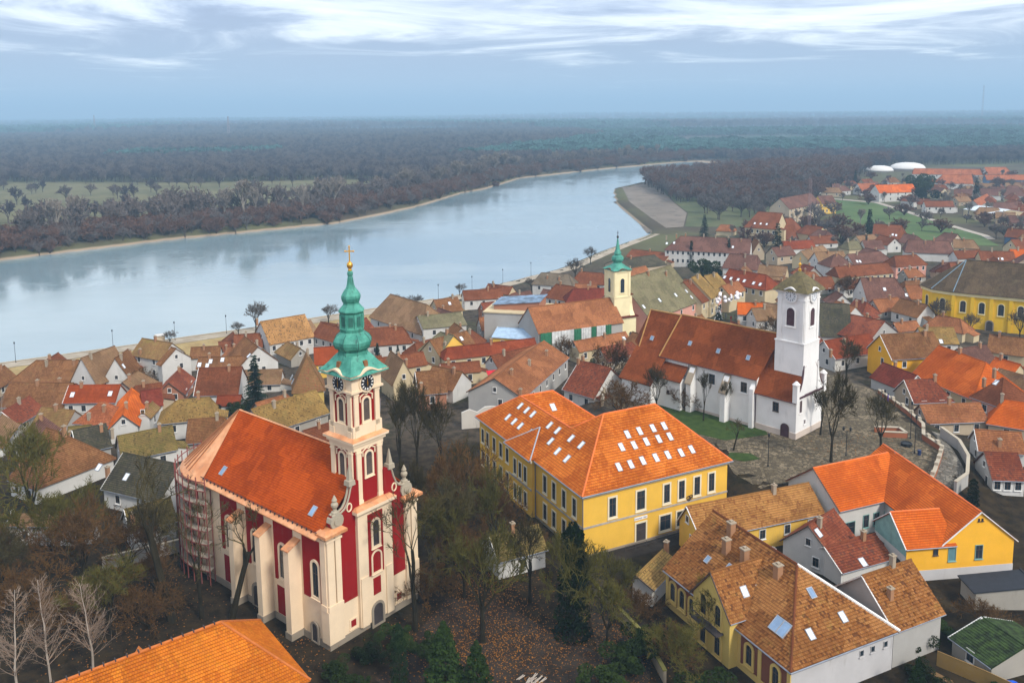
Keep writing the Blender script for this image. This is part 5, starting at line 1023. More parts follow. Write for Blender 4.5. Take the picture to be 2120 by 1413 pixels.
for k_ in range(4):
    c2=Ctx(root,tz((XM,2.93,0))@rz(k_*math.pi/2))
    o=window(c2,(0,-2.7,20.2),0,1.55,3.3,True,WH,PUR,name='louvre_window',mull=False,fw=.2,depth=.12)
    q=MB()
    for j in range(12): q.box(-.75,.75,-2.79,-2.72,20.3+j*.22,20.38+j*.22)
    c2.part('louvre_slat',q,plain('violet_slat',(.11,.055,.06),.7))
    for s in (-1,1): q=MB(); q.box(s*2.2-.32,s*2.2+.32,-2.82,-2.6,24.0,26.1) if False else q.box(s*2.15-.35,s*2.15+.35,-2.80,-2.6,17.4,26.0); c2.part('pilaster_strip',q,WH)
    zc=25.75; q=MB(); q.rings([[(1.3*math.cos(R(a)),y,zc+1.3*math.sin(R(a))) for a in range(0,360,15)] for y in (-3.0,-2.6)]); c2.part('clock_surround',q,WH)
    q=MB(); q.rings([[(1.02*math.cos(R(a)),y,zc+1.02*math.sin(R(a))) for a in range(0,360,15)] for y in (-3.04,-2.99)]); ck=c2.part('clock_face',q,plain('clock_pale',(.66,.68,.70),.6))
    for j in range(12):
        a=R(30*j); d=Vector((math.sin(a),0,math.cos(a))); p_=Vector((-d.z,0,d.x))*.06; A_=Vector((0,-3.05,zc)); q=MB(); q.quad(A_+d*.66-p_,A_+d*.66+p_,A_+d*.94+p_,A_+d*.94-p_); c2.part('numeral',q,BLACK,ck)
    for a,l_ in ((R(178),.5),(R(-2),.85)): d=Vector((math.sin(a),0,math.cos(a))); p_=Vector((-d.z,0,d.x))*.06; A_=Vector((0,-3.06,zc)); q=MB(); q.poly((A_-p_-d*.1,A_+p_-d*.1,A_+d*l_)); c2.part('clock_hand',q,BLACK,ck)
    q=MB(); P_=[(x/10,26.4+(.75*max(0,math.cos(x/10/1.5*math.pi/2))**1.1 if abs(x)<15 else 0)) for x in range(-33,34,3)]
    for (xa,za),(xb,zb) in zip(P_,P_[1:]): q.hexa([(xa,-3.3,za),(xb,-3.3,zb),(xb,-2.4,zb),(xa,-2.4,za)],[(xa,-3.3,za+.25),(xb,-3.3,zb+.25),(xb,-2.4,zb+.25),(xa,-2.4,za+.25)])
    c2.part('cornice',q,WH)
q=MB(); prof=[(3.45,26.6,1),(3.1,27.0,1),(2.4,27.9,.85),(1.6,28.75,.5),(.8,29.5,.2),(.2,30.0,0)]
for (r0_,z0,s0),(r1_,z1,s1) in zip(prof,prof[1:]):
    kk=4
    for i in range(kk):
        f0,f1=i/kk,(i+1)/kk; L0=lambda a,b,f:a+(b-a)*f
        q.lathe((XM,2.93,0),[(L0(r0_,r1_,f0)+.05,L0(z0,z1,f0),L0(s0,s1,f0)),(L0(r0_,r1_,f1),L0(z0,z1,f1),L0(s0,s1,f1))],24)
m,t,b=nodes('mossy_wood_shingle'); p=geo(t); a=noise(t,p,1.3,6,.65); t.links.new(mixc(t,rng(t,a,.35,.65),(.085,.066,.034),(.155,.125,.05)),b.inputs['Base Color']); b.inputs['Roughness'].default_value=.95; bump(t,b,noise(t,p,5,3),.4,.05)
cx.part('tower_roof',q,m)
q=MB(); q.lathe((XM,2.93,0),[(.3,29.9),(.3,30.3),(.12,30.4),(.1,30.8),(.28,31.0),(.28,31.25),(.05,31.5),(.04,32.6)],10); q.box(XM-.4,XM+.4,2.9,2.96,32.1,32.2); cx.part('finial',q,GOLD)
# ------------------------------------------------------------------ small domed church by the river (scaffold sheets on its side)
CY=plaster('pale_yellow_church',(.84,.73,.44),amt=.2)
root=thing('domed_church','small pale yellow church with green onion dome and sheeted side wall','church',(6.7,217.2,-.9),R(24.9)); cx=Ctx(root)
gable_house(cx,25.8,11.9,7,5.4,.5,(0,0),'orbrown','grey',(),(),(0,0),0,low=-2,capmat=TILE['orbrown'])
NETW=plain('white_netting',(.62,.62,.60),.9); NETG=plain('green_netting',(.03,.16,.08),.9)
xs=[.3,3.6,6.4,9.2,10.2,12.4,14.0,15.6,17.2,18.6,20.0,21.8]; cols='GWWWGWWGWWGG'
for i,(a,b_) in enumerate(zip(xs,xs[1:])):
    q=MB(); k=8; P0=[]
    for j in range(k+1):
        u=a+(b_-a)*j/k; P0.append((u,-.65-.14*math.sin(j*2.1+i)))
    for (xa,ya),(xb,yb) in zip(P0,P0[1:]): q.quad((xa,ya,.2),(xb,yb,.2),(xb,yb*.9,6.7),(xa,ya*.9,6.7))
    cx.part('scaffold_sheet',q,NETG if cols[i]=='G' else NETW)
# tower at the end of the nave
tx,ty=28.0,6.3
def bq(x0,x1,y0,y1,z0,z1,name,mat=CY): q=MB(); q.box(x0,x1,y0,y1,z0,z1); return cx.part(name,q,mat)
bq(tx-2.55,tx+2.55,ty-2.55,ty+2.55,-2,20.2,'tower_stage'); bq(tx-2.7,tx+2.7,ty-2.7,ty+2.7,12.6,12.9,'ledge'); bq(tx-2.75,tx+2.75,ty-2.75,ty+2.75,19.7,20.1,'ledge')
bq(tx-1.2,tx+4.4,ty-2.9,ty+2.9,-2,6.9,'facade'); 
q=MB(); q.box(tx-1.4,tx+4.9,ty-3.4,ty+3.4,6.9,7.3); cx.part('facade_cornice',q,TILE['darkred'])
q=MB(); q.prism([(ty-2.9,7.3),(ty+2.9,7.3),(ty+1.9,8.6),(ty+1.4,10.5),(ty+1.3,12.8),(ty-1.3,12.8),(ty-1.4,10.5),(ty-1.9,8.6)],'x',tx+2.5,tx+4.0); cx.part('facade_gable',q,CY)
q=MB(); q.box(tx+2.3,tx+4.3,ty-1.6,ty+1.6,12.8,13.15); cx.part('gable_cornice',q,TILE['rust'])
window(cx,(tx+4.0,ty,8.8),math.pi/2,.8,2.4,True,CY,LOUV,fw=.15,mull=False); window(cx,(tx+4.4,ty,-.3),math.pi/2,1.3,3,True,CY,LOUV,name='door',fw=.2,mull=False,sill=False)
window(cx,(tx+2.6,ty-2.9,-.3),0,1.0,3,True,CY,LOUV,name='door',fw=.2,mull=False,sill=False); window(cx,(tx+3.2,ty-1.35,8.8),0,.6,2.2,True,CY,LOUV,fw=.12,mull=False)
for k_ in range(4):
    c2=Ctx(root,tz((tx,ty,0))@rz(k_*math.pi/2)); window(c2,(0,-2.56,14.0),0,1.3,4.0,True,CY,PANE,name='belfry_window',mull=False,fw=.18)
    for s in (-1,1): q=MB(); q.box(s*2.2-.33,s*2.2+.33,-2.72,-2.5,13,19.7); c2.part('pilaster',q,CY)
    q=MB(); P_=[(x/10,20.15+(.45*max(0,math.cos(x/10/1.4*math.pi/2)) if abs(x)<14 else 0)) for x in range(-30,31,3)]
    for (xa,za),(xb,zb) in zip(P_,P_[1:]): q.hexa([(xa,-3.05,za),(xb,-3.05,zb),(xb,-2.2,zb),(xa,-2.2,za)],[(xa,-3.05,za+.22),(xb,-3.05,zb+.22),(xb,-2.2,zb+.22),(xa,-2.2,za+.22)])
    c2.part('cornice',q,TILE['rust'])
q=MB(); q.lathe((tx,ty,0),[(3.1,20.3,1),(2.6,20.7,.95),(1.9,21.3,.7),(1.3,21.9,.3),(1.1,22.2),(1.55,22.7),(1.75,23.2),(1.6,23.8),(1.1,24.2),(.9,24.4),(1.05,24.7),(.95,25.0),(.65,25.8),(.4,27.2),(.2,28.7),(.12,29.0)],16); cx.part('onion_dome',q,VERD)
q=MB(); q.lathe((tx,ty,0),[(.1,28.9),(.3,29.2),(.3,29.5),(.08,29.8),(.05,31.2)],10); q.box(tx-.05,tx+.05,ty-.4,ty+.4,30.5,30.62); cx.part('cross',q,LOUV)
# grey parish block left of the nave
root=thing('parish_block','plain grey walled block with brick red side and blue stained flat roof','building',(-8,232,-2),R(-14)); cx=Ctx(root)
q=MB(); q.prism([(0,0),(17,0),(17,13),(0,13)],'z',-2,10.0); cx.part('wall',q,WALL['grey'])
q=MB(); q.box(-.06,0,0,4.5,0,9.5); cx.part('brick_side',q,WALL['brickw'])
q=MB(); q.prism([(-.3,-.3),(17.3,-.3),(17.3,13.3),(-.3,13.3)],'z',10.0,10.35); cx.part('parapet',q,WALL['cream'])
q=MB(); q.hexa([(2,3,10.36),(15,3,10.36),(15,12.5,10.36),(2,12.5,10.36)],[(2,3,11.6),(15,3,12.9),(15,12.5,12.9),(2,12.5,11.6)]); cx.part('roof_storey',q,WALL['brickw'])
q=MB(); q.hexa([(1.6,2.6,11.62),(15.4,2.6,12.95),(15.4,12.9,12.95),(1.6,12.9,11.62)],[(1.6,2.6,11.8),(15.4,2.6,13.13),(15.4,12.9,13.13),(1.6,12.9,11.8)]); cx.part('roof',q,plain('blue_stained_sheet',(.16,.24,.34),.5,0,.4,.7,.5))
# ------------------------------------------------------------------ yellow church at the right edge
root=thing('yellow_church','big yellow church with steep dark shingled roof at the right edge','church',(120.5,247,0),R(-33)); cx=Ctx(root)
YC=plaster('church_yellow',(.84,.52,.03),amt=.35); YT=plaster('church_yellow_trim',(.78,.66,.34),amt=.2)
q=MB(); q.prism([(0,6),(3.2,1.6),(9,0),(42,0),(42,16),(9,16),(3.2,14.4),(0,10)],'z',-1,10.4); cx.part('wall',q,YC)
q=MB(); q.prism([(-.4,5.9),(3.0,1.2),(8.9,-.4),(42.4,-.4),(42.4,16.4),(8.9,16.4),(3.0,14.8),(-.4,10.1)],'z',9.3,10.35); cx.part('cornice',q,YT)
q=MB(); kw=dict(row=.34,lift=.03); zr=18.6
slope(q,[(8.8,-.7,10.3),(43,-.7,10.3),(43,8,zr),(11,8,zr)],**kw); slope(q,[(43,16.7,10.3),(8.8,16.7,10.3),(11,8,zr),(43,8,zr)],**kw)
P_=[(8.8,-.7),(2.8,1.0),(-.7,5.8),(-.7,10.2),(2.8,15.0),(8.8,16.7)]
for a,b_ in zip(P_,P_[1:]): slope(q,[(*b_,10.3),(*a,10.3),(11,8,zr)],**kw)
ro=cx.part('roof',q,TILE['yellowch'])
ridge_caps(cx,ro,[((11,8,zr),(43,8,zr))],TILE['yellowch'],.16); ridge_caps(cx,ro,[((8.8,-.7,10.35),(11,8,zr)),((2.8,1.0,10.35),(11,8,zr))],plain('blue_lead',(.16,.24,.30),.6),.13)
for x in (11.5,16.3,21.1,25.9,30.7): 
    window(cx,(x,0,4.6),0,1.45,3.3,True,YT,PANE,fw=.22)
window(cx,(6.1,.8,4.6),math.atan2(-1.6,5.8),1.4,3.3,True,YT,PANE,fw=.22); window(cx,(1.6,3.8,4.6),math.atan2(-4.4,3.2),1.3,3.3,True,YT,PANE,fw=.22)
for x in (9.0,13.9,18.7,23.5,28.3): q=MB(); q.box(x-.5,x+.5,-.35,0,-1,9.3); cx.part('pilaster',q,YC)
window(cx,(18.5,-.36,-.2),0,1.6,3,True,PLINTH,LOUV,name='door',fw=.3,mull=False,sill=False)
# ------------------------------------------------------------------ brick villa bottom right
root=thing('brick_villa','brick and yellow villa with mottled brown tiled roofs and arched windows','house',(28.87,82.4,0),R(25.5)); cx=Ctx(root)
VB=plaster('villa_brick',(.20,.07,.04),amt=.4); VY=plaster('villa_yellow',(.66,.46,.14),amt=.35); VG=plaster('villa_grey',(.50,.48,.47),amt=.8)
W_,Dp=15.2,22.0; zr=11.0; q=MB(); kw=dict(row=.34,tw=.27); yr=7.2
slope(q,[(-.5,-.5,4.8),(W_+.4,-.5,4.8),(7.5,7.2,zr)],**kw)
slope(q,[(-.5,Dp+.3,4.8),(-.5,-.5,4.8),(7.5,7.2,zr),(7.5,Dp+.3,zr)],**kw); slope(q,[(W_+.4,-.5,4.8),(W_+.4,Dp+.3,4.8),(7.5,Dp+.3,zr),(7.5,7.2,zr)],.34)
ro=cx.part('roof',q,TILE['brickhouse']); ridge_caps(cx,ro,[((7.5,7.2,zr),(7.5,Dp+.3,zr)),((-.5,-.5,4.8),(7.5,7.2,zr))],TILE['rust'],.16); ridge_caps(cx,ro,[((W_+.4,-.5,4.85),(7.5,7.2,zr))],FRAME,.2)
q=MB(); q.quad((0,0,-1),(W_,0,-1),(W_,0,4.9),(0,0,4.9)); q.quad((W_,0,-1),(W_,Dp,-1),(W_,Dp,4.9),(W_,0,4.9)); q.poly([(W_,Dp,-1),(0,Dp,-1),(0,Dp,5),(7.5,Dp,10.8),(W_,Dp,5)]); cx.part('wall',q,VG)
q=MB(); q.quad((0,Dp,-1),(0,0,-1),(0,0,4.9),(0,Dp,4.9)); cx.part('brick_front',q,VB)
q=MB(); q.box(-.12,0,-.12,Dp,-1,.7); q.box(-.14,0,0,Dp,4.3,4.75)
for y in (.15,4.6,8.0): q.box(-.13,0,y-.25,y+.25,.7,4.3)
for y in (15.0,21.7): q.box(-.13,0,y-.25,y+.25,.7,4.3)
cx.part('quoin_band',q,VY)
for y in (2.1,4.0+2.3,16.6,18.6,20.5): window(cx,(0,y,1.3),-math.pi/2,1.0,2.4,True,VY,PANE,fw=.3,depth=.16)
for x in (10.3,12.0,14.0): window(cx,(x,0,3.1),0,.55,.7,False,VG,PANE,fw=.05,mull=False)
q=MB(); q.tube((-.58,-.6,4.75),(-.58,Dp,4.75),.09,.09,6); q.tube((-.6,-.58,4.75),(W_,-.58,4.75),.09,.09,6); cx.part('gutter',q,GUT)
ls=Vector((8.0,0,6.2)); ln=Vector((-6.2,0,8.0)); fs=Vector((0,7.7,6.2)); fn=Vector((0,-6.2,7.7))
for x,y,w_,h_,pn in ((2.0,3.2,1.0,1.6,SKYG),(2.0,4.35,1.0,1.6,SKYG),(3.0,17.6,.55,.8,SKYG),(3.6,14.3,.55,.8,SKYG)): skylight(cx,ro,(x,y,4.8+(x+.5)*.775+.05),ln,ls,w_,h_,pn)
for x,y,pn in ((4.2,1.6,BLIND),(9.4,2.0,BLIND),(7.2,4.6,SKYG)): skylight(cx,ro,(x,y,4.8+(y+.5)*.805+.05),fn,fs,.65,1.05,pn)
for x,y,z in ((5.6,8.2,9.0),(5.0,13.2,8.7),(4.7,16.2,8.6),(6.5,17.5,9.8)): chimney(cx,x,y,z,1.9,.8,BRICK)
# cross gable with balcony
c2=Ctx(root,tz((-1.3,12.9,0))@rz(0)); M2=tz((-1.3,8.2,0)); c2=Ctx(root,M2)
gable_house(c2,8.2,6.6,6.2,3.9,.5,(0,0),'brickhouse','ochre',[(3.2,1.4),(5.4,1.2)],(),(0,0),1,tw=.27,low=-1,row=.34)
for y in (2.0,4.6): window(c2,(0,y,4.2),-math.pi/2,1.0,2.5,True,VY,PANE,fw=.28,depth=.14); window(c2,(0,y,.6),-math.pi/2,1.0,2.4,True,VY,PANE,fw=.28,depth=.14)
q=MB(); q.box(-1.1,0,1.0,5.6,3.55,3.75); 
for i in range(14): q.box(-1.08,-1.04,1.05+i*.345,1.09+i*.345,3.75,4.6)
q.box(-1.1,-1.02,1.0,5.6,4.6,4.68); c2.part('balcony',q,LOUV)
# lower right wing
M2=tz((W_+.2,.1,0)); c2=Ctx(root,M2); gable_house(c2,7.8,9.2,4.9,4.0,.5,(0,0),'brickhouse','grey',(),[(1.8,2.2),(4.8,4.6)],(0,0),1,tw=.27,low=-1,row=.34)
# ------------------------------------------------------------------ new orange roofed house with yellow gable
root=thing('courtyard_house','new house with orange roofs, yellow gable front and teal boarded gable','house',(52.3,106.9,0),R(7)); cx=Ctx(root)
TEAL=plain('teal_boards',(.20,.36,.33),.7); NW=plaster('new_white',(.74,.74,.72),amt=.1); NY=plaster('new_yellow',(.86,.44,.035),amt=.06); NG=plaster('new_grey_base',(.55,.53,.52),amt=.3)
# main wing: gable to the front, ridge running back
c2=Ctx(root,tz((15.6,0,0))@rz(math.pi/2)); gable_house(c2,23.5,10.4,5.1,4.2,.5,(0,0),'orange','white',(),(),(0,0),1,low=-1,capmat=CAPO,oh=.45)
q=MB(); q.poly([(0,-.06,1.5),(15.6,-.06,1.5),(15.6,-.06,5.05),(10.4,-.06,9.15),(5.2,-.06,5.05),(0,-.06,5.05)]); q.quad((0,-.06,5.05),(5.2,-.06,5.05),(5.2,-.0,5.05),(0,0,5.05)); cx.part('yellow_front',q,NY)
q=MB(); q.box(-.03,15.63,-.12,.02,-1,1.5); cx.part('base_band',q,NG)
window(cx,(6.6,-.06,2.6),0,1.0,1.9,False,TEAL,glass('teal_glass',(.10,.20,.22),.1),fw=.07,mull=False); window(cx,(10.5,-.06,2.6),0,1.0,1.9,False,TEAL,PANE,fw=.07); window(cx,(4.2,-.06,3.6),0,.6,.75,False,DARKF,PANE,fw=.05,mull=False)
for x in (10.2,10.7): window(cx,(x,-.06,8.0),0,.18,.3,False,LOUV,LOUV,fw=.03,mull=False,name='vent')
# left cross wing
gable_house(Ctx(root),6.8,7.6,5.1,3.0,.5,(0,0),'orange','white',(),(),(0,0),1,low=-1,capmat=CAPO)
q=MB(); q.poly([(-.05,7.6,3.6),(-.05,0,3.6),(-.05,0,5.0),(-.05,3.8,7.95),(-.05,7.6,5.0)]); cx.part('teal_gable',q,TEAL)
window(cx,(-.02,5.6,1.6),-math.pi/2,.7,1.2,False,DARKF,PANE,fw=.06); window(cx,(-.02,1.6,.2),-math.pi/2,.8,2.2,False,DARKF,PANE,fw=.06,name='door',sill=False)
# back wing
c2=Ctx(root,tz((-3.3,11.7,0))@rz(R(15))); gable_house(c2,14.5,11.0,5.0,4.1,.5,(0,0),'orange','white',(),(),(0,0),1,low=-1,capmat=CAPO)
for x,z,w_,h_ in ((1.9,.1,2.3,2.4),(5.2,1.1,1.0,1.9),(7.2,1.1,1.0,1.9),(9.4,1.2,1.2,1.7)): window(c2,(x,-.02,z),0,w_,h_,False,TEAL,PANE,fw=.08)
ridge_caps(cx,root,[((10.4,3.7,9.3),(10.4,23.4,9.3))],CAPO,.16)
q=MB(); q.tube((9.2,12.2,5.1),(10.4,20.4,9.35),.16,.16,4); cx.part('valley_sheet',q,LEAD)
# ------------------------------------------------------------------ warm orange roof at the bottom left
root=thing('parsonage','long house with weathered bright orange roof at the bottom left','house',(-22.3,84.0,0),R(128)); cx=Ctx(root)
# local x along the hip edge, y along the ridge away from the corner
Wd_=13.6; Ln=34; q=MB(); kw=dict(row=.34,tw=.26)
slope(q,[(Wd_+.2,Ln,3),(Wd_+.2,0,3),(6.8,6.8,9),(6.8,Ln,9)],.34); slope(q,[(-.2,0,3),(-.2,Ln,3),(6.8,Ln,9),(6.8,6.8,9)],**kw); slope(q,[(Wd_+.2,-.1,3),(-.2,-.1,3),(6.8,6.8,9)],.34)
ro=cx.part('roof',q,TILE['botorange']); ridge_caps(cx,ro,[((6.8,6.8,9),(6.8,Ln,9)),((-.2,-.1,3),(6.8,6.8,9)),((Wd_+.2,-.1,3),(6.8,6.8,9))],plain('orange_brown_ridge',(.46,.13,.025),.85),.16)
q=MB(); q.box(.3,Wd_-.3,.4,Ln,-1,2.95); cx.part('wall',q,WALL['ochre'])
for (x,y,dx) in ((3.2,17.2,-1),(10.2,14.0,1)):
    z=3+ (x+.2 if dx<0 else Wd_+.2-x)*6/7; q=MB(); q.poly([(x+dx*1.6,y-1.1,z-1.3),(x+dx*1.6,y+1.1,z-1.3),(x+dx*1.6,y,z+.4)]); dm=cx.part('dormer',q,PLINTH)
    q=MB(); slope(q,[(x+dx*1.9,y-1.3,z-1.45),(x+dx*1.9,y,z+.55),(x-dx*.6,y,z+.62),],.34) if False else None
    q.poly([(x+dx*1.8,y-1.3,z-1.5),(x+dx*1.8,y,z+.5),(x-dx*1.0,y,z+.55)]) ; q.poly([(x+dx*1.8,y+1.3,z-1.5),(x+dx*1.8,y,z+.5),(x-dx*1.0,y,z+.55)]); cx.part('dormer_roof',q,plain('orange_dormer_tile',(.62,.19,.03),.85),dm)
q=MB(); 
for y in frange(7.5,Ln,1.1): q.box(6.55,7.05,y-.05,y+.05,9.1,9.32)
cx.part('ridge_hook',q,LOUV,ro)

# ------------------------------------------------------------------ bare trees
def bare(seed,H=1.0,trunk=.28,nl=5,lv=5,kids=3,spread=.75,twig=3,thin=.012,lean=0,up=.25,upright=False,r0=.022):
    """unit-height winter tree: (trunk mesh data, crown mesh data)"""
    rnd=random.Random(seed); T_=MB(); C=MB()
    def rv(): return Vector((rnd.gauss(0,1),rnd.gauss(0,1),rnd.gauss(0,1))).normalized()
    def twigs(p,d,l):
        for _ in range(twig):
            q=(d+rv()*.9+Vector((0,0,.15))).normalized(); e_=p+q*l*rnd.uniform(.5,1.1); w=q.orthogonal().normalized(); w=(Matrix.Rotation(rnd.uniform(0,6.28),3,q)@w)*thin*.55
            i=len(C.v); C.v+=[tuple(p-w),tuple(p+w),tuple(e_)]; C.f.append((i,i+1,i+2)); C.uvs.append(None)
            m_=p.lerp(e_,.5); q2=(q+rv()*.8).normalized(); e2=m_+q2*l*.5; i=len(C.v); C.v+=[tuple(m_-w*.6),tuple(m_+w*.6),tuple(e2)]; C.f.append((i,i+1,i+2)); C.uvs.append(None)
    def grow(p,d,l,r,k):
        n_=3 if k>2 else 2; q=p
        for s in range(n_):
            d=(d+rv()*.17+Vector((0,0,up*.14))).normalized(); e_=q+d*(l/n_); r1=r*(1-.16*(s+1)/n_*1.6)
            (T_ if k>=lv-1 else C).tube(q,e_,max(r,thin*.6),max(r1,thin*.5),5 if k>=lv-1 else 3); q=e_; r=r1
            if k<=2: twigs(q,d,l*.5)
        if k<=0: twigs(q,d,l*.9); return
        for c_ in range(kids if k>1 else 4):
            a=rv(); a=(a-d*a.dot(d)).normalized(); dd=(d*(1-.35*spread)+a*spread*rnd.uniform(.55,1.0)+Vector((0,0,up*.5))).normalized()
            grow(q if c_<2 else p.lerp(q,rnd.uniform(.5,.9)),dd,l*rnd.uniform(.62,.80),r*rnd.uniform(.62,.80),k-1)
    d=Vector((lean,0,1)).normalized(); p=Vector((0,0,-.01)); r=r0
    for s in range(3):
        d=(d+rv()*.05).normalized(); e_=p+d*trunk/3; T_.tube(p,e_,r*(1.35 if s==0 else 1),r*.93,7); p=e_; r*=.93
    for i in range(nl):
        a=6.283*i/nl+rnd.uniform(-.4,.4); ou=Vector((math.cos(a),math.sin(a),0)); dd=(d*.9+ou*spread*rnd.uniform(.35,.95)+Vector((0,0,up))).normalized()
        grow(p-d*trunk*rnd.uniform(0,.25),dd,(1-trunk)*rnd.uniform(.25,.36),r*rnd.uniform(.5,.72),lv-1)
    zm=max(v[2] for v in C.v)
    for M_ in (T_,C): M_.v=[(x/zm,y/zm,z/zm) for x,y,z in M_.v]
    return T_,C
def leaves(mb,n_,size,seed,near=None,drop=1.0):
    rnd=random.Random(seed); src=[v for v in mb.v]
    for _ in range(n_):
        p=Vector(rnd.choice(src))+Vector((rnd.gauss(0,.02),rnd.gauss(0,.02),rnd.gauss(0,.02))); a=Vector((rnd.gauss(0,1),rnd.gauss(0,1),rnd.gauss(0,.6))).normalized(); b=a.orthogonal().normalized()*size; a=a*size
        mb.poly((p-a,p+b*.7,p+a,p-b*.7))
def bark(name,c,c2): 
    m,t,b=nodes(name); g_=N(t,'ShaderNodeTexCoord').outputs['Object']; a=noise(t,g_,9,5); oi=N(t,'ShaderNodeObjectInfo').outputs['Random']
    t.links.new(mixc(t,mth(t,'ADD',mth(t,'MULTIPLY',rng(t,a,.3,.7),.6),mth(t,'MULTIPLY',oi,.4)),c,c2),b.inputs['Base Color']); b.inputs['Roughness'].default_value=.95; b.inputs['Specular IOR Level'].default_value=.1; return m
BARK=bark('dark_bark',(.012,.010,.006),(.036,.029,.015)); TWIG=bark('olive_twigs',(.035,.027,.011),(.085,.068,.024)); RTWIG=bark('brown_twigs',(.06,.032,.012),(.13,.07,.022)); BIRCH=bark('birch_bark',(.30,.25,.20),(.46,.40,.34)); BTW=bark('birch_twigs',(.20,.14,.10),(.32,.24,.18)); OLIVE=bark('lichen_twigs',(.05,.044,.009),(.125,.11,.022)); GREYT=bark('grey_twigs',(.07,.055,.042),(.13,.105,.08)); FARB=bark('far_bark',(.05,.038,.03),(.09,.07,.055))
LEAFB=bark('brown_leaves',(.10,.036,.007),(.19,.08,.016))
PROT={}
def proto(key,tm,cm,leaf=0,lsize=.012,**k):
    T_,C=bare(**k); 
    a=T_.mesh(key+'_trunk'); a.materials.append(tm); 
    c=C.mesh(key+'_crown'); c.materials.append(cm)
    lf=None
    if leaf:
        l_=MB(); rnd=random.Random(5); src=C.v
        for _ in range(leaf):
            p=Vector(rnd.choice(src)); u_=Vector((rnd.gauss(0,1),rnd.gauss(0,1),rnd.gauss(0,.7))).normalized(); w=u_.orthogonal().normalized()*lsize*.7; u_=u_*lsize; l_.poly((p-u_,p+w,p+u_,p-w))
        lf=l_.mesh(key+'_leaves'); lf.materials.append(LEAFB)
    PROT[key]=(a,c,lf)
proto('oak',BARK,TWIG,seed=3,trunk=.26,nl=5,lv=5,kids=3,spread=.8,twig=2,thin=.0042)
proto('oak2',BARK,OLIVE,seed=8,trunk=.3,nl=5,lv=5,kids=3,spread=.7,twig=2,thin=.0040)
proto('ash',BARK,TWIG,seed=12,trunk=.36,nl=4,lv=5,kids=3,spread=.6,up=.4,twig=2,thin=.0040)
proto('brown',BARK,RTWIG,leaf=900,lsize=.008,seed=21,trunk=.22,nl=6,lv=5,kids=3,spread=.85,twig=3,thin=.0044)
proto('brown2',BARK,OLIVE,leaf=400,lsize=.008,seed=27,trunk=.24,nl=6,lv=5,kids=3,spread=.8,twig=3,thin=.0044)
def birch_mesh(seed):
    rnd=random.Random(seed); T_=MB(); C=MB(); p=Vector((0,0,0)); d=Vector((0,0,1)); pts=[p]
    for i in range(12):
        d=(d+Vector((rnd.gauss(0,.05),rnd.gauss(0,.05),.12))).normalized(); q=p+d/12; T_.tube(p,q,.0085*(1-i/12.5)+.0012,.0085*(1-(i+1)/12.5)+.0012,6); p=q; pts.append(p)
    for i in range(58):
        f=rnd.uniform(.16,.97); k=min(11,int(f*12)); o=pts[k].lerp(pts[k+1],f*12-k); a=rnd.uniform(0,6.283); l=(.30*(1-f)**.7+.05)*rnd.uniform(.6,1.15); d=Vector((math.cos(a)*.75,math.sin(a)*.75,.75)).normalized(); r=.003*(1-f)+.0013
        for s_ in range(4):
            d=(d+Vector((rnd.gauss(0,.1),rnd.gauss(0,.1),.10))).normalized(); e_=o+d*l/4; C.tube(o,e_,r,r*.75,3); r*=.75; o=e_
            for _ in range(3):
                dd=(d+Vector((rnd.gauss(0,.5),rnd.gauss(0,.5),rnd.gauss(0.1,.4)))).normalized(); C.tube(o,o+dd*l*rnd.uniform(.18,.4),.0011,.0006,3)
    return T_,C
PROT['birch_']=None
proto('birch',BIRCH,BTW,seed=31,trunk=.55,nl=9,lv=3,kids=2,spread=.5,up=.35,twig=2,thin=.006,r0=.012)
proto('lean',BARK,TWIG,seed=41,trunk=.5,nl=4,lv=4,kids=3,spread=.75,lean=.28,twig=2,thin=.0042,r0=.024)
proto('sparse',BARK,TWIG,seed=71,trunk=.34,nl=4,lv=5,kids=2,spread=.75,twig=3,thin=.0032)
proto('leansparse',BARK,TWIG,seed=74,trunk=.5,nl=3,lv=4,kids=2,spread=.8,lean=.3,twig=3,thin=.0034,r0=.024)
proto('small',BARK,GREYT,seed=52,trunk=.24,nl=6,lv=4,kids=3,spread=.75,twig=4,thin=.006)
proto('bush',BARK,RTWIG,leaf=250,lsize=.014,seed=61,trunk=.06,nl=9,lv=4,kids=3,spread=.95,twig=4,thin=.006)
T_,C=birch_mesh(4); a=T_.mesh('birch_trunk'); a.materials.append(BIRCH); c=C.mesh('birch_crown'); c.materials.append(BTW); PROT['birch']=(a,c,None)
def tree(kind,x,y,h,label,s=1.0,rot=None,group='bare trees',z=None,name='bare_tree',cat='tree'):
    a,c,lf=PROT[kind]; r=thing(name,label,cat,(x,y,(gz(x,y) if z is None else z)-.1),random.uniform(0,6.28) if rot is None else rot,group)
    r.scale=(h*s,h*s,h)
    put('trunk',a,None,r); put('crown',c,None,r)
    if lf: put('leaf',lf,None,r).name='dead_leaves'
    return r
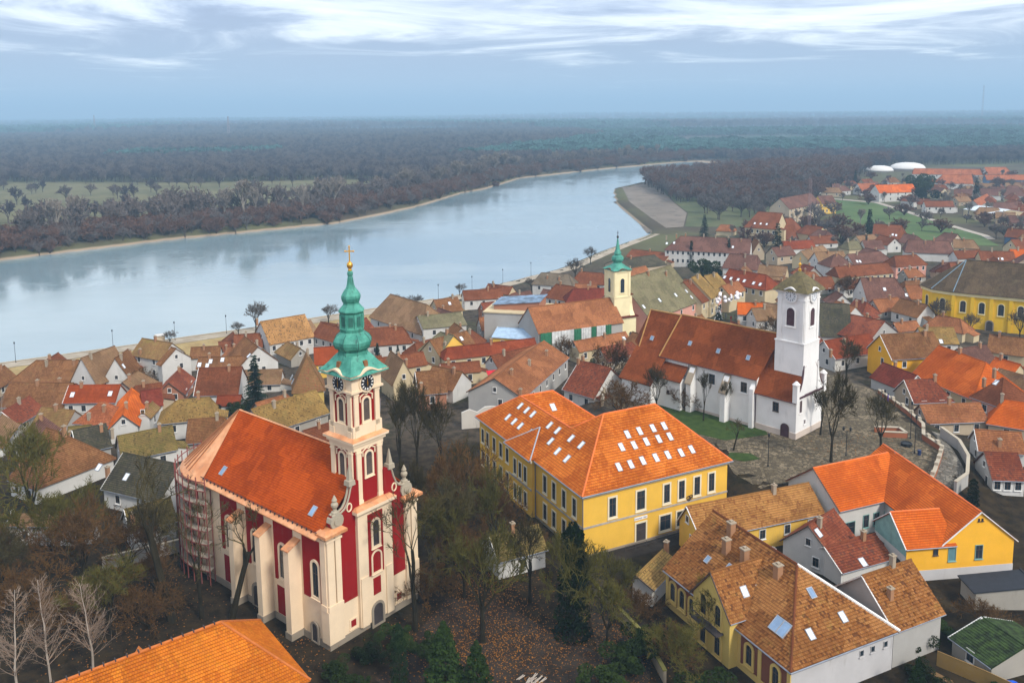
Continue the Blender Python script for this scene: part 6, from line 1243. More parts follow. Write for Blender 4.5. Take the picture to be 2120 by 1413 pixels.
for kind,x,y,h,s,rot,label in [
 ('sparse',-12.4,97.2,19,.8,2.0,'tall bare tree standing right in front of the cathedral facade'),
 ('oak2',-4.0,94.5,15.5,.9,.6,'bare lichen covered tree in the middle of the cathedral garden'),
 ('oak2',6.6,95.4,15,.7,4.0,'bare tree overgrown with ivy left of the school corner'),
 ('ash',-19.1,137.1,18.8,.6,.3,'leftmost of the tall bare trees directly behind the cathedral belfry'),
 ('ash',-16.6,138.8,19.7,.55,2.3,'tallest of the bare trees directly behind the cathedral belfry'),
 ('oak',-12.9,141.3,17,.6,4.3,'bare tree behind the belfry, nearest to the house with the boarded gable'),
 ('brown',-9.1,119.1,17.2,.62,1.1,'brown leafed tree left of the school end wall'),
 ('brown',-4.6,124.1,13.7,.7,3.0,'reddish brown tree touching the school left facade'),
 ('brown2',-10.2,108.6,12.6,.8,5.0,'olive brown tree between the cathedral facade and the garden house'),
 ('brown',-6.8,104.4,11.6,.8,.2,'brown tree left of the white garden house'),
 ('ash',-14.5,116.5,14.6,.6,2.2,'bare tree at the back corner of the cathedral facade'),
 ('leansparse',-43.3,99.7,22,.8,math.pi*.9,'tall dark leaning tree left of the cathedral apse'),
 ('sparse',-39.8,100.2,16.5,.75,2.0,'bare tree right before the scaffolded apse'),
 ('leansparse',-36.0,99.7,16.0,.85,.4,'dark tree leaning right across the cathedral buttresses'),
 ('brown',-57.6,105.9,14.9,.85,1.0,'large brown tree in the garden at the left, before the white gable'),
 ('brown2',-74.1,123.5,18.2,.8,2.0,'dense grey brown tree at the left edge over the hipped roof'),
 ('brown2',-64.3,109.6,13.3,.9,3.0,'olive brown tree in the left garden beside the grey outbuilding'),
 ('brown',-69.7,107.7,12.6,.9,4.0,'dark brown tree at the left edge of the garden'),
 ('brown',-52.7,108.2,12.5,.9,5.0,'brown tree below the long dark roof left of the apse'),
 ('brown2',-49.9,97.2,10.2,1.0,.5,'low olive tree behind the birches'),
 ('bush',-45.6,98.2,6.1,1.0,.9,'low brown thicket between the birches and the parsonage roof'),
 ('birch',-55.3,86.5,11.9,1.25,1.0,'white birch at the bottom left edge'),
 ('birch',-52.6,88.3,12.2,1.2,2.4,'white birch, second from the left edge at the bottom'),
 ('birch',-48.6,90.0,11.4,1.3,4.1,'white birch nearest the bottom orange roof'),
 ('oak',53.5,137.1,17.6,.55,0,'tallest bare tree on the cobbled square beside the white church'),
 ('oak',72.0,177.9,11.4,.8,1,'dark pollarded bare tree behind the white tower'),
 ('oak',63.9,141.7,11.2,.85,2,'round bare tree in the middle of the cobbled square'),
 ('ash',56.1,149.3,9.2,.75,3,'thin bare tree close to the white tower corner'),
 ('ash',36.4,157.0,10.5,.5,4,'left slender tree on the lawn before the white church wall'),
 ('ash',40.2,156.1,8.8,.5,5,'right slender tree on the lawn before the white church wall'),
 ('lean',38.4,142.6,6.0,.9,.2,'cut back dark tree with one arm by the school corner'),
 ('bush',21.1,160.3,8.2,1.0,.1,'wide brown bush tree behind the school roof'),
 ('oak',28.2,161.5,10.8,.7,2.5,'gnarled bare tree before the chapel of the white church'),
 ('bush',34.0,163.5,5.5,1,1.3,'low thicket at the foot of the white church buttress'),
 ('bush',21.9,183.6,9.4,.8,1,'brown thicket below the stepped churchyard wall'),
 ('bush',13.7,214.2,6.6,1.0,2,'round grey brown tree before the sheeted nave'),
 ('brown2',23.5,93.5,8.8,.9,1,'olive bare tree before the brick villa front'),
 ('brown2',17.5,85.6,8.3,1.0,2,'lichen yellow tree at the bottom, left of the brick villa'),
 ('bush',15.1,98.1,5.1,1.0,3,'orange brown bush beside the little mossy shed'),
 ('bush',48.9,97.0,5.2,1.0,4,'brown bush in the bottom right garden below the yellow gable'),
 ('brown',-8.6,112.6,12.5,.8,2.1,'brown tree in the row between cathedral and school, middle'),
 ('brown',-1.6,117.6,11.5,.8,3.1,'red brown tree between the school wall and the garden house'),
 ('bush',-11.6,103.6,5.5,1.1,.4,'brown thicket right of the cathedral facade'),
 ('bush',2.6,114.6,5.0,1.0,2.0,'brown thicket behind the white garden house'),
 ('brown2',10.8,94.0,8.5,.9,2.6,'olive tree over the mossy garden wall'),
 ('brown',-61.0,100.0,9.5,1.0,1.9,'brown tree behind the left birches'),
 ('bush',-56.5,97.0,6.0,1.2,2.9,'dark brown thicket behind the left birches'),
 ('brown',-78.0,114.0,13.0,.8,3.9,'brown tree at the very left edge below the hipped roof'),
 ('bush',-53.0,101.5,5.5,1.2,.2,'orange brown thicket below the brown garden trees'),
 ('brown',-46.8,103.6,9.0,.8,.8,'brown tree between the garden and the leaning tree'),
 ('oak',-9.5,109.5,15.5,.75,.9,'dark bare tree with wide crown between cathedral and school'),
 ('oak2',-2.6,112.6,15.0,.7,2.2,'lichen green bare tree before the school side wall'),
 ('oak',1.8,103.2,13.0,.75,4.4,'dark bare tree right of the white garden house'),
 ('oak',-8.0,126.0,15.0,.65,5.2,'dark bare tree by the far end of the school'),
 ('oak2',12.2,98.4,10.5,.8,3.6,'lichen yellow bare tree by the street below the school'),
 ('oak',-49.0,108.6,13.5,.8,2.9,'dark bare tree left of the scaffolded apse'),
 ('oak2',-61.5,113.5,13.0,.8,1.2,'lichen green bare tree in the middle of the left garden'),
 ('oak',-66.5,103.0,12.0,.8,.6,'dark bare tree low at the left edge'),
 ('bush',18.2,90.4,4.5,1.2,1.7,'bare bush at the foot of the brick villa'),
 ('bush',57.0,96.0,4.2,1.2,2.7,'brown bush behind the grassy shed'),
 ('small',-83.7,270.3,10.8,.85,0,'bare riverside tree left of the black banded roof'),
 ('small',-62.3,280.8,6.8,1.1,1,'round bare tree by the river behind the copper spire'),
 ('small',26.4,352.1,9.4,1.0,2,'dark bare tree by the river left of the small green dome'),
 ('small',-42.4,312.4,7.5,1.2,3,'bare tree on the bank right of the copper spire'),
 ('small',-36.2,317.5,7,1.2,4,'brown tree on the bank behind the tan hipped roof'),
 ('small',127.9,232.0,7.0,.8,5,'bare tree before the third window of the yellow church'),
 ('small',122.6,240.5,9.5,.8,.4,'bare tree before the apse of the yellow church'),
 ('small',138.6,226.6,9.2,.8,1.4,'bare tree at the right end of the yellow church'),
 ('small',122.4,268.1,9.0,.9,2.4,'bare tree left of the yellow church roof'),
 ('bush',72.9,228.0,8.0,1,3.4,'brown tree left of the white clock tower'),
 ('bush',113.6,281.7,9.0,1.0,4.4,'dark brown tree right behind the clock tower roof'),
 ('bush',-94.9,207.0,5.8,1.25,1.1,'dark round leafless bush before the promenade house'),
 ('birch',-111.6,178.5,7.4,.9,1,'yellowish willow before the wide brown hall'),
 ('small',36.2,388.2,8.7,.9,2,'bare tree on the bank above the small green dome'),
 ('small',7.4,330.0,5.5,1.2,3,'small bare tree on the bank path'),
 ('small',-20.5,322.5,5.0,1.2,1,'bare sapling by the promenade right of the tan hipped roof'),
 ('small',-106,256,4.5,1.2,2,'small bare tree on the promenade lawn at the left'),
 ('small',-88,266,4.6,1.2,3,'small bare tree beside the promenade kiosk'),
 ]: tree(kind,x,y,h,label,s,rot)
# fallen leaves
rl=random.Random(3); q=MB()
for cx_,cy_2,rx,ry,k in ((-2,94,13,9,3800),(-4,106,8,8,1500),(-55,103,15,11,2600),(13,93,5,9,900),(-30,92,8,5,500),(60,140,12,12,700)):
    for _ in range(k):
        x,y=rl.gauss(cx_,rx*.5),rl.gauss(cy_2,ry*.5); z=gz(x,y)+.14+rl.random()*.05; a=rl.uniform(0,6.28); r_=rl.uniform(.05,.13); t_=rl.uniform(-.05,.05)
        c_,s_=math.cos(a)*r_,math.sin(a)*r_; q.poly(((x-c_,y-s_,z),(x+s_*.6,y-c_*.6,z+t_),(x+c_,y+s_,z),(x-s_*.6,y+c_*.6,z-t_)))
tag(put('fallen_leaves',q.mesh('fallen_leaves'),bark('fallen_leaf',(.15,.055,.010),(.34,.15,.03))),'orange brown fallen leaves strewn over the garden ground',None,None,'stuff')
# ------------------------------------------------------------------ evergreens
def conifer(seed,H=1.0,R0=.26,lay=22,per=14,droop=.35,dens=5):
    rnd=random.Random(seed); C=MB(); T_=MB(); T_.tube((0,0,0),(0,0,.97),.018,.004,6)
    for i in range(lay):
        f=i/(lay-1); z=.06+.92*f; r=R0*(1-f)**.85*rnd.uniform(.85,1.1)+.012
        for j in range(max(5,int(per*(1-f*.6)))):
            a=rnd.uniform(0,6.28); rr=r*rnd.uniform(.65,1.1); d=Vector((math.cos(a),math.sin(a),0)); tip=d*rr+Vector((0,0,z-droop*rr*.6)); base=Vector((0,0,z+.015))
            for k in range(dens):
                t_=(k+.6)/dens; p=base.lerp(tip,t_); sd=Vector((-d.y,d.x,0)); w=.028*(1.15-t_)+.012
                for s in (-1,1):
                    e_=p+d*w*1.1+sd*s*w*rnd.uniform(.9,1.5)+Vector((0,0,-.02*rnd.random())); C.poly((p+sd*s*.003-d*w*.4,e_,p+d*w*.8+Vector((0,0,.012))))
    return T_,C
def leafball(seed,n_=2600,sz=.035,shape=(1,1,1),cone=0):
    rnd=random.Random(seed); C=MB(); T_=MB(); T_.tube((0,0,0),(0,0,.5),.03,.015,6)
    lump=[(Vector((rnd.gauss(0,.28),rnd.gauss(0,.28),rnd.uniform(.25,.8))),rnd.uniform(.10,.24)) for _ in range(17)]
    for _ in range(n_):
        if cone:
            z=rnd.random()**1.3; r=(.27*(1-z)**cone+.02)*(.75+.25*math.sin(z*37+rnd.random()))*math.sqrt(rnd.uniform(.5,1)); a=rnd.uniform(0,6.28); p=Vector((r*math.cos(a),r*math.sin(a),z))
        else:
            c,r=rnd.choice(lump); p=c+Vector((rnd.gauss(0,1),rnd.gauss(0,1),rnd.gauss(0,1))).normalized()*r*rnd.uniform(.75,1.05)
            if p.z<.02: p.z=rnd.uniform(.02,.2)
        u_=Vector((rnd.gauss(0,1),rnd.gauss(0,1),rnd.gauss(0,1)+.4)).normalized(); w=u_.orthogonal().normalized()*sz*.6; u_=u_*sz; C.poly((p-u_*.6,p+w,p+u_,p-w))
    return T_,C
DGR=bark('dark_spruce_needle',(.007,.018,.010),(.02,.04,.02)); GRN=bark('thuja_green',(.008,.022,.004),(.034,.058,.010)); IVY=bark('ivy_green',(.006,.017,.004),(.022,.042,.009)); SHR=bark('shrub_green',(.009,.020,.003),(.032,.050,.009)); BLU=bark('far_pine_needle',(.035,.10,.09),(.06,.14,.12))
for key,(T_,C),mt in (('spruce',conifer(1),DGR),('spruce2',conifer(2,R0=.2,lay=26),DGR),('thuja',leafball(3,5200,.022,cone=.8),GRN),('cypress',leafball(4,3000,.02,cone=.25),IVY),('shrub',leafball(5,5200,.042),SHR),('ivy',leafball(6,3600,.03,cone=.3),IVY)):
    a=T_.mesh(key+'_trunk'); a.materials.append(BARK); c=C.mesh(key+'_crown'); c.materials.append(mt); PROT[key]=(a,c,None)
for kind,x,y,h,s,label,nm,cat in [
 ('spruce',-56.6,179.9,12.6,1.0,'dark spruce standing behind the cathedral roof','spruce','tree'),
 ('thuja',-7.8,84.6,9.2,1.15,'broad green thuja at the bottom centre','thuja','tree'),
 ('thuja',-4.3,84.2,7.2,1.2,'lower green thuja right of the broad one at the bottom centre','thuja','tree'),
 ('cypress',-13.0,86.8,7.6,.55,'slim columnar cypress at the corner of the cathedral garden','cypress','tree'),
 ('spruce',62.6,252.9,5.0,1.2,'Christmas tree with white lights on the main square','christmas_tree','tree'),
 ('spruce2',76.4,386.0,9.5,1.2,'dark conifer left before the long white terrace','spruce','tree'),
 ('spruce2',79.0,370.5,11.6,.9,'slim dark conifer before the long white terrace','spruce','tree'),
 ('spruce2',94.4,366.5,11.9,.9,'dark conifer before the middle of the long white terrace','spruce','tree'),
 ('spruce',119.5,379.1,15.8,1.1,'big dark spruce at the end of the long white terrace','spruce','tree'),
 ('spruce',107.0,468.9,12.4,1.1,'spruce beside the river park pavilion','spruce','tree'),
 ('shrub',77.7,335.4,8.2,1.0,'round evergreen tree behind the mossy parapet roofs','evergreen_tree','tree'),
 ('spruce2',178.1,420.2,16.6,1.0,'tall spruce left of the blue glazed gable','spruce','tree'),
 ('spruce2',161.3,383.3,8.2,1.0,'small spruce below the tall spruce by the dyke','spruce','tree'),
 ('spruce2',294.5,728.1,15.3,1.0,'lone dark spruce left of the white villa','spruce','tree'),
 ('spruce',332.0,605.8,17.3,1.0,'dark conifer by the banded orange roof','spruce','tree'),
 ('shrub',327.6,680.1,16,1.1,'dark pines before the long far building','pine_tree','tree'),
 ('shrub',306,640,14,1.2,'dark pines right of the white villa','pine_tree','tree'),
 ('shrub',290,600,13,1.1,'dark evergreens at the right end of the white villa','pine_tree','tree'),
 ('spruce2',-37.1,226.0,4.8,1.2,'small dark fir right of the copper onion','fir','tree'),
 ('spruce2',-31.3,224.1,4.2,1.2,'smaller dark fir beside the yellow house','fir','tree'),
 ('shrub',21.8,203.2,3.4,1.0,'dark green bush beside the stepped wall','shrub','bush'),
 ('shrub',-66.8,176.6,3.6,1.1,'round dark green bush left of the spruce','shrub','bush'),
 ('shrub',-60.0,177.6,3.2,1.3,'evergreen thicket at the foot of the spruce','shrub','bush'),
 ('ivy',6.9,96.0,14.5,.6,'dark column of ivy on the tree trunk before the school','ivy','ivy'),
 ('ivy',8.0,106.0,9.0,.8,'ivy clad bush at the school corner','ivy','ivy'),
 ('shrub',-20.2,88.2,2.4,1.35,'clipped round shrub at the corner of the cathedral','shrub','bush'),
 ('shrub',-16.8,91.2,2.8,1.3,'dense evergreen hedge along the cathedral facade','shrub','bush'),
 ('shrub',-13.9,93.6,2.8,1.2,'evergreen shrub next to the facade door','shrub','bush'),
 ('shrub',-17.0,86.0,1.8,1.2,'low green shrub at the bottom beside the cypress','shrub','bush'),
 ('shrub',-9.5,92.0,3.2,1.0,'dark shrub behind the broad thuja','shrub','bush'),
 ('shrub',12.5,89.0,3.6,1.3,'dark shrub at the bottom by the garden street','shrub','bush'),
 ('shrub',10.0,85.5,3.0,1.3,'dark undergrowth at the bottom right of the leaf strewn path','shrub','bush'),
 ('shrub',14.6,92.5,3.4,1.1,'dark evergreen bush left of the villa tree','shrub','bush'),
 ('shrub',20.0,84.0,3.2,1.4,'dark green bush below the brick villa windows','shrub','bush'),
 ('shrub',46.5,92.5,2.6,1.3,'green bush at the grey villa wing','shrub','bush'),
 ('shrub',51.0,97.0,2.0,1.8,'green ground bush in the bottom right garden','shrub','bush'),
 ('shrub',41.5,101.0,2.4,1.2,'evergreen hedge in the villa courtyard','shrub','bush'),
 ('shrub',38.8,103.5,2.2,1.2,'bush at the end of the courtyard hedge','shrub','bush'),
 ('shrub',54.0,93.0,1.6,2.0,'dark green vegetable patch shrub in front of the tarred lean-to','shrub','bush'),
 ('shrub',48.6,101.2,1.8,1.6,'green shrub against the grey base of the yellow gable','shrub','bush'),
 ('shrub',45.2,86.6,2.4,1.3,'dark green shrub at the foot of the grey villa wall','shrub','bush'),
 ('shrub',57.5,91.5,2.2,1.6,'shrub at the right edge behind the grassy shed','shrub','bush'),
 ('shrub',50.5,83.5,1.8,1.5,'low green plants before the board fence','shrub','bush'),
 ('thuja',43.4,84.5,4.6,1.0,'small conical thuja at the bottom right','thuja','tree'),
 ('ivy',71.6,126.0,4.2,.9,'ivy hanging on the wall of the curved lane','ivy','ivy'),
 ]: tree(kind,x,y,h,label,s,None,'evergreens',None,nm,cat)
# ------------------------------------------------------------------ walls, lamps and small things
def wall_run(name,label,pts,h,th,mat,capm,merlon=None,cat='wall'):
    r=thing(name,label,cat,(*pts[0],gz(*pts[0])))
    o=Vector(r.location); 
    for (ax,ay),(bx,by) in zip(pts,pts[1:]):
        d=Vector((bx-ax,by-ay,0)); L=d.length; d/=L; n_=Vector((-d.y,d.x,0))*th/2; za,zb=gz(ax,ay),gz(bx,by); a=Vector((ax,ay,0))-o*1; a=Vector((ax-o.x,ay-o.y,-o.z)); b=Vector((bx-o.x,by-o.y,-o.z)); Z=Vector((0,0,1))
        q=MB(); q.hexa([a-n_+Z*(za-2.5),b-n_+Z*(zb-2.5),b+n_+Z*(zb-2.5),a+n_+Z*(za-2.5)],[a-n_+Z*(za+h),b-n_+Z*(zb+h),b+n_+Z*(zb+h),a+n_+Z*(za+h)]); Ctx(r).part('wall_section',q,mat)
        q=MB(); n2=n_*1.35; q.hexa([a-n2+Z*(za+h+.003),b-n2+Z*(zb+h+.003),b+n2+Z*(zb+h+.003),a+n2+Z*(za+h+.003)],[a-n2+Z*(za+h+.13),b-n2+Z*(zb+h+.13),b+n2+Z*(zb+h+.13),a+n2+Z*(za+h+.13)]); Ctx(r).part('coping',q,capm)
        if merlon:
            k=max(1,int(L/merlon))
            for i in range(k):
                c=a.lerp(b,(i+.5)/k); z=za+(zb-za)*(i+.5)/k; q=MB(); n3=n_*1.3; e_=d*.35; q.hexa([c-n3-e_+Z*(z+h),c-n3+e_+Z*(z+h),c+n3+e_+Z*(z+h),c+n3-e_+Z*(z+h)],[c-n3-e_+Z*(z+h+.6),c-n3+e_+Z*(z+h+.6),c+n3+e_+Z*(z+h+.6),c+n3-e_+Z*(z+h+.6)]); Ctx(r).part('pier',q,capm)
    return r
SW=plaster('stone_wall',(.36,.29,.20),amt=.7); SWC=plaster('stone_coping',(.44,.38,.29),amt=.6); RBR=plaster('red_brick_wall',(.34,.12,.06),amt=.5)
wall_run('churchyard_wall','stepped stone wall with piers climbing left of the white church',[(18,167),(20,178),(23,190),(31,200)],1.3,.5,SW,SWC,3.0)
wall_run('parapet_wall','brick parapet with stone piers along the right side of the square',[(76.5,172),(77,160),(76.2,152),(73.6,146.5)],1.0,.45,RBR,SWC,4.0)
wall_run('bay_wall','red brick bay wall with stone coping on the square',[(66.5,150.5),(70.8,150.0),(71.0,147.4),(67.0,148.0)],1.0,.4,RBR,SWC)
wall_run('stair_wall','stone wall with red brick piers between the square and the lane',[(73.6,146.5),(74.2,141),(71.8,137),(68.3,131.5),(65.8,128)],1.1,.45,RBR,SWC,2.2)
wall_run('lane_wall','tall curved plaster wall on the outer side of the lane',[(78.3,149.5),(79.0,144.5),(76.9,137.5),(73.0,130.5),(69.0,126.5)],2.0,.4,WALL['grey'],SWC)
wall_run('garden_wall','mossy garden wall running down right of the leaf strewn path',[(9.0,108),(12.2,101),(15.4,93.5),(16.5,87)],1.4,.35,SW,plaster('mossy_coping',(.22,.20,.06),amt=.5))
wall_run('river_wall','low pale wall along the promenade edge',[(-149,238),(-119,255.6),(-104,265.4),(-89,274.4),(-30,317)],.5,.4,WALL['beige'],SWC)
wall_run('cathedral_wall','low grey wall left of the scaffolded apse',[(-58,112),(-46.5,118.5),(-43,121)],1.8,.35,WALL['grey'],SWC)
wall_run('board_fence','ochre board fence beside the grassy shed at the bottom right',[(48.0,89.5),(51.5,86.0),(54,83)],1.7,.08,plaster('fence_board',(.33,.20,.06),amt=.6),plaster('fence_cap',(.28,.17,.06),amt=.4),None,'fence')
LMP=plain('lamp_iron',(.02,.022,.025),.5,.3); GLB=plain('lamp_glass',(.75,.75,.72),.3)
def lamp(x,y,h,label,arms=1,group='street lamps'):
    r=thing('street_lamp',label,'street lamp',(x,y,gz(x,y)),random.uniform(0,3),group); c=Ctx(r)
    q=MB(); q.lathe((0,0,0),[(.16,0),(.13,.3),(.07,.4),(.055,h*.6),(.045,h)],8); c.part('post',q,LMP)
    for s in ((0,) if arms==1 else (-.55,.55)):
        q=MB(); q.lathe((s,0,h-.05),[(.08,0),(.16,.12),(.2,.45),(.24,.5),(.06,.7)],8); c.part('lantern',q,LMP)
        if s: q=MB(); q.tube((0,0,h-.3),(s,0,h-.05),.03,.03,5); c.part('arm',q,LMP)
lamp(42.4,135.6,5.2,'lamp post standing near the steps by the school corner')
lamp(57.0,139.6,4.6,'two armed lamp post right of the tallest square tree',2)
lamp(71.5,147.0,6.4,'tall lamp post beside the red brick bay wall'); lamp(69.2,140.5,6.2,'lamp post with a litter bin at the stone piers'); lamp(71.5,158.0,5.0,'thin lamp post behind the red brick bay wall')
for i,(x,y) in enumerate([(-143,237.5),(-121,250.5),(-106,260),(-92.5,268),(-28,314.5),(-16,330),(-4,346.5),(8,361)]): lamp(x,y,5.5,'thin street lamp in the row along the river promenade',1,'promenade lamps')
q=MB(); q.lathe((0,0,0),[(.25,0),(.32,.9),(.3,.95)],10); o=put('litter_bin',q.mesh('litter_bin'),plain('bin_blue',(.02,.04,.12),.5),None,(69.6,139.6,gz(69.6,139.6))); tag(o,'dark blue litter bin beside the lamp post on the square','litter bin')
q=MB(); q.lathe((0,0,0),[(.9,0),(1.0,.6),(.85,.65),(.8,.5)],10); o=put('planter',q.mesh('planter'),LMP,None,(69.3,143.8,gz(69.3,143.8))); tag(o,'round black planter on the cobbled square','planter')
# white log pile, kiosk, awning, tarpaulin
root=thing('birch_logs','heap of pale peeled logs on the leaf strewn path','logs',(1.6,87.6,gz(1.6,87.6)))
for i in range(16):
    q=MB(); a=random.uniform(.6,1.3); c_=Vector((random.uniform(-1.3,1.3),random.uniform(-.7,.7),.1+.06*(i%3))); d=Vector((math.cos(a),math.sin(a),random.uniform(-.02,.1)))*random.uniform(.4,.9); q.tube(c_-d,c_+d,.07,.05,6); Ctx(root).part('log',q,BIRCH)
root=thing('kiosk','small pale kiosk on the promenade lawn','kiosk',(-109.5,257.5,gz(-109.5,257.5)),.5); q=MB(); q.box(-1.2,1.2,-1,1,0,2.4); Ctx(root).part('wall',q,WALL['beige']); q=MB(); q.box(-1.5,1.5,-1.3,1.3,2.4,2.6); Ctx(root).part('roof',q,WALL['white'])
RED=plain('red_canvas',(.55,.01,.02),.8); root=thing('awning','bright red awning in the courtyard behind the boarded gable','awning',(-5.5,189.5,gz(-5,189)),R(16)); q=MB(); q.hexa([(0,0,2.5),(7,0,2.7),(7,3.4,3.6),(0,3.4,3.4)],[(0,0,2.56),(7,0,2.76),(7,3.4,3.66),(0,3.4,3.46)]); Ctx(root).part('canvas',q,RED)
for x in (0.2,6.8): q=MB(); q.tube((x,.1,0),(x,.1,2.6),.05,.05,5); Ctx(root).part('post',q,FRAME)
root=thing('ruined_wall','crumbling whitewashed fire wall below the boarded gable','wall',(-10.5,164.5,gz(-10,164)),R(12)); q=MB()
for i in range(8): q.hexa([(i*1.6,0,-2),(i*1.6+1.6,0,-2),(i*1.6+1.6,.5,-2),(i*1.6,.5,-2)],[(i*1.6,0,3.4+.5*math.sin(i*2.3)+i*.18),(i*1.6+1.6,0,3.4+.5*math.sin(i*2.3+2.3)+i*.18+.18),(i*1.6+1.6,.5,3.4+.5*math.sin(i*2.3+2.3)+i*.18+.18),(i*1.6,.5,3.4+.5*math.sin(i*2.3)+i*.18)])
Ctx(root).part('masonry',q,plaster('ruined_plaster',(.56,.52,.46),(.12,.1,.08),.9))
root=thing('blue_tarpaulin','bright blue tarpaulin bundle in the bottom right corner','tarpaulin',(54.0,84.9,gz(54,84.9))); q=MB(); q.lathe((0,0,0),[(.9,0,.8),(.85,.6,.7),(.6,1.0,.5),(.3,1.1,.3)],12); Ctx(root).part('sheet',q,plain('blue_tarp',(.005,.09,.62),.4,var=.4,sc=3))
WD=plaster('old_boards',(.20,.12,.055),amt=.7)
for i,(x,y,lb) in enumerate([(50.5,99.2,'stack of old boards below the grey base of the yellow gable'),(46.8,95.6,'leaning brown planks beside the villa wing'),(47.6,87.2,'rough planks at the board fence in the bottom right')]):
    r_=thing('plank_stack',lb,'planks',(x,y,gz(x,y)),i*1.1)
    for k in range(6): q=MB(); q.box(-1.1+.1*(k%2),1.1,-.12+.25*(k%3),.1+.25*(k%3),.05+.14*(k//3),.13+.14*(k//3)); Ctx(r_).part('plank',q,WD)
for i,(x,y) in enumerate([(52.2,99.8),(53.0,99.4)]):
    r_=thing('car_tyre',('left','right')[i]+' old tyre leaning by the grey base of the yellow gable','tyre',(x,y,gz(x,y))); q=MB()
    for k in range(12):
        a,b_=R(30*k),R(30*k+30); q.tube((.3*math.cos(a),.1*math.sin(a),.4+.3*math.sin(a)),(.3*math.cos(b_),.1*math.sin(b_),.4+.3*math.sin(b_)),.1,.1,6)
    Ctx(r_).part('rubber_ring',q,LMP)
root=thing('satellite_dish','white satellite dish on the courtyard house roof edge','satellite dish',(34.6,107.3,4.4)); q=MB(); q.lathe((0,0,0),[(.05,0),(.45,.12),(.6,.25),(.58,.27),(.42,.15),(.05,.05)],14); o=Ctx(root).part('dish',q,FRAME); o.rotation_euler=(R(65),0,R(-30)); q=MB(); q.tube((0,0,-1),(0,0,.1),.04,.04,5); Ctx(root).part('bracket',q,LMP)
# white globes strung over the square
GLO=plain('paper_globe',(.82,.78,.80),.7,var=.05); me=None
q=MB(); q.lathe((0,0,0),[(.05,-.62),(.4,-.48),(.6,-.15),(.6,.15),(.4,.48),(.05,.62)],12); me=q.mesh('paper_globe',smooth=True); me.materials.append(GLO)
for i in range(20):
    x=63.5+random.uniform(-1.5,7.5); y=257+random.uniform(-3,8); o=put('paper_globe',me,None,None,(x,y,4.2+random.uniform(0,2.4))); o.scale=(.9,.9,.9); tag(o,'white paper globe hanging over the main square','globe','paper globes over the square')
# people
def person(x,y,coat,trousers,label,yaw=0):
    r=thing('person',label,'person',(x,y,gz(x,y)+.06),yaw,'people walking')
    me=bpy.data.meshes.new('body'); V=[(0,0,.95),(0,0,1.2),(0,0,1.45),(0,0,1.55),(0,0,1.68),(.2,0,1.42),(.27,.03,1.15),(.26,.1,.92),(-.2,0,1.42),(-.27,-.03,1.15),(-.26,-.1,.92),(.1,0,.88),(.11,.08,.48),(.11,.12,.06),(.11,.24,.03),(-.1,0,.88),(-.11,-.06,.48),(-.11,-.14,.06),(-.11,-.02,.03)]
    E_=[(0,1),(1,2),(2,3),(3,4),(2,5),(5,6),(6,7),(2,8),(8,9),(9,10),(0,11),(11,12),(12,13),(13,14),(0,15),(15,16),(16,17),(17,18)]
    me.from_pydata(V,E_,[]); o=put('body',me,coat,r); md=o.modifiers.new('skin','SKIN'); 
    rad=[.15,.15,.17,.06,.11,.08,.06,.045,.08,.06,.045,.1,.07,.05,.045,.1,.07,.05,.045]
    for i,q_ in enumerate(me.skin_vertices[0].data): q_.radius=(rad[i],rad[i]*.85); q_.use_root=(i==0)
    o.modifiers.new('sub','SUBSURF').levels=1
    q=MB(); q.lathe((0,0,1.62),[(.1,0),(.125,.08),(.12,.18),(.06,.25)],10); Ctx(r).part('hair',q,trousers); return r
PU=plain('violet_coat',(.10,.03,.35),.8); NV=plain('navy_trousers',(.02,.022,.035),.8); RC=plain('red_coat',(.35,.03,.03),.8); GC=plain('grey_coat',(.08,.08,.09),.8)
person(76.0,166.5,PU,NV,'person in a violet coat walking on the square by the parapet',1.0); person(74.9,167.2,GC,NV,'person in a dark coat left of the violet coat on the square',1.2)
for i,(x,y,c) in enumerate([(66.0,251.5,RC),(67.5,252.6,GC),(68.6,254.0,NV),(65.0,254.0,GC),(69.6,252.0,PU)]): person(x,y,c,NV,('red coated','grey coated','navy coated','dark grey coated','violet coated')[i]+' person in the group beside the Christmas tree',i)
# lights on the christmas tree
q=MB(); q.lathe((0,0,0),[(.02,-.09),(.09,0),(.02,.09)],6); me=q.mesh('light_ball'); me.materials.append(plain('light_ball_white',(.85,.85,.85),.4)); ct=[o for o in bpy.data.objects if o.name.startswith('christmas_tree')][0]
for i in range(60):
    z=random.uniform(.08,.9); r_=.22*(1-z)+.01; a=random.uniform(0,6.28); o=put('light_ball',me,None,ct,(r_*math.cos(a),r_*math.sin(a),z)); o.scale=(.28,.28,.28)
# lattice masts
def mast(x,y,h,w,label,taper=.25):
    r=thing('lattice_mast',label,'mast',(x,y,gz(x,y))); c=Ctx(r)
    for sx,sy in ((-1,-1),(1,-1),(1,1),(-1,1)): q=MB(); q.tube((sx*w,sy*w,0),(sx*w*taper,sy*w*taper,h),w*.12,w*.09,4); c.part('leg',q,MASTM)
    k=10
    for i in range(k):
        f0,f1=i/k,(i+1)/k; a0=w*(1-(1-taper)*f0); a1=w*(1-(1-taper)*f1); q=MB()
        for (sx,sy),(tx_,ty_) in (((-1,-1),(1,-1)),((1,-1),(1,1)),((1,1),(-1,1)),((-1,1),(-1,-1))): q.tube((sx*a0,sy*a0,h*f0),(tx_*a1,ty_*a1,h*f1),w*.07,w*.07,3)
        c.part('lattice',q,MASTM)
MASTM=plain('mast_grey',(.30,.22,.22),.7)
mast(157,446,32,.55,'slender red and white lattice mast beside the hotel',.9)
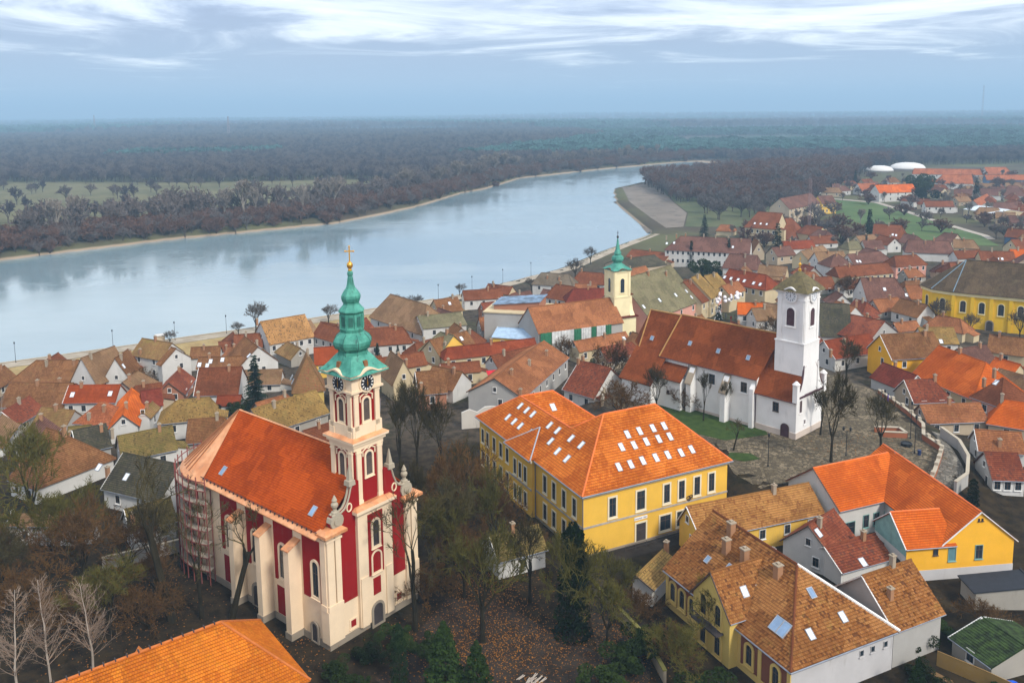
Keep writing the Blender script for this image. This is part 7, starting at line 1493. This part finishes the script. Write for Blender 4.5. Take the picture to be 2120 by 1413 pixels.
mast(-790,2400,62,3.6,'distant lattice pylon above the far wood at the left'); mast(2250,4100,175,3.5,'thin tall mast on the horizon at the right',.5); mast(-1600,3300,70,3.6,'faint distant pylon at the far left')
# sports domes
for (x,y,a,b_,h,lb) in ((402,930,15,12,6.5,'left white inflated sports dome at the edge of the far town'),(444,955,20,14,8,'larger white inflated sports dome at the edge of the far town')):
    q=MB(); q.lathe((0,0,0),[(1.0,0),(.97,.3),(.86,.6),(.66,.82),(.36,.96),(.06,1.0)],24); o=put('sports_dome',q.mesh('sports_dome',smooth=True),plain('white_membrane',(.66,.64,.60),.6,var=.05),None,(x,y,gz(x,y))); o.scale=(a,b_,h); tag(o,lb,'dome')
# ------------------------------------------------------------------ woods across the river
def lowtree(seed,kind,tm):
    k=dict(a=dict(trunk=.22,nl=5,lv=4,kids=3,spread=.75,twig=2,thin=.02),b=dict(trunk=.34,nl=4,lv=4,kids=3,spread=.5,up=.5,twig=2,thin=.018),c=dict(trunk=.05,nl=8,lv=3,kids=3,spread=.9,twig=5,thin=.03))[kind]
    T_,C=bare(seed=seed,**k); 
    a=T_.mesh('wood_trunk'); a.materials.append(tm[0]); c=C.mesh('wood_crown'); c.materials.append(tm[1]); return a,c
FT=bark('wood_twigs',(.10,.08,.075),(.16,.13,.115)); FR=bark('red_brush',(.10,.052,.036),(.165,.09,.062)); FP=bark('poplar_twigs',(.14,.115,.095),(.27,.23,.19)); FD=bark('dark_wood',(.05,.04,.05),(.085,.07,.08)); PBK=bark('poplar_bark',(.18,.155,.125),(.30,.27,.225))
LOW=dict(a0=lowtree(101,'a',(FARB,FT)),a1=lowtree(102,'a',(FARB,FT)),b0=lowtree(103,'b',(PBK,FP)),b1=lowtree(104,'b',(PBK,FP)),c0=lowtree(105,'c',(FARB,FR)),c1=lowtree(106,'c',(FARB,FR)),d0=lowtree(107,'a',(FARB,FD)),r0=lowtree(108,'a',(FARB,FR)))
for k_,v in LOW.items(): PROT['far_'+k_]=(v[0],v[1],None)
rnd=random.Random(77)
def along(L,s):
    d=0
    for (ax,ay),(bx,by) in zip(L,L[1:]):
        l_=math.hypot(bx-ax,by-ay)
        if d+l_>=s: u=(s-d)/l_; dx,dy=(bx-ax)/l_,(by-ay)/l_; return ax+(bx-ax)*u,ay+(by-ay)*u,dx,dy
        d+=l_
    return None
FBv=FB[2:11]; cnt=0
s=-30.
while cnt<230:
    r=along([(-330,350)]+FBv,s+60) if True else None
    if r is None: break
    x,y,dx,dy=r; off=rnd.choice((rnd.uniform(20,40),rnd.uniform(35,60),rnd.uniform(18,34))); x+=-dy*off; y+=dx*off
    k=rnd.choice(('far_b0','far_b1','far_a0','far_a1') if x<-170 else ('far_b0','far_b1','far_a0','far_a1','far_a0')); h=(4 if x<-170 else 0)+rnd.uniform(15,25)*(1.05 if k[4]=='b' else .9)
    tree(k,x,y,h,'tall bare tree in the riverside row across the water',rnd.uniform(.8,1.15),None,'bare trees along the far bank',None,'riverside_tree'); cnt+=1; s+=rnd.uniform(3.5,8.0)
# everything denser is stuff: points that carry a tree each
def forest(name,label,pts,keys):
    cl=bpy.data.collections.new(name+'_kinds')
    for i,k in enumerate(keys):
        a,c,_=PROT[k]; me=bpy.data.meshes.new(f'{name}_{i}'); vs=[tuple(v.co) for v in a.vertices]; fs=[tuple(p.vertices) for p in a.polygons]; n0=len(vs); vs+=[tuple(v.co) for v in c.vertices]; f2=[tuple(j+n0 for j in p.vertices) for p in c.polygons]
        me.from_pydata(vs,[],fs+f2); me.materials.append(a.materials[0]); me.materials.append(c.materials[0]); me.polygons.foreach_set('material_index',[0]*len(fs)+[1]*len(f2))
        cl.objects.link(bpy.data.objects.new(f'{i}_{name}_kind',me))
    me=bpy.data.meshes.new(name); me.from_pydata([p[:3] for p in pts],[],[])
    for an,ty,ix in (('tsc','FLOAT',3),('trot','FLOAT',4),('tk','INT',5)): me.attributes.new(an,ty,'POINT').data.foreach_set('value',[p[ix] for p in pts])
    o=put(name,me); tag(o,label,None,None,'stuff')
    ng=bpy.data.node_groups.new(name+'_nodes','GeometryNodeTree'); ng.interface.new_socket('Geometry',in_out='INPUT',socket_type='NodeSocketGeometry'); ng.interface.new_socket('Geometry',in_out='OUTPUT',socket_type='NodeSocketGeometry')
    nn=ng.nodes.new; gi=nn('NodeGroupInput'); go_=nn('NodeGroupOutput'); ip=nn('GeometryNodeInstanceOnPoints'); ci=nn('GeometryNodeCollectionInfo'); ci.inputs[0].default_value=cl; ci.inputs[1].default_value=True; ci.inputs[2].default_value=True
    def at(nm,ty): q=nn('GeometryNodeInputNamedAttribute'); q.data_type=ty; q.inputs[0].default_value=nm; return [s_ for s_ in q.outputs if s_.enabled][0]
    cr=nn('ShaderNodeCombineXYZ'); L=ng.links.new; L(gi.outputs[0],ip.inputs['Points']); L(ci.outputs[0],ip.inputs['Instance']); ip.inputs['Pick Instance'].default_value=True; L(at('tk','INT'),ip.inputs['Instance Index']); L(at('trot','FLOAT'),cr.inputs[2]); L(cr.outputs[0],ip.inputs['Rotation']); L(at('tsc','FLOAT'),ip.inputs['Scale']); L(ip.outputs[0],go_.inputs[0])
    o.modifiers.new('scatter','NODES').node_group=ng; return o
brush=[]; s=0.
Lb=[(-420,262)]+FB[2:12]
while True:
    r=along(Lb,s)
    if r is None: break
    x,y,dx,dy=r
    for _ in range(9):
        off=rnd.uniform(3.5,50); X_,Y_=x-dy*off+rnd.uniform(-4,4),y+dx*off+rnd.uniform(-4,4); brush.append((X_,Y_,gz(X_,Y_)-.4,rnd.uniform(6,13),rnd.uniform(0,6.28),rnd.choice((0,1,2,3,2))))
    s+=4.2
forest('riverside_brush','dense reddish brown brush along the far bank',brush,['far_c0','far_c1','far_a1','far_r0'])
def inpoly(P,x,y):
    c=False
    for i in range(len(P)):
        ax,ay=P[i-1]; bx,by=P[i]
        if (ay>y)!=(by>y) and x<(bx-ax)*(y-ay)/(by-ay)+ax: c=not c
    return c
MEAD=[(-900,800),(-480,560),(-330,560),(-235,590),(-165,640),(-125,720),(-105,800),(-160,900),(-330,880),(-640,930)]
wood=[]; pine=[]
def scatter(y0,y1,sp,sc=(11,17),f=1.0):
    y=y0
    while y<y1:
        W2=y*.76+110; x=-W2
        while x<W2:
            X_,Y_=x+rnd.uniform(-.5,.5)*sp,y+rnd.uniform(-.5,.5)*sp; x+=sp
            if (-pd(FB,X_,Y_)<40 and not (X_>300 and Y_>1030)) or (inpoly(MEAD,X_,Y_) and rnd.random()>.035): continue
            v=mnoise.noise(Vector((X_*.0011,Y_*.0005,3.3))); 
            if Y_>1700 and mnoise.noise(Vector((X_*.0009,Y_*.0016,9.1)))>.28: continue
            if Y_<1000 and X_>-250 and mnoise.noise(Vector((X_*.006,Y_*.006,1.1)))>.12: continue
            z=gz(X_,Y_)-.4; h=rnd.uniform(*sc)*f
            if (v>.05 and Y_>1300): pine.append((X_,Y_,z,h*.95,rnd.uniform(0,6.28),rnd.choice((0,1))))
            else: wood.append((X_,Y_,z,h,rnd.uniform(0,6.28),rnd.choice((0,1,2,2) if Y_<1700 else (0,1,2))))
        y+=sp
scatter(560,1000,8.5); scatter(1000,1700,10); scatter(1700,2900,17,(12,18),1.25); scatter(2900,5200,34,(14,20),1.9); scatter(5200,9500,85,(14,20),2.2)
for _ in range(160):
    X_=rnd.uniform(-640,-410); Y_=1330+rnd.uniform(0,170)+(X_+640)*.15; pine.append((X_,Y_,gz(X_,Y_)-.4,rnd.uniform(13,19),rnd.uniform(0,6),rnd.choice((0,1))))
forest('far_wood','leafless wood stretching behind the far bank to the horizon',wood,['far_a0','far_a1','far_d0'])
PROT['far_pine']=None
T_,C=leafball(91,260,.16); a=T_.mesh('fp_t'); a.materials.append(FARB); c=C.mesh('fp_c'); c.materials.append(BLU); PROT['far_p0']=(a,c,None)
T_,C=conifer(92,lay=9,per=7,dens=2,R0=.3); a=T_.mesh('fp_t'); a.materials.append(FARB); c=C.mesh('fp_c'); c.materials.append(BLU); PROT['far_p1']=(a,c,None)
forest('far_pine_wood','bluish green pine plantations on the far plain',pine,['far_p0','far_p1'])
# wood on the town side behind the sandbank, and the trees around the far town
near=[]
y=600.
while y<1500:
    x=130.
    while x<y*.66+40:
        X_,Y_=x+rnd.uniform(-3.5,3.5),y+rnd.uniform(-3.5,3.5); x+=8.0
        d=pd(NB,X_,Y_)
        if d<14 or not gz(X_,Y_)>-8: continue
        lim=(600 if X_>150 else 640)+max(0,X_-205)*1.75
        if Y_<lim: continue
        if X_>380 and 900<Y_<1010: continue
        near.append((X_,Y_,gz(X_,Y_)-.3,rnd.uniform(13,20)*(.75 if Y_<700 else 1),rnd.uniform(0,6.28),rnd.choice((0,1,2,4,4))))
    y+=8.0
forest('peninsula_wood','reddish brown leafless wood behind the sandbank',near,['far_a0','far_a1','far_c0','far_d0','far_r0'])
for i in range(34): X_,Y_=rnd.uniform(126,205),rnd.uniform(515,650); tree(rnd.choice(('far_a0','far_a1')),X_,Y_,rnd.uniform(10,15),'bare tree in the river park behind the sandbank',1.1,None,'bare trees of the river park',None,'park_tree')
town=[]
for i in range(330):
    Y_=rnd.uniform(400,820); X_=rnd.uniform(120,Y_*.64+20); z=gz(X_,Y_)
    if pd(NB,X_,Y_)<40 or (Y_>500 and X_<165): continue
    if 180<X_<268 and 400<Y_<650 and rnd.random()<.7: continue
    k=rnd.choice(('far_a0','far_a1','far_c0','far_c1','far_b0')); tree(k,X_,Y_,rnd.uniform(6,11),'bare garden tree among the roofs of the far town',1.1,None,'bare trees among the far roofs',None,'garden_tree')
# filler houses of the far town: told apart by nothing
rnd=random.Random(5); placed=[(h[1][0],h[1][1]) for h in HOUSES]; fill=0
for _ in range(900):
    Y_=rnd.uniform(300,760); X_=rnd.uniform(95,Y_*.63+15)
    if pd(NB,X_,Y_)<45 or (Y_>430 and X_<185) or (175<X_<272 and 395<Y_<660) or Y_>330+(X_-95)*2.3: continue
    if any(math.hypot(X_-a,Y_-b_)<16 for a,b_ in placed): continue
    placed.append((X_,Y_)); fill+=1
    rk=rnd.choice(('plum','rust','brown','rust','plum','tan')); wk=rnd.choice(('white','cream','beige')); r=thing('house',describe(X_,Y_,rk,wk,'distant'),'house',(X_,Y_,gz(X_,Y_)),R(rnd.choice((20,110,-25,65))+rnd.uniform(-10,10)),'brown roofed houses of the far town')
    L_=rnd.uniform(9,15); w_=rnd.uniform(6.5,9); gable_house(Ctx(r),L_,w_,rnd.uniform(3,4.2),w_*.42,.5,rnd.choice(((0,0),(.5,.5),(0,.6))),rk,wk,(),[(L_*.4,w_*.4)],(2,1),0)
    if fill>=85: break
# ------------------------------------------------------------------ haze
q=MB(); q.box(-27500,27500,-400,32000,-14,320); o=put('haze',q.mesh('haze')); tag(o,'thin bluish haze over the river plain',None,None,'stuff')
m=bpy.data.materials.new('thin_haze'); m.use_nodes=True; t=m.node_tree; t.nodes.clear(); pv=t.nodes.new('ShaderNodeVolumePrincipled'); pv.inputs['Color'].default_value=(.50,.76,1,1); pv.inputs['Density'].default_value=HAZE; pv.inputs['Anisotropy'].default_value=0; om=t.nodes.new('ShaderNodeOutputMaterial'); t.links.new(pv.outputs[0],om.inputs['Volume']); o.data.materials.append(m)

if False: print()
